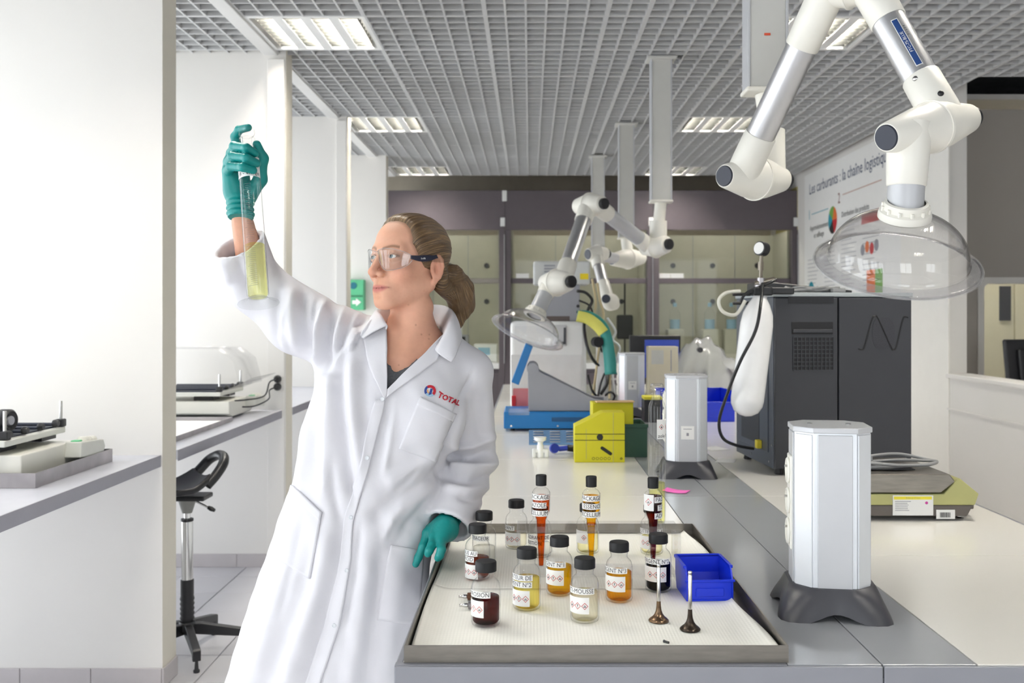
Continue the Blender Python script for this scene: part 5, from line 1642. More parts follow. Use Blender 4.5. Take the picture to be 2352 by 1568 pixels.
t = blue_bin((P(1606, 0, 4.9).x, 5.05, BZ + 0.0006), math.radians(4), 0.36, 0.26, 0.155, 'large bright blue bin behind the middle power tower')
yc = thing('yellow_pad', 'yellow pad wedged beside the large blue bin', 'pad', (P(1500, 0, 4.9).x, 4.9, BZ + 0.0006))
MB().b2((-0.045, 0, 0), (0.04, 0.12, 0.115), bevel=0.003).build('black_block', M_BLACK, yc)
MB().b2((-0.045, 0.0, 0.1155), (0.05, 0.12, 0.13), bevel=0.002).build('yellow_sheet', pmat('pad_yellow', (224, 214, 60), 0.6), yc)
# machine under a clear plastic cover
wm = thing('wrapped_machine', 'white machine under a crumpled translucent plastic cover', 'machine', (P(1620, 0, 5.7).x, 5.75, BZ + 0.0006))
kw = 5.7 / F
MB().b2((-60 * kw, 0, 0), (62 * kw, 0.28, 0.20), bevel=0.02).build('body', M_WPLAST2, wm)
MB().prism([(-50 * kw, 0.2), (58 * kw, 0.2), (45 * kw, 0.29), (10 * kw, 0.35), (-20 * kw, 0.33)], 0.03, 0.24, 'xz', bevel=0.015).build('head', pmat('cream_machine', (220, 222, 206), 0.4), wm)
for px, py in ((1585, 866), (1618, 854), (1610, 804)):
    MB().lathe([(0, 0.03), (0.016, 0.03), (0.018, 0)], 14, ((px - 1620) * kw, -0.002, CZ - (py - CY) * kw - BZ), (0, -1, 0)).build('knob', M_DARK, wm)
n1, n2 = 30, 18
vs, fs = [], []
for i in range(n1 + 1):
    for j in range(n2 + 1):
        u, v = i / n1, j / n2
        x = -72 * kw + 146 * kw * u
        top = 0.40 - 0.22 * max(0, (0.42 - u) / 0.42) ** 1.6 - 0.14 * max(0, (u - 0.55) / 0.45) ** 1.4
        a = PI * v
        y = 0.13 - 0.20 * math.cos(a)
        z = top * min(1.0, math.sin(a) ** 0.45 + 0.02) if 0 < v < 1 else 0.0
        w_ = 0.010 * (math.sin(17 * u + 9 * v) + math.sin(31 * u - 13 * v + 1) + math.sin(7 * u + 23 * v))
        vs.append((x + w_ * 0.5, y + w_, max(0.0, z + w_ * (0 < v < 1))))
for i in range(n1):
    for j in range(n2):
        a = i * (n2 + 1) + j
        fs.append((a, a + 1, a + n2 + 2, a + n2 + 1))
MB().add(vs, fs).build('plastic_cover', clear('crumpled_film', (0.9, 0.92, 0.9), (0.7, 0.72, 0.7), 1.0, rough=0.12, haze=0.45), wm, smooth=60)
# bits of paper lying on the bench
for k, (px, py, w_, h_, rz) in enumerate(((1640, 1030, 0.09, 0.05, 0.4), (1668, 1058, 0.07, 0.05, -0.3))):
    d = 1210.0 / (py - CY)
    o = MB().b2((-w_ / 2, -h_, 0), (w_ / 2, h_, 0.0006)).build('paper_slip', M_PAPER, None, smooth=0)
    o.location = ((px - CX) * d / F, d, BZ + 0.0006)
    o.rotation_euler = (0, 0, rz)
    tag(o, ('white paper slip on the bench behind the middle tower', 'small white paper slip near the analyser foot')[k], 'paper slip')

# ------------------------------------------------------------------ fume hoods along the back
HY = 10.3
kh = HY / F
M_EMIT2 = pmat('hood_fill_tube', (255, 250, 240), 0.4, var=0.0, emit=12.0)  # glow of the added fill tubes inside the hoods
M_PLUM = pmat('plum_grey_enamel', (98, 90, 95), 0.42, var=0.03)
M_HINT = pmat('hood_interior', (198, 196, 180), 0.5, var=0.03)
M_HGLASS = clear('sash_glass', (0.92, 0.93, 0.90), (0.6, 0.62, 0.6), 0.3)
def hx(px): return (px - CX) * kh
def hzv(py): return CZ - (py - CY) * kh
names = ['fume hood behind the woman, nearest the piers', 'middle dark framed fume hood behind the ceiling posts', 'fume hood behind the white gas bottle, nearest the poster']
for k, (p0, p1) in enumerate(((880, 1160), (1160, 1500), (1500, 1832))):
    x0, x1 = hx(p0), hx(p1)
    t = thing('fume_hood', names[k], 'fume hood', (x0, HY, 0), 0, 'dark framed fume hoods along the back wall')
    w_ = x1 - x0
    zt, zh, zs = hzv(437), hzv(528), hzv(640)
    MB().b2((0, 0.0, zh), (w_ - 0.002, 0.04, zt), bevel=0.004).build('header', M_PLUM, t)
    MB().b2((0, 0.041, zh + 0.14), (w_ - 0.002, 0.9, zt)).build('roof_box', M_PLUM, t, smooth=0)
    pw = 14 * kh
    for a in (0, w_ - pw):
        MB().b2((a + 0.001, -0.02, 0.0), (a + pw - 0.002, 0.10, zh), bevel=0.003).build('post', M_PLUM, t)
    MB().b2((pw, 0.72, 0.9), (w_ - pw, 0.74, zh)).build('back_lining', M_HINT, t, smooth=0)
    for a in (pw, w_ - pw - 0.02):
        MB().b2((a, 0.10, 0.9), (a + 0.02, 0.72, zh)).build('side_lining', M_HINT, t, smooth=0)
    MB().b2((0, 0.0, 0.84), (w_ - 0.002, 0.9, 0.9), bevel=0.004).build('worktop', M_WPLAST2, t)
    cpb = MB().b2((0.0, 0.03, 0.0), (w_ - 0.002, 0.9, 0.84)).build('base_cupboard', M_PLUM, t, smooth=0)
    MB().b2((pw, 0.018, zs - 0.05), (w_ - pw, 0.045, zs + 0.006), bevel=0.004).build('sash_bar', M_STEEL if k == 0 else M_PLUM, t)
    MB().b2((pw, 0.028, zs + 0.006), (w_ - pw, 0.034, zh)).build('upper_sash', M_HGLASS, t, smooth=0)
    MB().b2((pw, 0.05, 1.0), (w_ - pw, 0.056, zs - 0.05)).build('lower_sash', M_HGLASS, t, smooth=0)
    for s_ in (0.34, 0.68):
        MB().b2((pw + (w_ - 2 * pw) * s_ - 0.003, 0.715, 0.95), (pw + (w_ - 2 * pw) * s_ + 0.003, 0.72, zh)).build('lining_joint', M_MGREY, t, smooth=0)
    for s_ in (0.18, 0.5, 0.86):
        for zz in (hzv(602), hzv(690)):
            MB().lathe([(0, 0.02), (0.028, 0.02), (0.03, 0)], 12, (pw + (w_ - 2 * pw) * s_, 0.72, zz), (0, -1, 0)).build('gas_tap', M_DARK, t)
    MB().cyl((pw + 0.1, 0.10, zh + 0.07), (w_ - pw - 0.1, 0.10, zh + 0.07), 0.013, n=8).build('hood_fill', M_EMIT2, t)  # added glowing tube, hidden behind the header to brighten the interior
    MB().b2((w_ - 0.05, -0.03, hzv(520)), (w_ + 0.0, -0.0205, hzv(500)), bevel=0.004).build('control_switch', M_WPLAST2, t)
    if k < 2:
        MB().b2((w_ - 0.03, -0.012, hzv(462)), (w_ + 0.02, -0.0005, hzv(437)), bevel=0.004).build('alarm_box', M_WPLAST2, t)
    MB().b2((w_ - pw * 0.15, -0.045, 0.9), (w_ - 0.003, -0.0205, zh - 0.05), bevel=0.003).build('service_rail', M_ALU, t)
    for dx in (0.25, 0.75):
        d_ = MB().b2((w_ * (dx - 0.24), 0.015, 0.1), (w_ * (dx + 0.24), 0.03, 0.80), bevel=0.003).build('door', M_PLUM, cpb)
        MB().b2((w_ * dx - 0.05, 0.0, 0.72), (w_ * dx + 0.05, 0.014, 0.74), bevel=0.003).build('handle', M_ALU, d_)
# side wall strips of the hoods
struct(MB().b2((hx(1833), HY, 0), (2.875, HY + 0.9, 2.8)).build('trim_5', pmat('olive_strip', (196, 184, 122), 0.6), smooth=0), 'olive strip beside the last fume hood')
# things inside the hoods
M_PALEB = pmat('pale_blue_liquid', (150, 190, 215), 0.3)
items = [(1060, 'box', 'dark instrument block inside the first fume hood'), (1116, 'box2', 'pale display unit inside the first fume hood'),
         (1550, 'bot', 'blue tinted wash bottle inside the third fume hood'), (1630, 'bot', 'clear wash bottle inside the third fume hood near the gas bottle'),
         (1680, 'bot', 'clear reagent bottle inside the third fume hood close to the gas bottle'), (1435, 'stand', 'black stand with clamp inside the middle fume hood'),
         (1200, 'tub', 'small white box on the sash ledge of the middle fume hood'), (1525, 'tub', 'white box on the sash ledge of the third fume hood'),
         (1556, 'tub', 'flat white box on the sash ledge beside another')]
for px, kind, lbn in items:
    x = hx(px) * (HY + 0.35) / HY
    y = HY + 0.35
    if kind == 'box':
        t = thing('instrument_block', lbn, 'instrument', (x, y, 0.9006))
        MB().b2((-0.08, -0.1, 0), (0.08, 0.1, 0.30), bevel=0.01).build('case', M_MGREY, t)
        MB().b2((-0.05, -0.103, 0.2), (0.05, -0.1, 0.28)).build('dark_window', M_BLACK, t, smooth=0)
        MB().cyl((0.0, 0, 0.3), (0.0, 0, 0.95), 0.012, n=10).build('rod', M_ALU, t)
    elif kind == 'box2':
        t = thing('display_unit', lbn, 'instrument', (x, y, 0.9006))
        MB().b2((-0.13, -0.1, 0), (0.13, 0.1, 0.20), bevel=0.01).build('case', M_WPLAST2, t)
        MB().b2((-0.08, -0.103, 0.08), (0.05, -0.1, 0.16)).build('display', M_PALEB, t, smooth=0)
    elif kind == 'bot':
        t = thing('wash_bottle', lbn, 'bottle', (x, y, 0.9006), 0, 'bottles inside the fume hoods')
        b_ = 1.0 + 0.0
        st_ = MB().b2((-0.09, -0.08, 0), (0.09, 0.08, 0.36), bevel=0.01).build('riser_block', M_HINT, t)
        MB().lathe([(0, 0.36), (0.06, 0.36), (0.06, 0.54), (0.02, 0.60), (0.02, 0.63), (0, 0.63)], 18).build('flask', M_GLASS, t, smooth=50)
        MB().lathe([(0, 0.365), (0.055, 0.365), (0.055, 0.47), (0, 0.47)], 18).build('liquid', M_PALEB, t)
        MB().lathe([(0.022, 0.61), (0.022, 0.65), (0, 0.66)], 12).build('cap', M_PALEB, t)
    elif kind == 'stand':
        t = thing('clamp_stand', lbn, 'stand', (x, y, 0.9006))
        MB().b2((-0.07, -0.1, 0), (0.07, 0.1, 0.02)).build('base', M_BLACK, t)
        MB().cyl((0, 0, 0.02), (0, 0, 0.9), 0.010, n=10).build('rod', M_BLACK, t)
        MB().b2((-0.09, -0.04, 0.25), (0.09, 0.04, 0.52), bevel=0.02).build('black_unit', M_BLACK, t)
    else:
        z = hzv(640) + 0.0065
        t = thing('small_box', lbn, 'box', ((px - CX) * kh, HY + 0.004, z + 0.0005))
        MB().b2((-0.07, 0.012, 0), (0.07, 0.027, 0.045), bevel=0.002).build('carton', M_WPLAST2, t)
        MB().b2((-0.072, 0.011, 0.045), (0.072, 0.027, 0.052)).build('lid', M_PAPER, t, smooth=0)

# ------------------------------------------------------------------ left: shakers, trays, stool, first-aid box
M_SHK = pmat('shaker_enamel', (236, 234, 224), 0.35, var=0.015)
M_LID = clear('clear_lid_plastic', (0.985, 0.985, 0.985), (0.86, 0.86, 0.87), 0.6)
M_SHKG = pmat('shaker_grey', (214, 214, 206), 0.4)
M_GKEY = pmat('green_key', (88, 190, 130), 0.4)
SZ = 0.8866
def steel_pan(loc, w, d, h, label, paper_in=False):
    t = thing('steel_pan', label, 'pan', loc, 0, 'rectangular steel pans on the grey worktops')
    MB().b2((-w, 0, 0), (0, d, 0.002)).build('bottom', M_STEELD, t, smooth=0)
    for lo, hi in (((-w, 0, 0.002), (0, 0.003, h)), ((-w, d - 0.003, 0.002), (0, d, h)), ((-w, 0.003, 0.002), (-w + 0.003, d - 0.003, h)), ((-0.003, 0.003, 0.002), (0, d - 0.003, h))):
        MB().b2(lo, hi).build('wall', M_STEELD, t, smooth=0)
    return t
def on_shelf(px, py, z=SZ):
    d = F * (CZ - z) / (py - CY)
    return (px - CX) * d / F, d
# first pan: right front corner (85,1122), right back corner (262,1058)
xa, da = on_shelf(85, 1121)
xb, db = on_shelf(262, 1059)
pan1 = steel_pan((xb - 0.006, da, SZ), 0.55, db - da, 0.046, 'worn steel pan under the nearest shaker')
kA = 1.0 / (F / (da + 0.02))
def shaker(ox, oy, oz, label, knobs=True, lidded=False):
    """right front corner of the case at the origin, extends to -x and +y"""
    t = thing('lab_shaker', label, 'shaker', (ox, oy, oz), 0, 'white platform shakers on the grey worktops')
    L = 0.46
    # case: bevelled nose towards the control end at +y
    prof = [(0.0, 0.012), (0.03, 0.0), (L * 0.72, 0.0), (L, 0.045), (L, 0.075), (L * 0.93, 0.088), (L * 0.55, 0.088), (0.03, 0.088), (0.0, 0.075)]
    prof = [(0, 0.03), (0.06, 0.012), (L * 0.8, 0.012), (L * 0.96, 0.03), (L, 0.062), (L * 0.97, 0.082), (L * 0.62, 0.094), (0.0, 0.094)]
    MB().prism(prof, -0.40, 0.0, 'yz', bevel=0.004).build('case', M_SHK, t)
    cn = MB().prism([(L * 0.60, 0.045), (L * 0.98, 0.028), (L * 1.02, 0.06), (L * 0.99, 0.086), (L * 0.62, 0.098)], -0.001, 0.055, 'yz', bevel=0.004).build('control_nose', M_SHKG, t)
    MB().b2((0.012, L * 0.64, 0.0955), (0.04, L * 0.70, 0.101), bevel=0.002).build('green_key', M_GKEY, cn)
    for k in range(3):
        MB().lathe([(0.0, 0.014), (0.012, 0.013), (0.017, 0.006), (0.018, -0.004)], 16, (0.026, L * (0.76 + 0.08 * k), 0.0945 - 0.003 * k), (0, 0.1, 1)).build('knob', M_SHK, cn)
    MB().b2((-0.36, 0.02, 0.0), (-0.04, L * 0.8, 0.012)).build('underside', M_BLACK, t, smooth=0)
    for yy in (0.06, L * 0.7):
        MB().b2((-0.20, yy, 0.094), (-0.10, yy + 0.1, 0.122)).build('rocker', M_BLACK, t, smooth=0)
    pl = MB().b2((-0.42, -0.03, 0.122), (-0.035, L * 0.78, 0.142), bevel=0.003).build('platform', M_SHKG, t)
    MB().b2((-0.40, -0.02, 0.142), (-0.06, L * 0.74, 0.147)).build('rubber_mat', M_NAVY, pl, smooth=0)
    for yy in (0.0, 0.10, 0.20, 0.30):
        MB().cyl((-0.38, yy + 0.012, 0.155), (-0.05, yy + 0.012, 0.155), 0.006, n=8).build('clamp_bar', M_NAVY, pl)
        MB().lathe([(0, 0), (0.012, 0), (0.014, 0.008), (0.010, 0.018), (0, 0.018)], 12, (-0.055, yy + 0.012, 0.158), (1, 0, 0)).build('clamp_knob', M_BLACK, pl)
    for yy in (-0.005, 0.35):
        MB().cyl((-0.048, yy, 0.142), (-0.048, yy, 0.232), 0.0055, n=10).build('rod', M_CHROME, pl)
        MB().b2((-0.062, yy - 0.014, 0.1425), (-0.034, yy + 0.014, 0.170), bevel=0.004).build('rod_clamp', M_BLACK, pl)
    return t
sk1 = shaker(xb - 0.066, da + 0.03, SZ + 0.0028, 'nearest white platform shaker with green key, standing in a steel pan')
wh = thing('shaker_weight', 'black round weight standing on the nearest shaker', 'weight', tuple(Vector(sk1.location) + Vector((-0.085, 0.07, 0.195))))
MB().lathe([(0, -0.02), (0.030, -0.02), (0.036, -0.014), (0.036, 0.014), (0.030, 0.02), (0.02, 0.012), (0, 0.012)], 28, (0, 0, 0), (1, -0.15, 0)).build('tyre', M_BLACK, wh)
MB().lathe([(0, 0.02), (0.014, 0.02), (0.016, 0.012)], 18, (0, 0, 0), (1, -0.15, 0)).build('hub', M_MGREY, wh)
# second bay
xc, dc = on_shelf(535, 967)
x2, d2 = on_shelf(405, 1022)
pan2 = steel_pan((xc, 4.02, SZ), 0.45, dc - 4.02, 0.022, 'shallow steel pan lined with white paper on the second worktop')
lp = MB().b2((-0.44, 0.008, 0), (-0.01, dc - 4.02 - 0.008, 0.001)).build('paper_liner', M_PAPER, None, smooth=0)
lp.location = (xc, 4.02, SZ + 0.0028)
tag(lp, 'white paper sheet lying in the shallow steel pan', 'paper sheet')
sk2 = shaker(P(532, 0, 4.90).x, 4.86, SZ + 0.0006, 'second white shaker under an open clear lid, behind the shallow pan')
# clear hinged lid over the second shaker
lp_ = [(-0.42, 0.36), (-0.06, 0.36), (0.02, 0.30), (0.055, 0.17)]
vs, fs = [], []
for yy in (0.0, 0.40):
    for a, b in lp_:
        vs.append((a, yy, b))
for k in range(3):
    fs.append((k, k + 1, 5 + k, 4 + k))
lid = MB().add(vs, fs).build('lid', M_LID, sk2, smooth=20, thick=0.003)
lid['label'] = 'clear plastic lid'
for yy in (0.0, 0.40):
    MB().add([(-0.42, yy, 0.15), (-0.42, yy, 0.36), (-0.06, yy, 0.36), (0.02, yy, 0.30), (0.055, yy, 0.17)], [(0, 1, 2, 3, 4)]).build('side_sheet', M_LID, lid, smooth=0, thick=0.002)
MB().add([(-0.05, -0.02, 0.135), (0.13, -0.02, 0.215), (0.13, 0.40, 0.215), (-0.05, 0.40, 0.135)], [(0, 1, 2, 3)]).build('front_flap', M_LID, lid, smooth=0, thick=0.003)
# sockets and plugs on the conduit post
for k, py in enumerate((870, 888)):
    p = P(638, py, 5.368)
    t = thing('wall_plug', ('upper', 'lower')[k] + ' black round plug on the pier beside the second shaker', 'plug', tuple(p), 0, 'black plugs on the pier')
    MB().lathe([(0.021, 0), (0.021, 0.012), (0.014, 0.030), (0, 0.032)], 20, (0, 0, 0), (0, -1, 0)).build('plug_body', M_BLACK, t)
    q = P((565, 585)[k], (918, 932)[k], 5.0) - p
    q.z = max(q.z, SZ + 0.006 - p.z)
    MB().tube([(0, -0.03, 0), (-0.03, -0.06, -0.015), Vector((0, -0.03, 0)).lerp(q, 0.5) + Vector((0.015, 0, -0.035 + 0.02 * k)), q, q + Vector((-0.05, -0.05, 0))], 0.004, n=8).build('flex', M_BLACK, t)

# stool
sd0 = F * CZ / (1548 - CY)
stx, sty = P(430, 0, 4.02).x, 4.02
stl = thing('lab_stool', 'black sit stand stool with a looped seat edge below the second worktop', 'stool', (stx, sty, 0))
MB().lathe([(0.034, 0.10), (0.034, 0.13), (0.030, 0.135)], 20).build('hub', M_BLACK, stl)
MB().lathe([(0.026, 0.12), (0.026, 0.13)] + [(0.026 + (0.004 if k % 2 else 0), 0.14 + 0.010 * k) for k in range(10)] + [(0.026, 0.245), (0.027, 0.25), (0.027, 0.31), (0.024, 0.312)], 20).build('bellows', M_BLACK, stl)
MB().cyl((0, 0, 0.30), (0, 0, 0.565), 0.0235, n=24).build('column', M_CHROME, stl)
MB().lathe([(0.0245, 0.555), (0.0255, 0.557), (0.0255, 0.566), (0, 0.566)], 20).build('column_collar', M_BLACK, stl)
MB().cyl((0, 0, 0.56), (0, 0, 0.61), 0.013, n=16).build('piston', M_CHROME, stl)
MB().lathe([(0.020, 0.590), (0.036, 0.640), (0.038, 0.650), (0, 0.650)], 20).build('seat_cone', pmat('grey_casting', (140, 140, 136), 0.45, metal=0.4), stl)
MB().b2((-0.09, -0.06, 0.648), (0.09, 0.06, 0.668), bevel=0.006).build('seat_plate', M_BLACK, stl)
lv = MB().cyl((0.03, -0.01, 0.645), (0.10, -0.03, 0.618), 0.0045, n=10).build('lever', M_CHROME, stl)
MB().lathe([(0, 0), (0.008, 0.004), (0.010, 0.02), (0.007, 0.036), (0, 0.038)], 14, (0.095, -0.029, 0.620), (0.07, -0.02, -0.027)).build('lever_knob', M_BLACK, lv)
# five legs
for k in range(5):
    a = math.radians(-62 + 72 * k)
    Mr = Matrix.Rotation(a, 4, 'Z')
    lg = MB()
    lg.prism([(0.02, 0.085), (0.02, 0.128), (0.06, 0.128), (0.24, 0.092), (0.25, 0.086), (0.25, 0.045), (0.235, 0.045), (0.22, 0.064)], -0.016, 0.016, 'xz', M=Mr, bevel=0.003)
    l_ = lg.build('leg', M_BLACK, stl)
    c = Mr @ Vector((0.24, 0, 0))
    MB().lathe([(0, 0), (0.012, 0), (0.013, 0.008), (0.008, 0.014), (0.006, 0.046), (0, 0.046)], 14, (c.x, c.y, 0)).build('foot', M_BLACK, l_)
# seat: dished shell with an upturned looped handle
nu, nv = 30, 20
vs, fs = [], []
ra_ = math.radians(40)
def rz_(p):
    return (p[0] * math.cos(ra_) - p[1] * math.sin(ra_), p[0] * math.sin(ra_) + p[1] * math.cos(ra_), p[2])
for i in range(nu + 1):
    for j in range(nv + 1):
        u, v = i / nu, 2 * j / nv - 1
        x = -0.19 + 0.27 * u
        wy = 0.150 * max(0.05, 1 - abs(max(0.0, 0.45 - u) / 0.45) ** 2.6) ** 0.5 - 0.045 * max(0, (u - 0.6) / 0.4)
        z = 0.672 + 0.035 * max(0, (0.4 - u) / 0.4) ** 2 + 0.020 * v * v + 0.055 * max(0, (u - 0.6) / 0.4) ** 1.5
        vs.append(rz_((x, wy * v, z)))
for i in range(nu):
    for j in range(nv):
        a = i * (nv + 1) + j
        fs.append((a, a + nv + 1, a + nv + 2, a + 1))
so = MB().add(vs, fs).build('seat', M_BLACK, stl, smooth=70)
md = so.modifiers.new('thickness', 'SOLIDIFY'); md.thickness = 0.026; md.offset = 1
md = so.modifiers.new('soft', 'SUBSURF'); md.levels = 1; md.render_levels = 1
lp3 = [(0.045, -0.098, 0.712), (0.085, -0.092, 0.748), (0.122, -0.078, 0.790), (0.142, -0.040, 0.812), (0.146, 0.0, 0.818), (0.142, 0.040, 0.812), (0.122, 0.078, 0.790), (0.085, 0.092, 0.748), (0.045, 0.098, 0.712)]
MB().tube([rz_(p) for p in lp3], 0.021, n=14).build('handle_loop', M_BLACK, so, smooth=60)

# green first-aid box on the fourth pier
p = P(808, 712, 8.86)
gb_ = thing('first_aid_box', 'green emergency box on the far pier beside her face', 'box', (p.x, 8.80, p.z))
kg = 8.8 / F
MB().b2((-0.06, -0.02, 0), (31 * kg, 0.085, 70 * kg), bevel=0.006).build('case', pmat('green_plastic', (92, 186, 138), 0.4), gb_)
MB().b2((-0.055, -0.024, 30 * kg), (29 * kg, -0.020, 34 * kg)).build('divider', pmat('dark_green_line', (52, 128, 92), 0.5), gb_, smooth=0)
MB().lathe([(0, 0.006), (0.03, 0.006), (0.032, 0)], 16, (0.03, -0.02, 56 * kg), (0, -1, 0)).build('round_cap', pmat('teal_cap', (20, 110, 130), 0.4), gb_)
MB().add([(0.02, -0.024, 14 * kg), (0.055, -0.024, 14 * kg), (0.055, -0.024, 9 * kg), (0.10, -0.024, 18 * kg), (0.055, -0.024, 27 * kg), (0.055, -0.024, 22 * kg), (0.02, -0.024, 22 * kg)], [tuple(range(7))]).build('white_arrow', M_PAPER, gb_, smooth=0)
# ------------------------------------------------------------------ the woman in the lab coat
f32 = np.float32
def v3(p):
    return np.array([p[0], p[1], p[2]], dtype=f32)

def rcone(G, a, b, ra, rb):
    a, b = v3(a), v3(b)
    ba = b - a
    L2 = float(ba @ ba) + 1e-12
    X, Y, Z = G[0] - a[0], G[1] - a[1], G[2] - a[2]
    t = np.clip((X * ba[0] + Y * ba[1] + Z * ba[2]) / L2, 0, 1)
    return np.sqrt((X - t * ba[0]) ** 2 + (Y - t * ba[1]) ** 2 + (Z - t * ba[2]) ** 2) - (ra + (rb - ra) * t)

def ell(G, c, r, R=None):
    X, Y, Z = G[0] - f32(c[0]), G[1] - f32(c[1]), G[2] - f32(c[2])
    if R is not None:
        R = np.array(R, dtype=f32)
        X, Y, Z = (R[0, 0] * X + R[1, 0] * Y + R[2, 0] * Z, R[0, 1] * X + R[1, 1] * Y + R[2, 1] * Z, R[0, 2] * X + R[1, 2] * Y + R[2, 2] * Z)
    k0 = np.sqrt((X / r[0]) ** 2 + (Y / r[1]) ** 2 + (Z / r[2]) ** 2)
    k1 = np.sqrt((X / r[0] ** 2) ** 2 + (Y / r[1] ** 2) ** 2 + (Z / r[2] ** 2) ** 2) + 1e-9
    return k0 * (k0 - 1.0) / k1

def smin(a, b, k):
    h = np.clip(0.5 + 0.5 * (b - a) / k, 0, 1)
    return b + (a - b) * h - k * h * (1 - h)

def smax(a, b, k):
    return -smin(-a, -b, k)

def grid(lo, hi, h):
    ax = [np.arange(lo[i], hi[i] + h, h, dtype=f32) for i in range(3)]
    return ax, (ax[0][:, None, None], ax[1][None, :, None], ax[2][None, None, :])

def nets(f, ax):
    """naive surface nets: values on a grid -> verts, quads"""
    f = f.astype(f32)
    s = f < 0
    nx, ny, nz = f.shape
    c = np.zeros((nx - 1, ny - 1, nz - 1), dtype=np.int8)
    for i in (0, 1):
        for j in (0, 1):
            for k in (0, 1):
                c += s[i:nx - 1 + i, j:ny - 1 + j, k:nz - 1 + k]
    act = (c > 0) & (c < 8)
    idx = np.full(act.shape, -1, dtype=np.int32)
    I, J, K = np.nonzero(act)
    idx[I, J, K] = np.arange(len(I))
    acc = np.zeros((len(I), 3), dtype=f32)
    cnt = np.zeros(len(I), dtype=f32)
    cor = [(i, j, k) for i in (0, 1) for j in (0, 1) for k in (0, 1)]
    for a in cor:
        for d in range(3):
            if a[d] == 1:
                continue
            b = list(a); b[d] = 1
            fa = f[I + a[0], J + a[1], K + a[2]]
            fb = f[I + b[0], J + b[1], K + b[2]]
            m = (fa < 0) != (fb < 0)
            t = np.where(m, fa / (fa - fb + 1e-12), 0)
            p = np.array(a, dtype=f32)[None, :].repeat(len(I), 0)
            p[:, d] += t
            acc += np.where(m[:, None], p, 0)
            cnt += m
    V = acc / np.maximum(cnt, 1)[:, None] + np.stack([I, J, K], 1)
    h = ax[0][1] - ax[0][0]
    V = V * h + np.array([ax[0][0], ax[1][0], ax[2][0]], dtype=f32)
    Q = []
    for d in range(3):
        u, v = (d + 1) % 3, (d + 2) % 3
        sl0 = [slice(None)] * 3; sl1 = [slice(None)] * 3
        sl0[d] = slice(0, -1); sl1[d] = slice(1, None)
        e = s[tuple(sl0)] != s[tuple(sl1)]
        A = np.stack(np.nonzero(e), 1)
        sh = np.array(act.shape)
        ok = (A[:, u] > 0) & (A[:, v] > 0) & (A[:, u] < sh[u]) & (A[:, v] < sh[v])
        A = A[ok]
        inside = s[A[:, 0], A[:, 1], A[:, 2]]
        def cell(du, dv):
            B = A.copy(); B[:, u] -= du; B[:, v] -= dv
            return idx[B[:, 0], B[:, 1], B[:, 2]]
        q = np.stack([cell(1, 1), cell(0, 1), cell(0, 0), cell(1, 0)], 1)
        q[~inside] = q[~inside][:, ::-1]
        Q.append(q[(q >= 0).all(1)])
    return V, np.concatenate(Q)

def relax(V, Q, it=2, lam=0.5):
    n = len(V)
    e = np.concatenate([Q[:, [0, 1]], Q[:, [1, 2]], Q[:, [2, 3]], Q[:, [3, 0]]])
    e = np.concatenate([e, e[:, ::-1]])
    deg = np.bincount(e[:, 0], minlength=n).astype(f32)
    for _ in range(it):
        for l in (lam, -lam * 1.03):
            S = np.stack([np.bincount(e[:, 0], weights=V[e[:, 1], d], minlength=n) for d in range(3)], 1)
            V = V + l * (S / np.maximum(deg, 1)[:, None] - V)
    return V.astype(f32)

def vnormals(V, Q):
    n = np.cross(V[Q[:, 2]] - V[Q[:, 0]], V[Q[:, 3]] - V[Q[:, 1]])
    N = np.zeros_like(V)
    for k in range(4):
        for d in range(3):
            N[:, d] += np.bincount(Q[:, k], weights=n[:, d], minlength=len(V))
    return N / (np.linalg.norm(N, axis=1, keepdims=True) + 1e-12)

def np_mesh(name, V, Q, m, parent, colors=None, smooth=True, base=None):
    me = bpy.data.meshes.new(name)
    V = np.asarray(V, dtype=f32)
    if base is not None:
        V = V - np.array(base, dtype=f32)
    me.vertices.add(len(V))
    me.vertices.foreach_set('co', V.ravel())
    Q = np.asarray(Q, dtype=np.int32)
    me.loops.add(Q.size)
    me.loops.foreach_set('vertex_index', Q.ravel())
    me.polygons.add(len(Q))
    me.polygons.foreach_set('loop_start', np.arange(0, Q.size, Q.shape[1], dtype=np.int32))
    me.polygons.foreach_set('loop_total', np.full(len(Q), Q.shape[1], dtype=np.int32))
    me.update(calc_edges=True)
    me.validate()
    for x in (m if isinstance(m, (list, tuple)) else [m]):
        me.materials.append(x)
    if colors is not None:
        ca = me.color_attributes.new('tone', 'FLOAT_COLOR', 'POINT')
        ca.data.foreach_set('color', np.concatenate([colors, np.ones((len(colors), 1))], 1).astype(f32).ravel())
    if smooth:
        me.shade_smooth()
    return link(name, me, parent)

def linc(c):
    return np.array(rgb(c)[:3])

PB = Vector((-0.60, 2.16, 0.0))
person = thing('person', 'woman in white lab coat and clear safety glasses raising a glass cylinder', 'person', tuple(PB))
PBn = np.array(PB[:], dtype=f32)

M_SKIN = pmat('skin', (0, 0, 0), 0.5, var=0.025, scale=90, bump=0.08, bscale=700, spec=0.35, sss=0.12, attr='tone')
M_COAT = pmat('lab_coat_cotton', (220, 219, 224), 0.85, var=0.012, scale=30, bump=0.12, bscale=900, spec=0.2)
M_HAIR = pmat('brown_blonde_hair', (0, 0, 0), 0.42, var=0.10, scale=60, spec=0.5, attr='tone')
M_GLOVE = pmat('teal_nitrile', (0, 136, 132), 0.42, var=0.05, scale=40, bump=0.25, bscale=160, spec=0.45)
M_SHIRT = pmat('grey_knit', (92, 94, 98), 0.9, var=0.18, scale=220)
M_TROU = pmat('dark_trousers', (52, 56, 70), 0.85, var=0.05)
M_SHOE = pmat('black_shoe', (30, 30, 32), 0.45, var=0.05)
SKIN = linc((216, 164, 138))

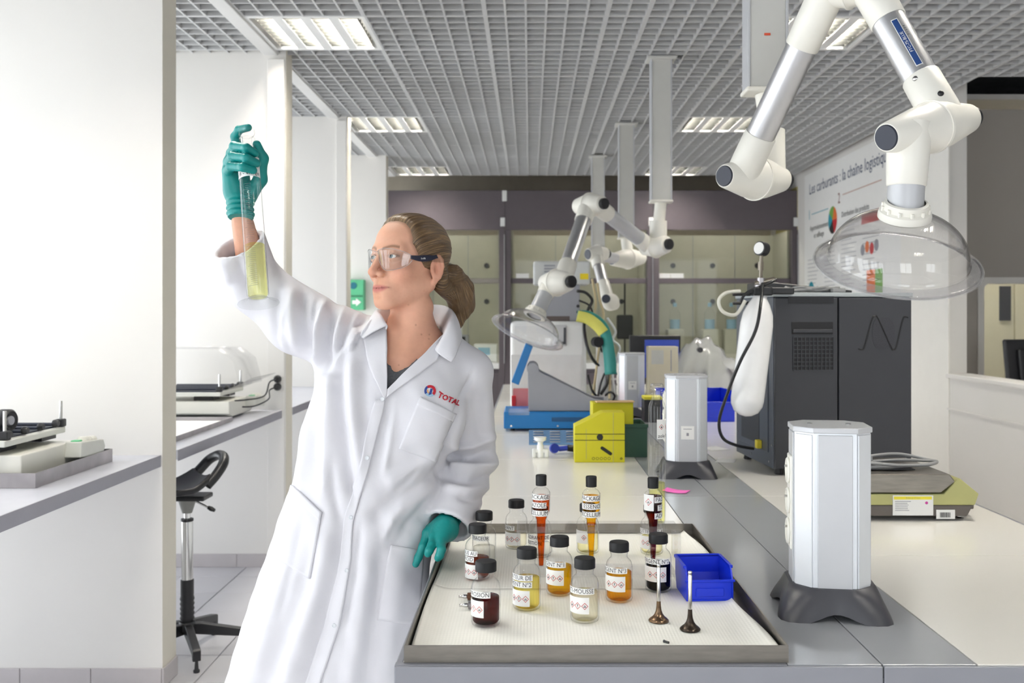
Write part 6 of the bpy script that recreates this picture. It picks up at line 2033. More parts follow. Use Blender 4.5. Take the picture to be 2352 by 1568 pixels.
D0 = 2.16
def px_of(V):
    return CX + V[..., 0] * F / V[..., 1], CY - (V[..., 2] - CZ) * F / V[..., 1]

# ---- torso column from the outline of the photograph
SL = np.array([
    # py, xl, xr, half depth
    [745, 880, 1010, 0.070], [770, 850, 1035, 0.080], [800, 800, 1062, 0.095], [830, 755, 1072, 0.106], [860, 728, 1074, 0.116], [950, 706, 1062, 0.124],
    [1050, 688, 1032, 0.120], [1110, 672, 1016, 0.122], [1200, 640, 1000, 0.134], [1300, 606, 988, 0.146], [1400, 570, 978, 0.150],
    [1568, 520, 958, 0.156], [1760, 470, 940, 0.16]])
def torso(G, off=0.0, n=2.3):
    Z = G[2]
    py = CY - (Z - CZ) * F / D0
    xl = np.interp(py, SL[:, 0], SL[:, 1]); xr = np.interp(py, SL[:, 0], SL[:, 2]); b = np.interp(py, SL[:, 0], SL[:, 3])
    c = ((xl + xr) / 2 - CX) * D0 / F
    a = (xr - xl) / 2 * D0 / F
    a = (a - off).astype(f32); b = (b - off).astype(f32); c = c.astype(f32)
    q = (np.abs((G[0] - c) / a) ** n + np.abs((G[1] - f32(D0)) / b) ** n) ** f32(1 / n)
    ztop = P(0, 752, D0).z
    return smax((q - 1) * np.minimum(a, b), Z - f32(ztop + off * 0), 0.03)

SHL, ELL_, WRL = P(1074, 856, 2.17), P(1086, 1055, 2.24), P(1028, 1210, 2.10)
SHR, MDR, ELR, CUR = P(800, 792, 2.15), P(690, 738, 2.17), P(588, 655, 2.18), P(546, 562, 2.10)
NECK0, NECK1 = P(944, 700, 2.155), P(948, 800, 2.175)

def poly_sd(px, py, poly):
    """signed distance (pixels) to a polygon, negative inside"""
    d = np.full(px.shape, 1e9, dtype=f32)
    ins = np.zeros(px.shape, dtype=bool)
    n = len(poly)
    for i in range(n):
        ax_, ay = poly[i]; bx, by = poly[(i + 1) % n]
        ex, ey = bx - ax_, by - ay
        wx, wy = px - ax_, py - ay
        t = np.clip((wx * ex + wy * ey) / (ex * ex + ey * ey), 0, 1)
        d = np.minimum(d, (wx - ex * t) ** 2 + (wy - ey * t) ** 2)
        cnd = ((ay > py) != (by > py)) & (px < (bx - ax_) * (py - ay) / (by - ay + 1e-9) + ax_)
        ins ^= cnd
    d = np.sqrt(d)
    return np.where(ins, -d, d)

# ================================================================= lab coat
h = 0.0047
ax, G = grid((-0.86, 1.92, 0.44), (-0.05, 2.34, 1.62), h)
f = torso(G)
# shoulders
f = smin(f, rcone(G, P(985, 788, 2.17), SHL, 0.050, 0.056), 0.03)
f = smin(f, rcone(G, P(915, 785, 2.16), SHR, 0.050, 0.070), 0.03)
# bust
f = smin(f, ell(G, P(985, 960, 2.10), (0.075, 0.06, 0.08)), 0.05)
f = smin(f, ell(G, P(830, 930, 2.10), (0.075, 0.06, 0.08)), 0.05)
# left sleeve with open cuff
cdir = (WRL - ELL_).normalized()
slv = smin(rcone(G, SHL, ELL_, 0.056, 0.053), rcone(G, ELL_, WRL + cdir * 0.02, 0.053, 0.056), 0.02)
hol = rcone(G, ELL_.lerp(WRL, 0.66), WRL + cdir * 0.10, 0.040, 0.0505)
pl_ = ((G[0] - WRL.x) * cdir.x + (G[1] - WRL.y) * cdir.y + (G[2] - WRL.z) * cdir.z).astype(f32)
slv = np.maximum(np.maximum(slv, pl_), -hol)
# right sleeve, raised
rdir = (CUR - ELR).normalized()
s2 = smin(rcone(G, SHR, MDR, 0.072, 0.071), rcone(G, MDR, ELR, 0.071, 0.062), 0.03)
s2 = smin(s2, rcone(G, ELR, CUR + rdir * 0.03, 0.060, 0.063), 0.02)
hol = rcone(G, ELR.lerp(CUR, 0.42), CUR + rdir * 0.14, 0.046, 0.0575)
cn = Vector((-0.32, -0.50, 0.80)).normalized()
pl2 = ((G[0] - CUR.x) * cn.x + (G[1] - CUR.y) * cn.y + (G[2] - CUR.z) * cn.z).astype(f32)
s2 = np.maximum(np.maximum(s2, pl2), -hol)
f = smin(f, slv, 0.012)
f = smin(f, s2, 0.035)
f = np.maximum(f, -np.where(pl2 > -0.07, hol, 1.0))
# neck opening and V between the lapels
PX = CX + G[0] * F / G[1]
PY = CY - (G[2] - CZ) * F / G[1]
VPOLY = [(866, 690), (884, 745), (886, 899), (1026, 773), (1036, 740), (1040, 690)]
pv = poly_sd(np.broadcast_to(PX, f.shape), np.broadcast_to(PY, f.shape), VPOLY) * (2.1 / F)
cut = np.maximum(pv, G[1] - 2.20)
f = np.maximum(f, f32(0.455) - G[2])
V0, Q0 = nets(f, ax)          # uncut front, used to lay the lapels on
f = np.maximum(f, -cut)
f = np.maximum(f, -rcone(G, P(955, 700, 2.18), P(950, 800, 2.16), 0.075, 0.050))
V, Q = nets(f, ax)
V = relax(V, Q, 3)
V0 = relax(V0, Q0, 3)
del f, pv, cut, slv, s2, hol, pl_, pl2, PX, PY

# folds: polylines in the photograph, pushed along the surface normal
def seg_dist(px, py, pts):
    d = np.full(px.shape, 1e9)
    tt = np.zeros(px.shape)
    n = len(pts) - 1
    for i in range(n):
        ax_, ay = pts[i]; bx, by = pts[i + 1]
        ex, ey = bx - ax_, by - ay
        t = np.clip(((px - ax_) * ex + (py - ay) * ey) / (ex * ex + ey * ey), 0, 1)
        q = (px - ax_ - ex * t) ** 2 + (py - ay - ey * t) ** 2
        m = q < d
        tt = np.where(m, (i + t) / n, tt)
        d = np.where(m, q, d)
    return np.sqrt(d), tt
FOLDS = [
    # raised sleeve
    ([(838, 724), (800, 762), (775, 812)], 8, -0.0188), ([(822, 735), (790, 790), (770, 850)], 8, 0.0145), ([(858, 736), (820, 772), (800, 806)], 7, 0.0145),
    ([(770, 705), (752, 770), (748, 850)], 10, -0.0232), ([(745, 692), (728, 760), (730, 840)], 10, 0.0174), ([(700, 668), (700, 740), (712, 820)], 12, -0.0174),
    ([(670, 660), (668, 730), (680, 800)], 12, 0.0116), ([(645, 660), (632, 720), (640, 780)], 10, -0.0101), ([(610, 640), (560, 660), (520, 650)], 14, -0.0087),
    ([(510, 585), (530, 650), (580, 720)], 12, 0.0072), ([(545, 590), (560, 640), (600, 700)], 10, -0.0087),
    # chest and flank below the raised arm
    ([(785, 800), (776, 880), (784, 980), (800, 1080), (815, 1160)], 13, -0.016), ([(760, 850), (752, 960), (750, 1080), (745, 1150)], 16, 0.011),
    ([(808, 800), (806, 900), (815, 1000), (830, 1080)], 14, 0.010), ([(726, 880), (722, 980), (716, 1080)], 13, -0.009),
    ([(845, 800), (838, 900), (846, 1000)], 14, -0.006), ([(700, 950), (692, 1050), (688, 1130)], 10, 0.006),
    ([(1080, 870), (1050, 960), (1018, 1060), (1000, 1100)], 12, -0.012), ([(900, 930), (880, 1000), (868, 1080)], 14, -0.006),
    ([(1020, 1075), (960, 1120), (890, 1160), (850, 1200)], 16, -0.010), ([(1000, 1110), (940, 1160), (880, 1210)], 18, 0.008), ([(1010, 1040), (940, 1085), (880, 1105)], 16, 0.007),
    ([(985, 1180), (930, 1220), (890, 1280)], 16, -0.006),
    # skirt
    ([(800, 1170), (775, 1300), (740, 1450), (700, 1600)], 22, -0.010), ([(760, 1180), (735, 1320), (690, 1460), (640, 1620)], 26, 0.010), ([(720, 1250), (690, 1380), (640, 1500), (600, 1620)], 22, -0.008),
    ([(660, 1300), (620, 1420), (580, 1560)], 18, 0.006), ([(850, 1240), (840, 1360), (820, 1480), (790, 1620)], 22, 0.009), ([(880, 1240), (868, 1340), (850, 1480), (840, 1620)], 20, -0.008),
    ([(920, 1300), (900, 1420), (890, 1560)], 20, 0.007),
    # lower sleeve, bunched at the elbow
    ([(1030, 1030), (1085, 1022), (1140, 1000)], 9, 0.0117), ([(1030, 1052), (1080, 1050), (1142, 1036)], 9, -0.0182), ([(1024, 1072), (1085, 1074), (1145, 1062)], 9, 0.0156),
    ([(1022, 1094), (1080, 1102), (1140, 1090)], 9, -0.0169), ([(1018, 1118), (1075, 1126), (1130, 1118)], 9, 0.0117), ([(1050, 1140), (1090, 1150), (1120, 1140)], 8, -0.0078),
    ([(1090, 900), (1095, 960), (1110, 1020)], 12, -0.0078), ([(1120, 900), (1122, 960), (1128, 1010)], 10, 0.0052),
    # finer creases
    ([(846, 722), (829, 760), (814, 800)], 6, -0.009), ([(812, 716), (790, 765), (782, 800)], 6, -0.009), ([(790, 708), (772, 760), (764, 810)], 6, 0.008),
    ([(745, 880), (736, 980), (727, 1080)], 7, -0.007), ([(1032, 1000), (1023, 1060), (1010, 1112)], 7, -0.011), ([(905, 930), (895, 1010), (880, 1090)], 9, 0.006),
    ([(1088, 850), (1062, 920), (1044, 968), (1031, 1012)], 5, -0.006), ([(728, 690), (716, 760), (718, 840)], 7, -0.010), ([(660, 700), (640, 760), (660, 810)], 7, 0.006),
    ([(960, 1075), (930, 1110), (905, 1130)], 7, -0.006), ([(990, 1140), (950, 1185), (925, 1215)], 8, -0.006), ([(930, 1150), (900, 1190), (880, 1240)], 8, 0.006),
    ([(700, 1180), (672, 1300), (640, 1420)], 8, -0.004), ([(830, 1200), (815, 1330), (790, 1450)], 8, -0.006), ([(760, 1060), (765, 1130), (780, 1200)], 9, -0.006),
]
def drape(V, Q):
    N = vnormals(V, Q)
    px, py = px_of(V)
    disp = np.zeros(len(V))
    front = np.clip(0.35 - N[:, 1], 0, 1) ** 0.5
    for pts, w, a in FOLDS:
        d, t = seg_dist(px, py, pts)
        fade = np.clip(np.minimum(t, 1 - t) * 5 + 0.25, 0, 1)
        disp += a * np.exp(-(d / w) ** 2) * fade
    nz = 0.0006 * (np.sin(V[:, 0] * 61 + V[:, 2] * 23) + np.sin(V[:, 2] * 47 - V[:, 0] * 31 + 1.3) + np.sin(V[:, 0] * 103 + V[:, 2] * 71 + V[:, 1] * 40))
    V = V + N * ((disp * front + nz)[:, None]).astype(f32)
    return relax(V, Q, 1)
V = drape(V, Q)
V0 = drape(V0, Q0)
coat = np_mesh('lab_coat', V, Q, M_COAT, person, base=PBn)
coat['label'] = 'knee length white cotton lab coat'
bvh = BVHTree.FromPolygons([Vector(p) for p in V0.tolist()], Q0.tolist())

CAM = Vector((0, 0, CZ))
def cast(px_, py_, off=0.003, fallback=2.05):
    d = (P(px_, py_, 2.0) - CAM).normalized()
    hit, nrm, i_, dist = bvh.ray_cast(CAM, d)
    if hit is None:
        p = P(px_, py_, fallback)
        hit, nrm, i_, dist = bvh.find_nearest(p)
        if hit is None or (hit - p).length > 0.06:
            return p
        return Vector((p.x, hit.y, p.z)) + Vector((0, -off, 0))
    if nrm.dot(d) > 0:
        nrm = -nrm
    return hit + nrm * off

def resample(pts, n):
    pts = [Vector((a, b, 0)) for a, b in pts]
    L = [0]
    for a, b in zip(pts[:-1], pts[1:]):
        L.append(L[-1] + (b - a).length)
    out = []
    for k in range(n):
        t = L[-1] * k / (n - 1)
        i = 0
        while i < len(pts) - 2 and L[i + 1] < t:
            i += 1
        out.append(pts[i].lerp(pts[i + 1], (t - L[i]) / max(1e-6, L[i + 1] - L[i])))
    return out

def patch(name, A, B, nr, nc, m, parent, off=0.003, thick=0.0022, smooth_d=2):
    """cloth patch between two edges drawn on the photograph, laid on the coat"""
    A, B = resample(A, nr), resample(B, nr)
    pts = [[cast(*(A[i].lerp(B[i], j / (nc - 1)))[:2], off) for j in range(nc)] for i in range(nr)]
    for _ in range(smooth_d):
        q = [[p.copy() for p in r] for r in pts]
        for i in range(nr):
            for j in range(nc):
                s_, c_ = Vector((0, 0, 0)), 0
                for a, b in ((i - 1, j), (i + 1, j), (i, j - 1), (i, j + 1)):
                    if 0 <= a < nr and 0 <= b < nc:
                        s_ += q[a][b]; c_ += 1
                y = q[i][j].y * 0.5 + s_.y / c_ * 0.5
                pts[i][j] = Vector((q[i][j].x, y, q[i][j].z))
    vs = [p - PB for r in pts for p in r]
    fs = [(i * nc + j, i * nc + j + 1, (i + 1) * nc + j + 1, (i + 1) * nc + j) for i in range(nr - 1) for j in range(nc - 1)]
    o = MB().add(vs, fs).build(name, m, parent, smooth=60)
    me = o.data
    nn = sum((p.normal.y for p in me.polygons))
    if nn > 0:
        me.flip_normals()
    md = o.modifiers.new('thickness', 'SOLIDIFY')
    md.thickness = thick
    md.offset = -1
    return o
# pockets
pk = patch('chest_pocket', [(965, 911), (916, 1029)], [(1049, 952), (998, 1058)], 22, 18, M_COAT, coat, 0.0042, 0.004)
patch('pocket_hem', [(965.5, 911), (958, 930)], [(1049, 952), (1041, 970)], 5, 18, M_COAT, pk, 0.0058, 0.0016)
pk = patch('hip_pocket', [(674, 1113), (622, 1274)], [(741, 1176), (714, 1330)], 26, 18, M_COAT, coat, 0.0042, 0.004)
patch('pocket_hem', [(674, 1113), (667, 1136)], [(741, 1176), (737, 1198)], 5, 18, M_COAT, pk, 0.0058, 0.0016)
pk = patch('hip_pocket', [(896, 1250), (866, 1422)], [(972, 1264), (958, 1436)], 26, 16, M_COAT, coat, 0.0042, 0.004)
# front edge (placket) from the lapel to the hem
patch('placket', [(862, 918), (838, 1000), (822, 1090), (790, 1190), (776, 1310), (742, 1440), (690, 1600)],
      [(886, 916), (866, 1000), (851, 1060), (812, 1200), (806, 1290), (781, 1435), (726, 1600)], 70, 8, M_COAT, coat, 0.004, 0.0035, 3)
# lapels and collar leaves
patch('lapel', [(889, 748), (890, 800), (889.5, 850), (888, 908)], [(833, 778), (842, 820), (860, 868), (884, 920)], 24, 12, M_COAT, coat, 0.006, 0.0035, 6)
patch('lapel', [(1021, 766), (980, 808), (935, 850), (888, 895)], [(1003, 829), (960, 862), (925, 885), (886, 914)], 24, 10, M_COAT, coat, 0.006, 0.0035, 6)
# snap buttons
for bx, by in ((878, 916), (842, 1050), (808, 1187), (798, 1310), (770, 1435)):
    c = cast(bx, by, 0.0065) - PB
    MB().lathe([(0, 0.0006), (0.0026, 0.0006), (0.0030, 0.0014), (0.0042, 0.0014), (0.0046, -0.001)], 20, c - Vector((0, -0.0015, 0)), (0, -1, 0.05)).build('button', M_ALUW, coat)
# cuffs hems
# stitched mark on the chest
ang = math.radians(23)
def mark(pts2, m, nm, parent, off=0.0030, faces=None):
    vs = [cast(x, y, off) - PB for x, y in pts2]
    return MB().add(vs, faces or [tuple(range(len(vs)))]).build(nm, m, parent, smooth=0)
gx, gy, gr_ = 987.5, 898, 13.5
M_LR = pmat('stitch_red', (190, 30, 48), 0.7); M_LB = pmat('stitch_blue', (52, 76, 150), 0.7); M_LO = pmat('stitch_orange', (238, 170, 110), 0.7); M_LC = pmat('stitch_sky', (160, 196, 220), 0.7)
def arc(a0, a1, r, n=9, cx_=gx, cy_=gy):
    return [(cx_ + r * math.cos(math.radians(a0 + (a1 - a0) * k / (n - 1))), cy_ - r * math.sin(math.radians(a0 + (a1 - a0) * k / (n - 1)))) for k in range(n)]
def band(a0, a1, r0, r1, m, nm, par):
    A_, B_ = arc(a0, a1, r0), arc(a0, a1, r1)
    n = len(A_)
    return mark(A_ + B_, m, nm, par, 0.0030, [(k, k + 1, n + k + 1, n + k) for k in range(n - 1)])
lg = mark(arc(0, 345, gr_ * 0.98, 24), M_PAPER, 'emblem', coat, 0.0022)
band(-50, 125, 7.0, gr_, M_LR, 'emblem_red', lg)
band(125, 215, 8.0, gr_, M_LB, 'emblem_blue', lg)
band(215, 310, 7.5, gr_, M_LC, 'emblem_sky', lg)
band(150, 290, 4.0, 7.2, M_LO, 'emblem_orange', lg)
mark([(gx + 1, gy - 6), (gx + 6, gy - 4), (gx + 3, gy + 8), (gx - 4, gy + 10)], M_LB, 'emblem_blue', lg, 0.0032)
vs, fs = text_mesh('TOTAL', 20.5, 'LEFT', 0.75)
sm_, _ = text_mesh('T', 19.0, 'LEFT')
ca_, sa_ = math.cos(ang), math.sin(ang)
qv = []
for v in vs:
    x = v.x * 0.86
    y = v.y
    if x > 10.5:
        y = (y + 6.6) * 0.80 - 6.6
        x = 10.5 + (x - 10.5) * 0.95
    qv.append(cast(1006 + x * ca_ + y * sa_, 906 + x * sa_ - y * ca_, 0.0030) - PB)
MB().add(qv, fs).build('lettering', M_LR, coat, smooth=0)

# collar: stand around the neck and a turned-down leaf, through key sections
SEC = [
    ((887, 756, 2.072), (887, 748, 2.068), (858, 762, 2.068), (834, 777, 2.068)),
    ((886, 748, 2.098), (874, 724, 2.094), (852, 742, 2.085), (828, 772, 2.085)),
    ((884, 745, 2.14), (868, 714, 2.14), (850, 732, 2.135), (832, 764, 2.13)),
    ((898, 738, 2.20), (886, 706, 2.205), (868, 722, 2.21), (852, 750, 2.21)),
    ((946, 738, 2.235), (948, 701, 2.245), (948, 720, 2.265), (948, 750, 2.27)),
    ((998, 745, 2.22), (1013, 703, 2.232), (1030, 718, 2.245), (1042, 750, 2.245)),
    ((1014, 758, 2.16), (1037, 719, 2.165), (1052, 738, 2.165), (1060, 772, 2.16)),
    ((1019, 768, 2.105), (1034, 742, 2.10), (1048, 762, 2.095), (1052, 800, 2.09)),
    ((1012, 782, 2.082), (1018, 778, 2.074), (1034, 796, 2.070), (1044, 822, 2.070)),
    ((1000, 800, 2.078), (1003, 808, 2.066), (1018, 820, 2.064), (1036, 831, 2.066)),
]
cols_ = []
for c in range(4):
    cols_.append(catmull([P(*sec[c]) for sec in SEC], 6))
nth = len(cols_[0])
rows = []
for k in range(nth):
    prof_ = catmull([cols_[c][k] for c in range(4)], 5)
    out_ = []
    for j_, p in enumerate(prof_):
        if j_ >= 4 and p.y < 2.17:
            d_ = (p - CAM)
            hit, nrm, i_, dist = bvh.ray_cast(CAM, d_.normalized())
            if hit is not None and dist < d_.length + 0.006:
                p = CAM + d_.normalized() * (dist - 0.006)
        out_.append(p - PB)
    rows.append(out_)
nc = len(rows[0])
vs = [p for r in rows for p in r]
fs = [(i * nc + j, i * nc + j + 1, (i + 1) * nc + j + 1, (i + 1) * nc + j) for i in range(nth - 1) for j in range(nc - 1)]
o = MB().add(vs, fs).build('collar', M_COAT, coat, smooth=70)
md = o.modifiers.new('thickness', 'SOLIDIFY'); md.thickness = 0.003; md.offset = 0

# ================================================================= head, neck and chest
H0 = P(945, 600, 2.135)
phi = math.radians(42)
pit = math.radians(4)
fw = Vector((-math.sin(phi) * math.cos(pit), -math.cos(phi) * math.cos(pit), math.sin(pit)))
lf = Vector((math.cos(phi), -math.sin(phi), 0.0))
up = lf.cross(fw) * 1.0
up = -up if up.z < 0 else up
RH = np.array([[lf.x, fw.x, up.x], [lf.y, fw.y, up.y], [lf.z, fw.z, up.z]], dtype=f32)   # local -> world
H0n = v3(H0)
def to_local(p):
    return tuple((RH.T @ (v3(p) - H0n)).tolist())
def to_world(V_):
    return V_ @ RH.T + H0n

hh = 0.0021
axh, L = grid((-0.135, -0.150, -0.300), (0.135, 0.140, 0.120), hh)
skull = ell(L, (0, -0.006, 0.028), (0.070, 0.081, 0.071))
s = smin(skull, ell(L, (0, 0.022, 0.034), (0.062, 0.064, 0.057)), 0.02)
s = smin(s, ell(L, (0, 0.026, -0.034), (0.058, 0.062, 0.068)), 0.025)
for sx_ in (-1, 1):
    s = smin(s, rcone(L, (sx_ * 0.050, -0.008, -0.052), (sx_ * 0.016, 0.066, -0.096), 0.017, 0.014), 0.020)
    s = smin(s, ell(L, (sx_ * 0.038, 0.058, -0.030), (0.022, 0.022, 0.020)), 0.018)
s = smin(s, ell(L, (0, 0.074, -0.097), (0.018, 0.016, 0.014)), 0.016)
s = smin(s, ell(L, (0, 0.070, -0.070), (0.030, 0.024, 0.024)), 0.016)
for sx_ in (-1, 1):      # brow ridge
    s = smin(s, rcone(L, (sx_ * 0.010, 0.082, 0.014), (sx_ * 0.042, 0.067, 0.019), 0.009, 0.009), 0.014)
    s = smax(s, -ell(L, (sx_ * 0.031, 0.098, 0.000), (0.019, 0.020, 0.0125)), 0.012)
# nose
s = smin(s, rcone(L, (0, 0.083, 0.010), (0, 0.1075, -0.033), 0.0075, 0.0085), 0.010)
s = smin(s, ell(L, (0, 0.1065, -0.0360), (0.0092, 0.0092, 0.0082)), 0.007)
for sx_ in (-1, 1):
    s = smin(s, ell(L, (sx_ * 0.0125, 0.0955, -0.0385), (0.0075, 0.0095, 0.0075)), 0.005)
    s = smax(s, -ell(L, (sx_ * 0.0065, 0.1015, -0.0455), (0.0034, 0.0050, 0.0036)), 0.002)
# lips
mz = -0.0685
for sx_ in (-1, 1):
    s = smin(s, rcone(L, (0, 0.0852, mz + 0.0032), (sx_ * 0.013, 0.0822, mz + 0.0036), 0.0046, 0.0040), 0.004)
    s = smin(s, rcone(L, (sx_ * 0.013, 0.0822, mz + 0.0036), (sx_ * 0.0250, 0.0735, mz + 0.0024), 0.0040, 0.0024), 0.004)
    s = smin(s, rcone(L, (0, 0.0848, mz - 0.0052), (sx_ * 0.012, 0.0818, mz - 0.0044), 0.0054, 0.0048), 0.004)
    s = smin(s, rcone(L, (sx_ * 0.012, 0.0818, mz - 0.0044), (sx_ * 0.0235, 0.0735, mz - 0.0002), 0.0048, 0.0026), 0.004)
for sx_ in (-1, 1):
    s = smax(s, -rcone(L, (0, 0.0915, mz), (sx_ * 0.013, 0.0885, mz + 0.0002), 0.0016, 0.0016), 0.0018)
    s = smax(s, -rcone(L, (sx_ * 0.013, 0.0885, mz + 0.0002), (sx_ * 0.0275, 0.0765, mz + 0.0024), 0.0016, 0.0018), 0.0018)
s = smax(s, -ell(L, (0, 0.0955, -0.0530), (0.0032, 0.0050, 0.0075)), 0.004)   # philtrum
s = smax(s, -ell(L, (0, 0.0975, -0.0855), (0.016, 0.0100, 0.0050)), 0.007)    # under the lip
# eyelids
EY, EZ, EXX, ER = 0.0735, 0.001, 0.0315, 0.0122
for sx_ in (-1, 1):
    c_ = (sx_ * EXX, EY, EZ)
    s = smin(s, ell(L, c_, (0.0140, 0.0140, 0.0140)), 0.005)
    slit = np.maximum(ell(L, (sx_ * EXX, EY + 0.016, EZ - 0.0008), (0.0130, 0.0150, 0.0040)), -L[1] + f32(EY))
    s = smax(s, -slit, 0.0012)
# ears: thin plate with helix, antihelix, tragus and lobe
for sx_ in (-1, 1):
    def ep(a, b, o=0.0):
        return (sx_ * (0.0685 + 0.42 * a + o), 0.000 - a * 0.92 + 0.10 * b, -0.020 + b)
    er = np.array(Matrix.Rotation(sx_ * math.radians(25), 3, 'Z') @ Matrix.Rotation(math.radians(-6), 3, 'X'), dtype=f32)
    e = ell(L, ep(0.012, 0.003, -0.001), (0.0042, 0.0150, 0.0285), er)
    e = smax(e, -ell(L, ep(0.009, 0.000, 0.0055), (0.0065, 0.0075, 0.0125), er), 0.002)
    e = smax(e, -ell(L, ep(0.014, 0.018, 0.0050), (0.0046, 0.0070, 0.0080), er), 0.002)
    hx_ = [(0.002, 0.010), (0.003, 0.022), (0.009, 0.031), (0.018, 0.031), (0.025, 0.022), (0.026, 0.008), (0.022, -0.006), (0.015, -0.017), (0.009, -0.025)]
    for a_, b_ in zip(hx_[:-1], hx_[1:]):
        e = smin(e, rcone(L, ep(*a_), ep(*b_), 0.0030, 0.0030), 0.0025)
    ah_ = [(0.016, 0.018), (0.0175, 0.006), (0.014, -0.006), (0.008, -0.014)]
    for a_, b_ in zip(ah_[:-1], ah_[1:]):
        e = smin(e, rcone(L, ep(*a_), ep(*b_), 0.0022, 0.0022), 0.003)
    e = smin(e, ell(L, ep(0.0015, -0.004, 0.002), (0.0035, 0.0040, 0.0055)), 0.003)
    e = smin(e, ell(L, ep(0.006, -0.027, -0.001), (0.0045, 0.0065, 0.0080)), 0.005)
    s = smin(s, e, 0.003)
# neck, throat and chest in one surface
n0, n1 = to_local(NECK0), to_local(NECK1)
s = smin(s, rcone(L, n0, n1, 0.046, 0.056), 0.014)
s = smin(s, rcone(L, to_local(P(958, 705, 2.12)), to_local(P(945, 765, 2.135)), 0.034, 0.038), 0.02)
# neck cords from behind the ear to the collarbone notch
s = smin(s, rcone(L, to_local(P(976, 706, 2.125)), to_local(P(925, 822, 2.085)), 0.012, 0.009), 0.016)
s = smin(s, rcone(L, to_local(P(905, 735, 2.13)), to_local(P(905, 820, 2.085)), 0.012, 0.009), 0.014)
W_ = (L[0] * RH[0, 0] + L[1] * RH[0, 1] + L[2] * RH[0, 2] + H0n[0], L[0] * RH[1, 0] + L[1] * RH[1, 1] + L[2] * RH[1, 2] + H0n[1], L[0] * RH[2, 0] + L[1] * RH[2, 1] + L[2] * RH[2, 2] + H0n[2])
chest = torso(W_, 0.016)
s = smin(s, chest, 0.035)
for a_, b_ in ((P(918, 826, 2.083), P(1010, 800, 2.11)), (P(905, 826, 2.083), P(850, 800, 2.10))):     # collarbones
    s = smin(s, rcone(L, to_local(a_), to_local(b_), 0.007, 0.008), 0.014)
Vh, Qh = nets(s, axh)
Vh = relax(Vh, Qh, 2, 0.4)
del s, skull, chest, W_
lx, ly, lz = Vh[:, 0], Vh[:, 1], Vh[:, 2]
col = np.repeat(SKIN[None, :], len(Vh), 0)
def blend(w, c):
    global col
    w = np.clip(w, 0, 1)[:, None]
    col = col * (1 - w) + linc(c)[None, :] * w
def gauss(c, r):
    return np.exp(-(((lx - c[0]) / r[0]) ** 2 + ((ly - c[1]) / r[1]) ** 2 + ((lz - c[2]) / r[2]) ** 2))
for sx_ in (-1, 1):
    blend(0.45 * gauss((sx_ * 0.042, 0.062, -0.032), (0.02, 0.03, 0.018)), (214, 138, 118))
    blend(0.45 * gauss((sx_ * 0.074, -0.012, -0.016), (0.012, 0.02, 0.03)), (200, 126, 104))
    t_ = np.clip((np.abs(lx) - 0.011) / 0.034, 0, 1)
    bz = 0.0165 + 0.006 * np.sin(t_ * 2.4)
    blend(0.60 * np.exp(-((lz - bz) / 0.0030) ** 2) * (np.abs(lx) > 0.010) * (np.abs(lx) < 0.047) * (ly > 0.045), (126, 92, 70))
    # lash line
    blend(0.75 * np.exp(-(((np.sqrt((lx - sx_ * EXX) ** 2 / 0.0130 ** 2 + (lz - EZ - 0.0005 + 0.0) ** 2 / 0.0050 ** 2)) - 1.0) / 0.16) ** 2) * (lz > EZ - 0.003) * (ly > 0.072), (92, 64, 52))
blend(0.35 * gauss((0, 0.108, -0.034), (0.012, 0.02, 0.012)), (214, 136, 116))
lipw = np.exp(-((np.abs(lx) / 0.0262) ** 8)) * (ly > 0.066)
mzz = mz + 0.0024 * (lx / 0.026) ** 2
tp_ = np.clip(1 - 0.75 * (np.abs(lx) / 0.026) ** 2, 0.15, 1)
lipz = np.where(lz > mzz, np.exp(-((lz - mzz) / (0.0072 * tp_)) ** 4), np.exp(-((lz - mzz) / (0.0098 * tp_)) ** 4))
blend(0.8 * lipw * lipz, (184, 98, 98))
blend(0.65 * np.exp(-((np.abs(lx) / 0.0275) ** 8)) * (ly > 0.066) * np.exp(-((lz - mzz) / 0.0013) ** 2), (112, 56, 54))
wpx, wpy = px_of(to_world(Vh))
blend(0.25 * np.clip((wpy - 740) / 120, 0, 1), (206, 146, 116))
for fx, fy, fr_ in ((955, 746, 1.6), (968, 768, 1.8), (986, 768, 1.5), (985, 778, 1.4), (938, 700, 1.2), (916, 838, 1.6)):
    blend(0.7 * np.exp(-(((wpx - fx) ** 2 + (wpy - fy) ** 2) / fr_ ** 2)), (130, 84, 64))
for k in range(60):
    fx, fy = rng.uniform(890, 985), rng.uniform(625, 690)
    blend(0.08 * np.exp(-(((wpx - fx) ** 2 + (wpy - fy) ** 2) / 1.8 ** 2)), (168, 104, 80))
hl_ = ly - (0.0500 + 0.012 * np.exp(-(lx / 0.032) ** 2) - 0.62 * np.maximum(0, 0.032 - lz))
blend(0.55 * np.clip(1 - hl_ / 0.0075, 0, 1) * (lz > -0.004) * (hl_ < 0.0075), (112, 82, 58))
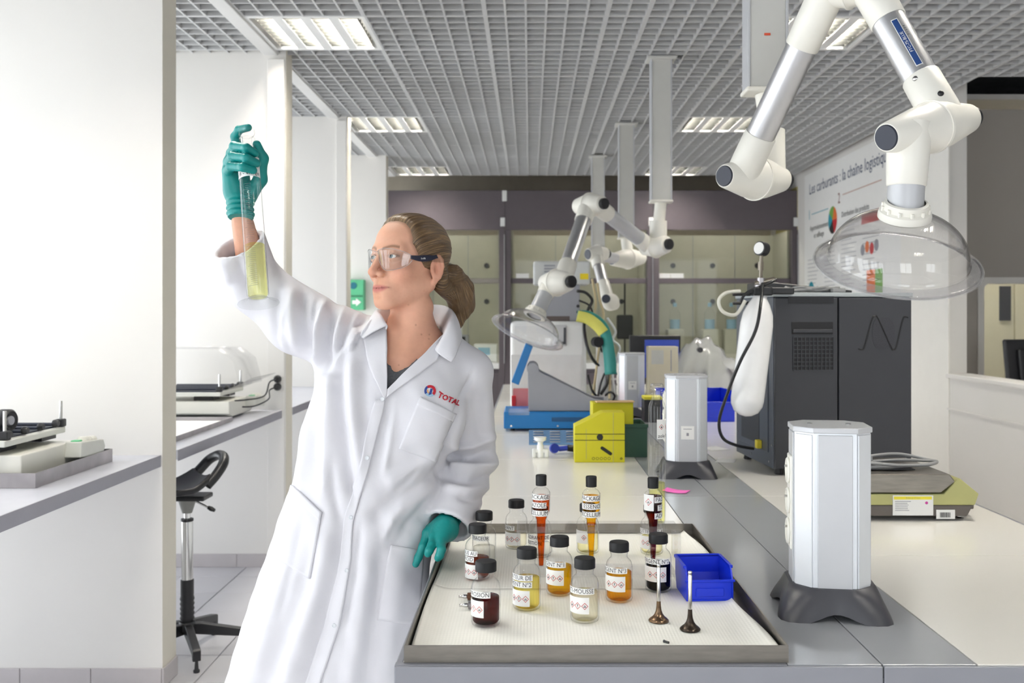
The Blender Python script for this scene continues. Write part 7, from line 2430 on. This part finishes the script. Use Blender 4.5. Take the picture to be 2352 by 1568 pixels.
# rest of the body, hidden under the clothes, joined to the same mesh
axb, Gb = grid((-0.84, 1.96, 0.02), (-0.06, 2.36, 1.66), 0.010)
fb = torso(Gb, 0.018)
fb = np.maximum(fb, f32(0.80) - Gb[2])
HIPL, HIPR = Vector((-0.36, 2.17, 0.86)), Vector((-0.50, 2.17, 0.86))
KNL, KNR = Vector((-0.45, 2.15, 0.47)), Vector((-0.56, 2.12, 0.47))
ANL, ANR = Vector((-0.50, 2.20, 0.09)), Vector((-0.62, 2.14, 0.09))
for a_, b_, c_ in ((HIPL, KNL, ANL), (HIPR, KNR, ANR)):
    fb = smin(fb, rcone(Gb, a_, b_, 0.082, 0.054), 0.03)
    fb = smin(fb, rcone(Gb, b_, c_, 0.052, 0.036), 0.02)
fb = smin(fb, rcone(Gb, SHL, ELL_, 0.036, 0.028), 0.02)
fb = smin(fb, rcone(Gb, ELL_, P(1032, 1198, 2.12), 0.028, 0.023), 0.01)
fb = smin(fb, rcone(Gb, SHR, ELR, 0.050, 0.042), 0.03)
WRR = P(552, 485, 2.078)
fb = smin(fb, rcone(Gb, ELR, WRR, 0.038, 0.0215), 0.02)
Vb, Qb = nets(fb, axb)
Vb = relax(Vb, Qb, 3)
# drop the coarse torso where the finer chest replaces it
keepv = ~((Vb[:, 2] > P(0, 905, 2.1).z) & (Vb[:, 0] > P(850, 0, 2.1).x) & (Vb[:, 0] < P(1010, 0, 2.1).x))
Qb = Qb[keepv[Qb].all(1)]
Vall = np.concatenate([to_world(Vh), Vb]).astype(f32)
Qall = np.concatenate([Qh, Qb + len(Vh)])
call = np.concatenate([col, np.repeat(SKIN[None, :], len(Vb), 0)])
body = np_mesh('body', Vall, Qall, M_SKIN, person, call, base=PBn)

def loc_obj(mb, name, m, parent, smooth=40.0):
    """mesh drawn in head coordinates"""
    V_ = np.array(mb.v, dtype=f32)
    V_ = to_world(V_) - PBn
    mb.v = [tuple(p) for p in V_.tolist()]
    return mb.build(name, m, parent, smooth)
M_EYEW = pmat('eye_white', (238, 232, 226), 0.15, var=0.01)
M_IRIS = pmat('grey_blue_iris', (92, 106, 112), 0.2, var=0.15, scale=900)
M_PUP = pmat('pupil', (12, 12, 14), 0.1)
for sx_ in (-1, 1):
    c_ = Vector((sx_ * EXX, EY, EZ))
    g_ = (Vector((-0.03, 1.0, 0.06))).normalized()
    e = loc_obj(MB().ball(c_, ER, 24, 16), 'eye', M_EYEW, body)
    loc_obj(MB().lathe([(0.0058, 0.0108), (0.0040, 0.0117), (0.0024, 0.0121)], 20, c_, g_), 'iris', M_IRIS, e)
    loc_obj(MB().lathe([(0.0026, 0.0121), (0.0012, 0.0125), (0, 0.0126)], 16, c_, g_), 'pupil', M_PUP, e)

# ================================================================= hair
axr, Lr = grid((-0.110, -0.190, -0.205), (0.110, 0.110, 0.125), 0.0020)
sk2_ = smin(ell(Lr, (0, -0.006, 0.028), (0.070, 0.081, 0.071)), ell(Lr, (0, 0.022, 0.034), (0.062, 0.064, 0.057)), 0.02)
theta = np.arctan2(Lr[0], (Lr[2] + 0.012) + 0.30 * (Lr[1] + 0.03))
strand = 0.0005 * np.sin(theta * 38 + 4 * np.sin(theta * 5)) + 0.0004 * np.sin(theta * 91 + 1.7)
sh = sk2_ - 0.0075 - strand
# hairline: falls from the forehead to the temples and stops before the ears
lim = Lr[1] - (0.0500 + 0.012 * np.exp(-(Lr[0] / 0.032) ** 2) - 0.62 * np.maximum(0, 0.032 - Lr[2]) + 0.0004 * np.sin(theta * 37))
sh = smax(sh, lim.astype(f32), 0.010)
nape = -(Lr[2] + 0.010 + 1.1 * np.clip(-Lr[1] - 0.012, 0, 0.10) + 0.0 * Lr[0])
sh = smax(sh, nape.astype(f32) - 0.012, 0.008)
for sx_ in (-1, 1):
    sh = smax(sh, -ell(Lr, (sx_ * 0.083, -0.010, -0.020), (0.018, 0.019, 0.033)), 0.005)
# ponytail
bs_ = (0.004, -0.078, -0.022)
tl = [to_local(P(1040, 632, 2.20)), to_local(P(1056, 664, 2.225)), to_local(P(1060, 700, 2.235)), to_local(P(1052, 756, 2.225))]
pt_ = rcone(Lr, bs_, tl[0], 0.020, 0.020)
pt_ = smin(pt_, rcone(Lr, tl[0], tl[1], 0.021, 0.029), 0.02)
pt_ = smin(pt_, rcone(Lr, tl[1], tl[2], 0.029, 0.027), 0.02)
pt_ = smin(pt_, rcone(Lr, tl[2], tl[3], 0.027, 0.006), 0.02)
st2 = 0.0009 * np.sin(300 * (Lr[0] * 0.8 + Lr[1] * 0.6) + 20 * Lr[2]) + 0.0006 * np.sin(520 * (Lr[0] * 0.7 - Lr[1] * 0.7) + 30 * Lr[2])
# the low sweep of hair from behind the ear to the tie
sweep = rcone(Lr, (0.060, -0.038, -0.026), (0.012, -0.076, -0.030), 0.015, 0.018)
sweep = smin(sweep, rcone(Lr, (-0.060, -0.038, -0.026), (-0.006, -0.076, -0.030), 0.015, 0.018), 0.01)
sweep = smin(sweep, rcone(Lr, (0.046, -0.048, -0.050), to_local(P(1036, 672, 2.205)), 0.017, 0.022), 0.015)
sh = smin(sh, sweep - strand * 0.8, 0.012)
sh = smin(sh, pt_ - st2, 0.012)
Vr, Qr = nets(sh, axr)
Vr = relax(Vr, Qr, 1, 0.35)
th_ = np.arctan2(Vr[:, 0], (Vr[:, 2] + 0.012) + 0.30 * (Vr[:, 1] + 0.03))
tA, tB = np.array(tl[0]), np.array(tl[2])
rel = Vr - tA
td = (tB - tA) / np.linalg.norm(tB - tA)
alo = rel @ td
prp = rel - alo[:, None] * td
e1_ = np.cross(td, [0, 0, 1.0]); e1_ /= np.linalg.norm(e1_)
e2_ = np.cross(td, e1_)
ph_ = np.arctan2(prp @ e1_, prp @ e2_)
tail = np.clip((alo + 0.004) / 0.02, 0, 1)
flow = np.stack([th_ * (1 - tail) + tail * (ph_ + 7.0), Vr[:, 1] * (1 - tail) + tail * alo, tail], 1)
nt = M_HAIR.node_tree
bs2 = nt.nodes['Principled BSDF']
at_ = nt.nodes.new('ShaderNodeVertexColor'); at_.layer_name = 'tone'
vm_ = nt.nodes.new('ShaderNodeVectorMath'); vm_.operation = 'MULTIPLY'
vm_.inputs[1].default_value = (26.0, 14.0, 3.0)
nt.links.new(at_.outputs['Color'], vm_.inputs[0])
n1_ = nt.nodes.new('ShaderNodeTexNoise')
n1_.inputs['Scale'].default_value = 1.0; n1_.inputs['Detail'].default_value = 5.0; n1_.inputs['Roughness'].default_value = 0.7
nt.links.new(vm_.outputs[0], n1_.inputs['Vector'])
rp_ = nt.nodes.new('ShaderNodeValToRGB')
rp_.color_ramp.elements[0].position = 0.30; rp_.color_ramp.elements[0].color = (*linc((46, 33, 23)), 1)
rp_.color_ramp.elements[1].position = 0.74; rp_.color_ramp.elements[1].color = (*linc((168, 138, 98)), 1)
e_ = rp_.color_ramp.elements.new(0.50); e_.color = (*linc((98, 74, 48)), 1)
nt.links.new(n1_.outputs['Fac'], rp_.inputs[0])
nt.links.new(rp_.outputs[0], bs2.inputs['Base Color'])
bp_ = nt.nodes.new('ShaderNodeBump'); bp_.inputs['Strength'].default_value = 0.6; bp_.inputs['Distance'].default_value = 0.002
nt.links.new(n1_.outputs['Fac'], bp_.inputs['Height'])
nt.links.new(bp_.outputs[0], bs2.inputs['Normal'])
hair = np_mesh('hair', to_world(Vr), Qr, M_HAIR, person, flow, base=PBn)
hair['label'] = 'brown blonde hair drawn back into a low ponytail'
# ================================================================= safety glasses
gl_ = bpy.data.objects.new('safety_glasses', None)
COL.objects.link(gl_)
gl_.parent = person
M_LENS = clear('lens_plastic', (0.96, 0.97, 0.975), (0.72, 0.74, 0.76), 1.3, edge_pow=2.0)
M_LEDGE = clear('lens_edge', (0.85, 0.86, 0.88), (0.6, 0.6, 0.62), 3.0, haze=0.35)
ns, nv_ = 72, 10
ZT_ = [(0, 0.0095), (0.15, 0.0125), (0.35, 0.0165), (0.6, 0.0155), (0.85, 0.0105), (1.0, 0.0040)]
ZB_ = [(0, 0.0015), (0.10, -0.003), (0.20, -0.0165), (0.30, -0.0270), (0.42, -0.0315), (0.60, -0.0300), (0.80, -0.0245), (0.93, -0.0175), (1.0, -0.0070)]
def lens_pt(s_, t):
    a = abs(s_)
    x = 0.0705 * s_
    y = 0.1045 - 0.0425 * a ** 2.1 - 0.006 * max(0.0, 1 - a / 0.16)
    zt = float(np.interp(a, [q[0] for q in ZT_], [q[1] for q in ZT_]))
    zb = float(np.interp(a, [q[0] for q in ZB_], [q[1] for q in ZB_]))
    z = zb + (zt - zb) * t
    return Vector((x, y - 0.004 * (1 - t), z))
vs = [lens_pt(2 * i / ns - 1, j / nv_) for i in range(ns + 1) for j in range(nv_ + 1)]
fs = [(i * (nv_ + 1) + j, (i + 1) * (nv_ + 1) + j, (i + 1) * (nv_ + 1) + j + 1, i * (nv_ + 1) + j + 1) for i in range(ns) for j in range(nv_)]
o = loc_obj(MB().add(vs, fs), 'lens', M_LENS, gl_, 60)
md = o.modifiers.new('thickness', 'SOLIDIFY'); md.thickness = 0.0018
edge = [lens_pt(2 * i / ns - 1, 1.0) for i in range(ns + 1)]
loc_obj(MB().tube(edge, 0.0006, n=6, sub=1), 'lens_edge', M_LEDGE, gl_)
edge = [lens_pt(2 * i / ns - 1, 0.0) for i in range(ns + 1)]
loc_obj(MB().tube(edge, 0.0005, n=6, sub=1), 'lens_edge', M_LEDGE, gl_)
for sx_ in (-1, 1):
    p0 = Vector((sx_ * 0.0700, 0.062, -0.0005)); p1 = Vector((sx_ * 0.0755, 0.040, -0.0010)); p2 = Vector((sx_ * 0.0775, 0.012, 0.003)); p3 = Vector((sx_ * 0.0740, -0.012, 0.0085)); p4 = Vector((sx_ * 0.0690, -0.028, -0.002))
    pp = catmull([p0, p1, p2, p3, p4], 8)
    vs, fs = [], []
    for k, p in enumerate(pp):
        t = k / (len(pp) - 1)
        hgt = 0.0032 + 0.0036 * math.exp(-((t - 0.34) / 0.25) ** 2)
        for (dx, dz) in ((-0.0012, -hgt), (0.0012, -hgt), (0.0012, hgt), (-0.0012, hgt)):
            vs.append(p + Vector((dx, 0, dz)))
    for k in range(len(pp) - 1):
        for j in range(4):
            j2 = (j + 1) % 4
            fs.append((k * 4 + j, k * 4 + j2, (k + 1) * 4 + j2, (k + 1) * 4 + j))
    fs += [(3, 2, 1, 0), tuple((len(pp) - 1) * 4 + j for j in range(4))]
    tm = loc_obj(MB().add(vs, fs), 'temple', pmat('navy_temple', (26, 30, 52), 0.35), gl_, 30)
    if sx_ > 0:
        tv, tf = text_mesh('bollé', 0.0062, 'CENTER')
        # reads from her left side: text runs from front to back
        def tx(y):
            return min(pp, key=lambda p: abs(p.y - y))
        q_ = [Vector((tx(0.034 - v.x).x + 0.0018, 0.034 - v.x, tx(0.034 - v.x).z + v.y * 0.9)) for v in tv]
        loc_obj(MB().add(q_, tf), 'lettering', M_PAPER, tm, 0)

# ================================================================= gloves
def glove(name, cones, lo, hi, label, cuff=None, h=0.0019, k=0.006):
    lo_ = [min(min(c[0][i] - c[2], c[1][i] - c[3]) for c in cones) - 0.006 for i in range(3)]
    hi_ = [max(max(c[0][i] + c[2], c[1][i] + c[3]) for c in cones) + 0.006 for i in range(3)]
    axg_, Gg = grid(lo_, hi_, h)
    f_ = None
    for c in cones:
        q = rcone(Gg, *c[:4])
        f_ = q if f_ is None else smin(f_, q, c[4] if len(c) > 4 else k)
    if cuff:
        c0, cd_ = Vector(cuff[0]), Vector(cuff[1]).normalized()
        cutp = (Gg[0] - c0.x) * cd_.x + (Gg[1] - c0.y) * cd_.y + (Gg[2] - c0.z) * cd_.z
        f_ = np.maximum(f_, cutp.astype(f32))
        # rolled wrinkles near the cuff
        f_ = f_ - (0.0016 * np.sin(cutp * 520) * np.clip((cutp + 0.05) / 0.03, 0, 1)).astype(f32)
    Vg, Qg = nets(f_, axg_)
    Vg = relax(Vg, Qg, 2, 0.4)
    o = np_mesh(name, Vg, Qg, M_GLOVE, person, base=PBn)
    o['label'] = label
    return o
def finger(pts, r0, r1, k=0.004):
    n = len(pts) - 1
    return [(pts[i], pts[i + 1], r0 + (r1 - r0) * i / n, r0 + (r1 - r0) * (i + 1) / n, k) for i in range(n)]
# raised right hand: palm behind the glass, fingers closing round the front
CT, CBm = P(566, 297, 2.052), P(594, 699, 1.952)       # cylinder top and foot
cax = (CT - CBm).normalized()
W0 = P(553, 497, 2.070)
mcp = {'i': P(545, 338, 2.090), 'm': P(533, 352, 2.075), 'r': P(526, 372, 2.068), 'p': P(524, 393, 2.062)}
cones = [(W0, P(548, 440, 2.088), 0.0285, 0.0270), (P(548, 440, 2.088), P(548, 395, 2.092), 0.0265, 0.0230)]
cones += [(P(545, 430, 2.088), mcp['i'], 0.020, 0.0125, 0.012), (P(543, 430, 2.086), mcp['m'], 0.020, 0.0125, 0.012), (P(540, 435, 2.082), mcp['r'], 0.020, 0.0122, 0.012), (P(538, 440, 2.078), mcp['p'], 0.020, 0.0118, 0.012)]
cones += finger([mcp['m'], P(538, 336, 2.022), P(566, 340, 1.994), P(586, 352, 2.008)], 0.0110, 0.0086)
cones += finger([mcp['r'], P(534, 359, 2.014), P(566, 363, 1.986), P(590, 375, 2.004)], 0.0110, 0.0086)
cones += finger([mcp['p'], P(530, 382, 2.008), P(558, 384, 1.982), P(582, 391, 1.996)], 0.0106, 0.0080)
cones += finger([mcp['i'], P(540, 314, 2.088), P(549, 298, 2.076), P(570, 293, 2.052)], 0.0106, 0.0080)
cones += finger([P(572, 455, 2.088), P(598, 412, 2.088), P(603, 364, 2.074), P(590, 332, 2.058)], 0.0155, 0.0092, 0.010)
wd_ = (P(549, 540, 2.06) - P(553, 440, 2.085)).normalized()
g1o = glove('glove', cones, None, None, 'teal nitrile glove gripping the raised cylinder', (P(552, 500, 2.068), wd_))
# resting left hand on the tray rim
W1 = P(1036, 1192, 2.105)
mc = {'i': P(972, 1222, 2.105), 'm': P(982, 1224, 2.075), 'r': P(997, 1232, 2.05), 'p': P(1013, 1243, 2.03)}
cones = [(P(1036, 1188, 2.125), P(1018, 1216, 2.085), 0.024, 0.026)]
cones += [(P(1022, 1210, 2.095), mc['i'], 0.024, 0.0115, 0.014), (P(1022, 1212, 2.085), mc['m'], 0.024, 0.0120, 0.014), (P(1022, 1214, 2.075), mc['r'], 0.024, 0.0118, 0.014), (P(1026, 1216, 2.065), mc['p'], 0.024, 0.0112, 0.014)]
cones += finger([mc['i'], P(955, 1250, 2.105), P(945, 1275, 2.10), P(940, 1291, 2.10)], 0.0100, 0.0074)
cones += finger([mc['m'], P(972, 1254, 2.06), P(961, 1280, 2.055), P(955, 1295, 2.055)], 0.0102, 0.0076)
cones += finger([mc['r'], P(992, 1252, 2.024), P(986, 1264, 2.014), P(983, 1271, 2.016)], 0.0104, 0.0080)
cones += finger([mc['p'], P(1014, 1262, 2.008), P(1010, 1275, 2.004), P(1006, 1281, 2.008)], 0.0098, 0.0078)
cones += finger([P(1012, 1214, 2.12), P(990, 1232, 2.15), P(978, 1250, 2.16), P(974, 1264, 2.16)], 0.0150, 0.0090, 0.010)
g2o = glove('glove', cones, None, None, 'teal nitrile glove resting on the tray rim')
# ================================================================= shirt, trousers, shoes
axs, Gs = grid((-0.42, 1.98, 0.95), (-0.10, 2.30, 1.34), 0.005)
fs_ = torso(Gs, 0.0115)
PXs = np.broadcast_to(CX + Gs[0] * F / Gs[1], fs_.shape); PYs = np.broadcast_to(CY - (Gs[2] - CZ) * F / Gs[1], fs_.shape)
vn = poly_sd(PXs, PYs, [(840, 660), (880, 806), (906, 856), (936, 842), (1030, 760), (1060, 660)]) * (2.1 / F)
fs_ = np.maximum(fs_, -vn)
fs_ = np.maximum(fs_, poly_sd(PXs, PYs, [(868, 770), (962, 770), (962, 900), (905, 912), (868, 912)]) * (2.1 / F))
Vs, Qs = nets(fs_, axs)
Vs = relax(Vs, Qs, 2)
np_mesh('shirt', Vs, Qs, M_SHIRT, person, base=PBn)
axt, Gt = grid((-0.80, 1.98, 0.06), (-0.20, 2.36, 0.98), 0.010)
ft_ = None
for a_, b_, c_ in ((HIPL, KNL, ANL), (HIPR, KNR, ANR)):
    for q in (rcone(Gt, a_, b_, 0.094, 0.068), rcone(Gt, b_, c_, 0.068, 0.060)):
        ft_ = q if ft_ is None else smin(ft_, q, 0.02)
ft_ = np.maximum(ft_, f32(0.085) - Gt[2])
Vt, Qt = nets(ft_, axt)
np_mesh('trousers', relax(Vt, Qt, 2), Qt, M_TROU, person, base=PBn)
for an_ in (ANL, ANR):
    so_ = MB()
    o_ = an_ - PB
    prof_ = []
    vs, fs = [], []
    for i in range(15):
        t = i / 14
        y = 0.07 - 0.27 * t
        w_ = 0.030 + 0.016 * math.sin(PI * min(1, t * 1.15)) + 0.004 * t
        if t > 0.88: w_ *= math.sqrt(max(0.05, 1 - ((t - 0.88) / 0.125) ** 2))
        if t < 0.06: w_ *= 0.8
        top = 0.085 - 0.05 * max(0, min(1, (t - 0.35) / 0.5))
        for k in range(12):
            a = 2 * PI * k / 12
            vs.append((o_.x + w_ * math.cos(a), o_.y + y, max(0.0, top / 2 + (top / 2) * math.sin(a) * 1.08) if math.sin(a) < 0 else top / 2 + top / 2 * math.sin(a)))
    for i in range(14):
        for k in range(12):
            k2 = (k + 1) % 12
            fs.append((i * 12 + k, i * 12 + k2, (i + 1) * 12 + k2, (i + 1) * 12 + k))
    fs += [tuple(range(12)), tuple(14 * 12 + k for k in range(12))[::-1]]
    so_.add(vs, fs).build('shoe', M_SHOE, person, smooth=60)

# ================================================================= the raised measuring cylinder
Hc = (CT - CBm).length
t = thing('measuring_cylinder', 'stoppered measuring cylinder of yellow fuel held up in the teal glove', 'measuring cylinder', tuple(CBm), 0, 'stoppered measuring cylinders')
xa_ = Vector((1, 0, 0)); xa_ = (xa_ - cax * xa_.dot(cax)).normalized(); ya_ = cax.cross(xa_)
t.rotation_euler = Matrix(((xa_.x, ya_.x, cax.x), (xa_.y, ya_.y, cax.y), (xa_.z, ya_.z, cax.z))).to_euler()
measuring_cylinder(t, Hc, 0.0222, 0.128, 'lime', Hc - 0.118, 0.046, 'Gazole B - vierge', 0.035, 0.262, lab_ang=(-1.5, 1.5), txt_end=1.25)
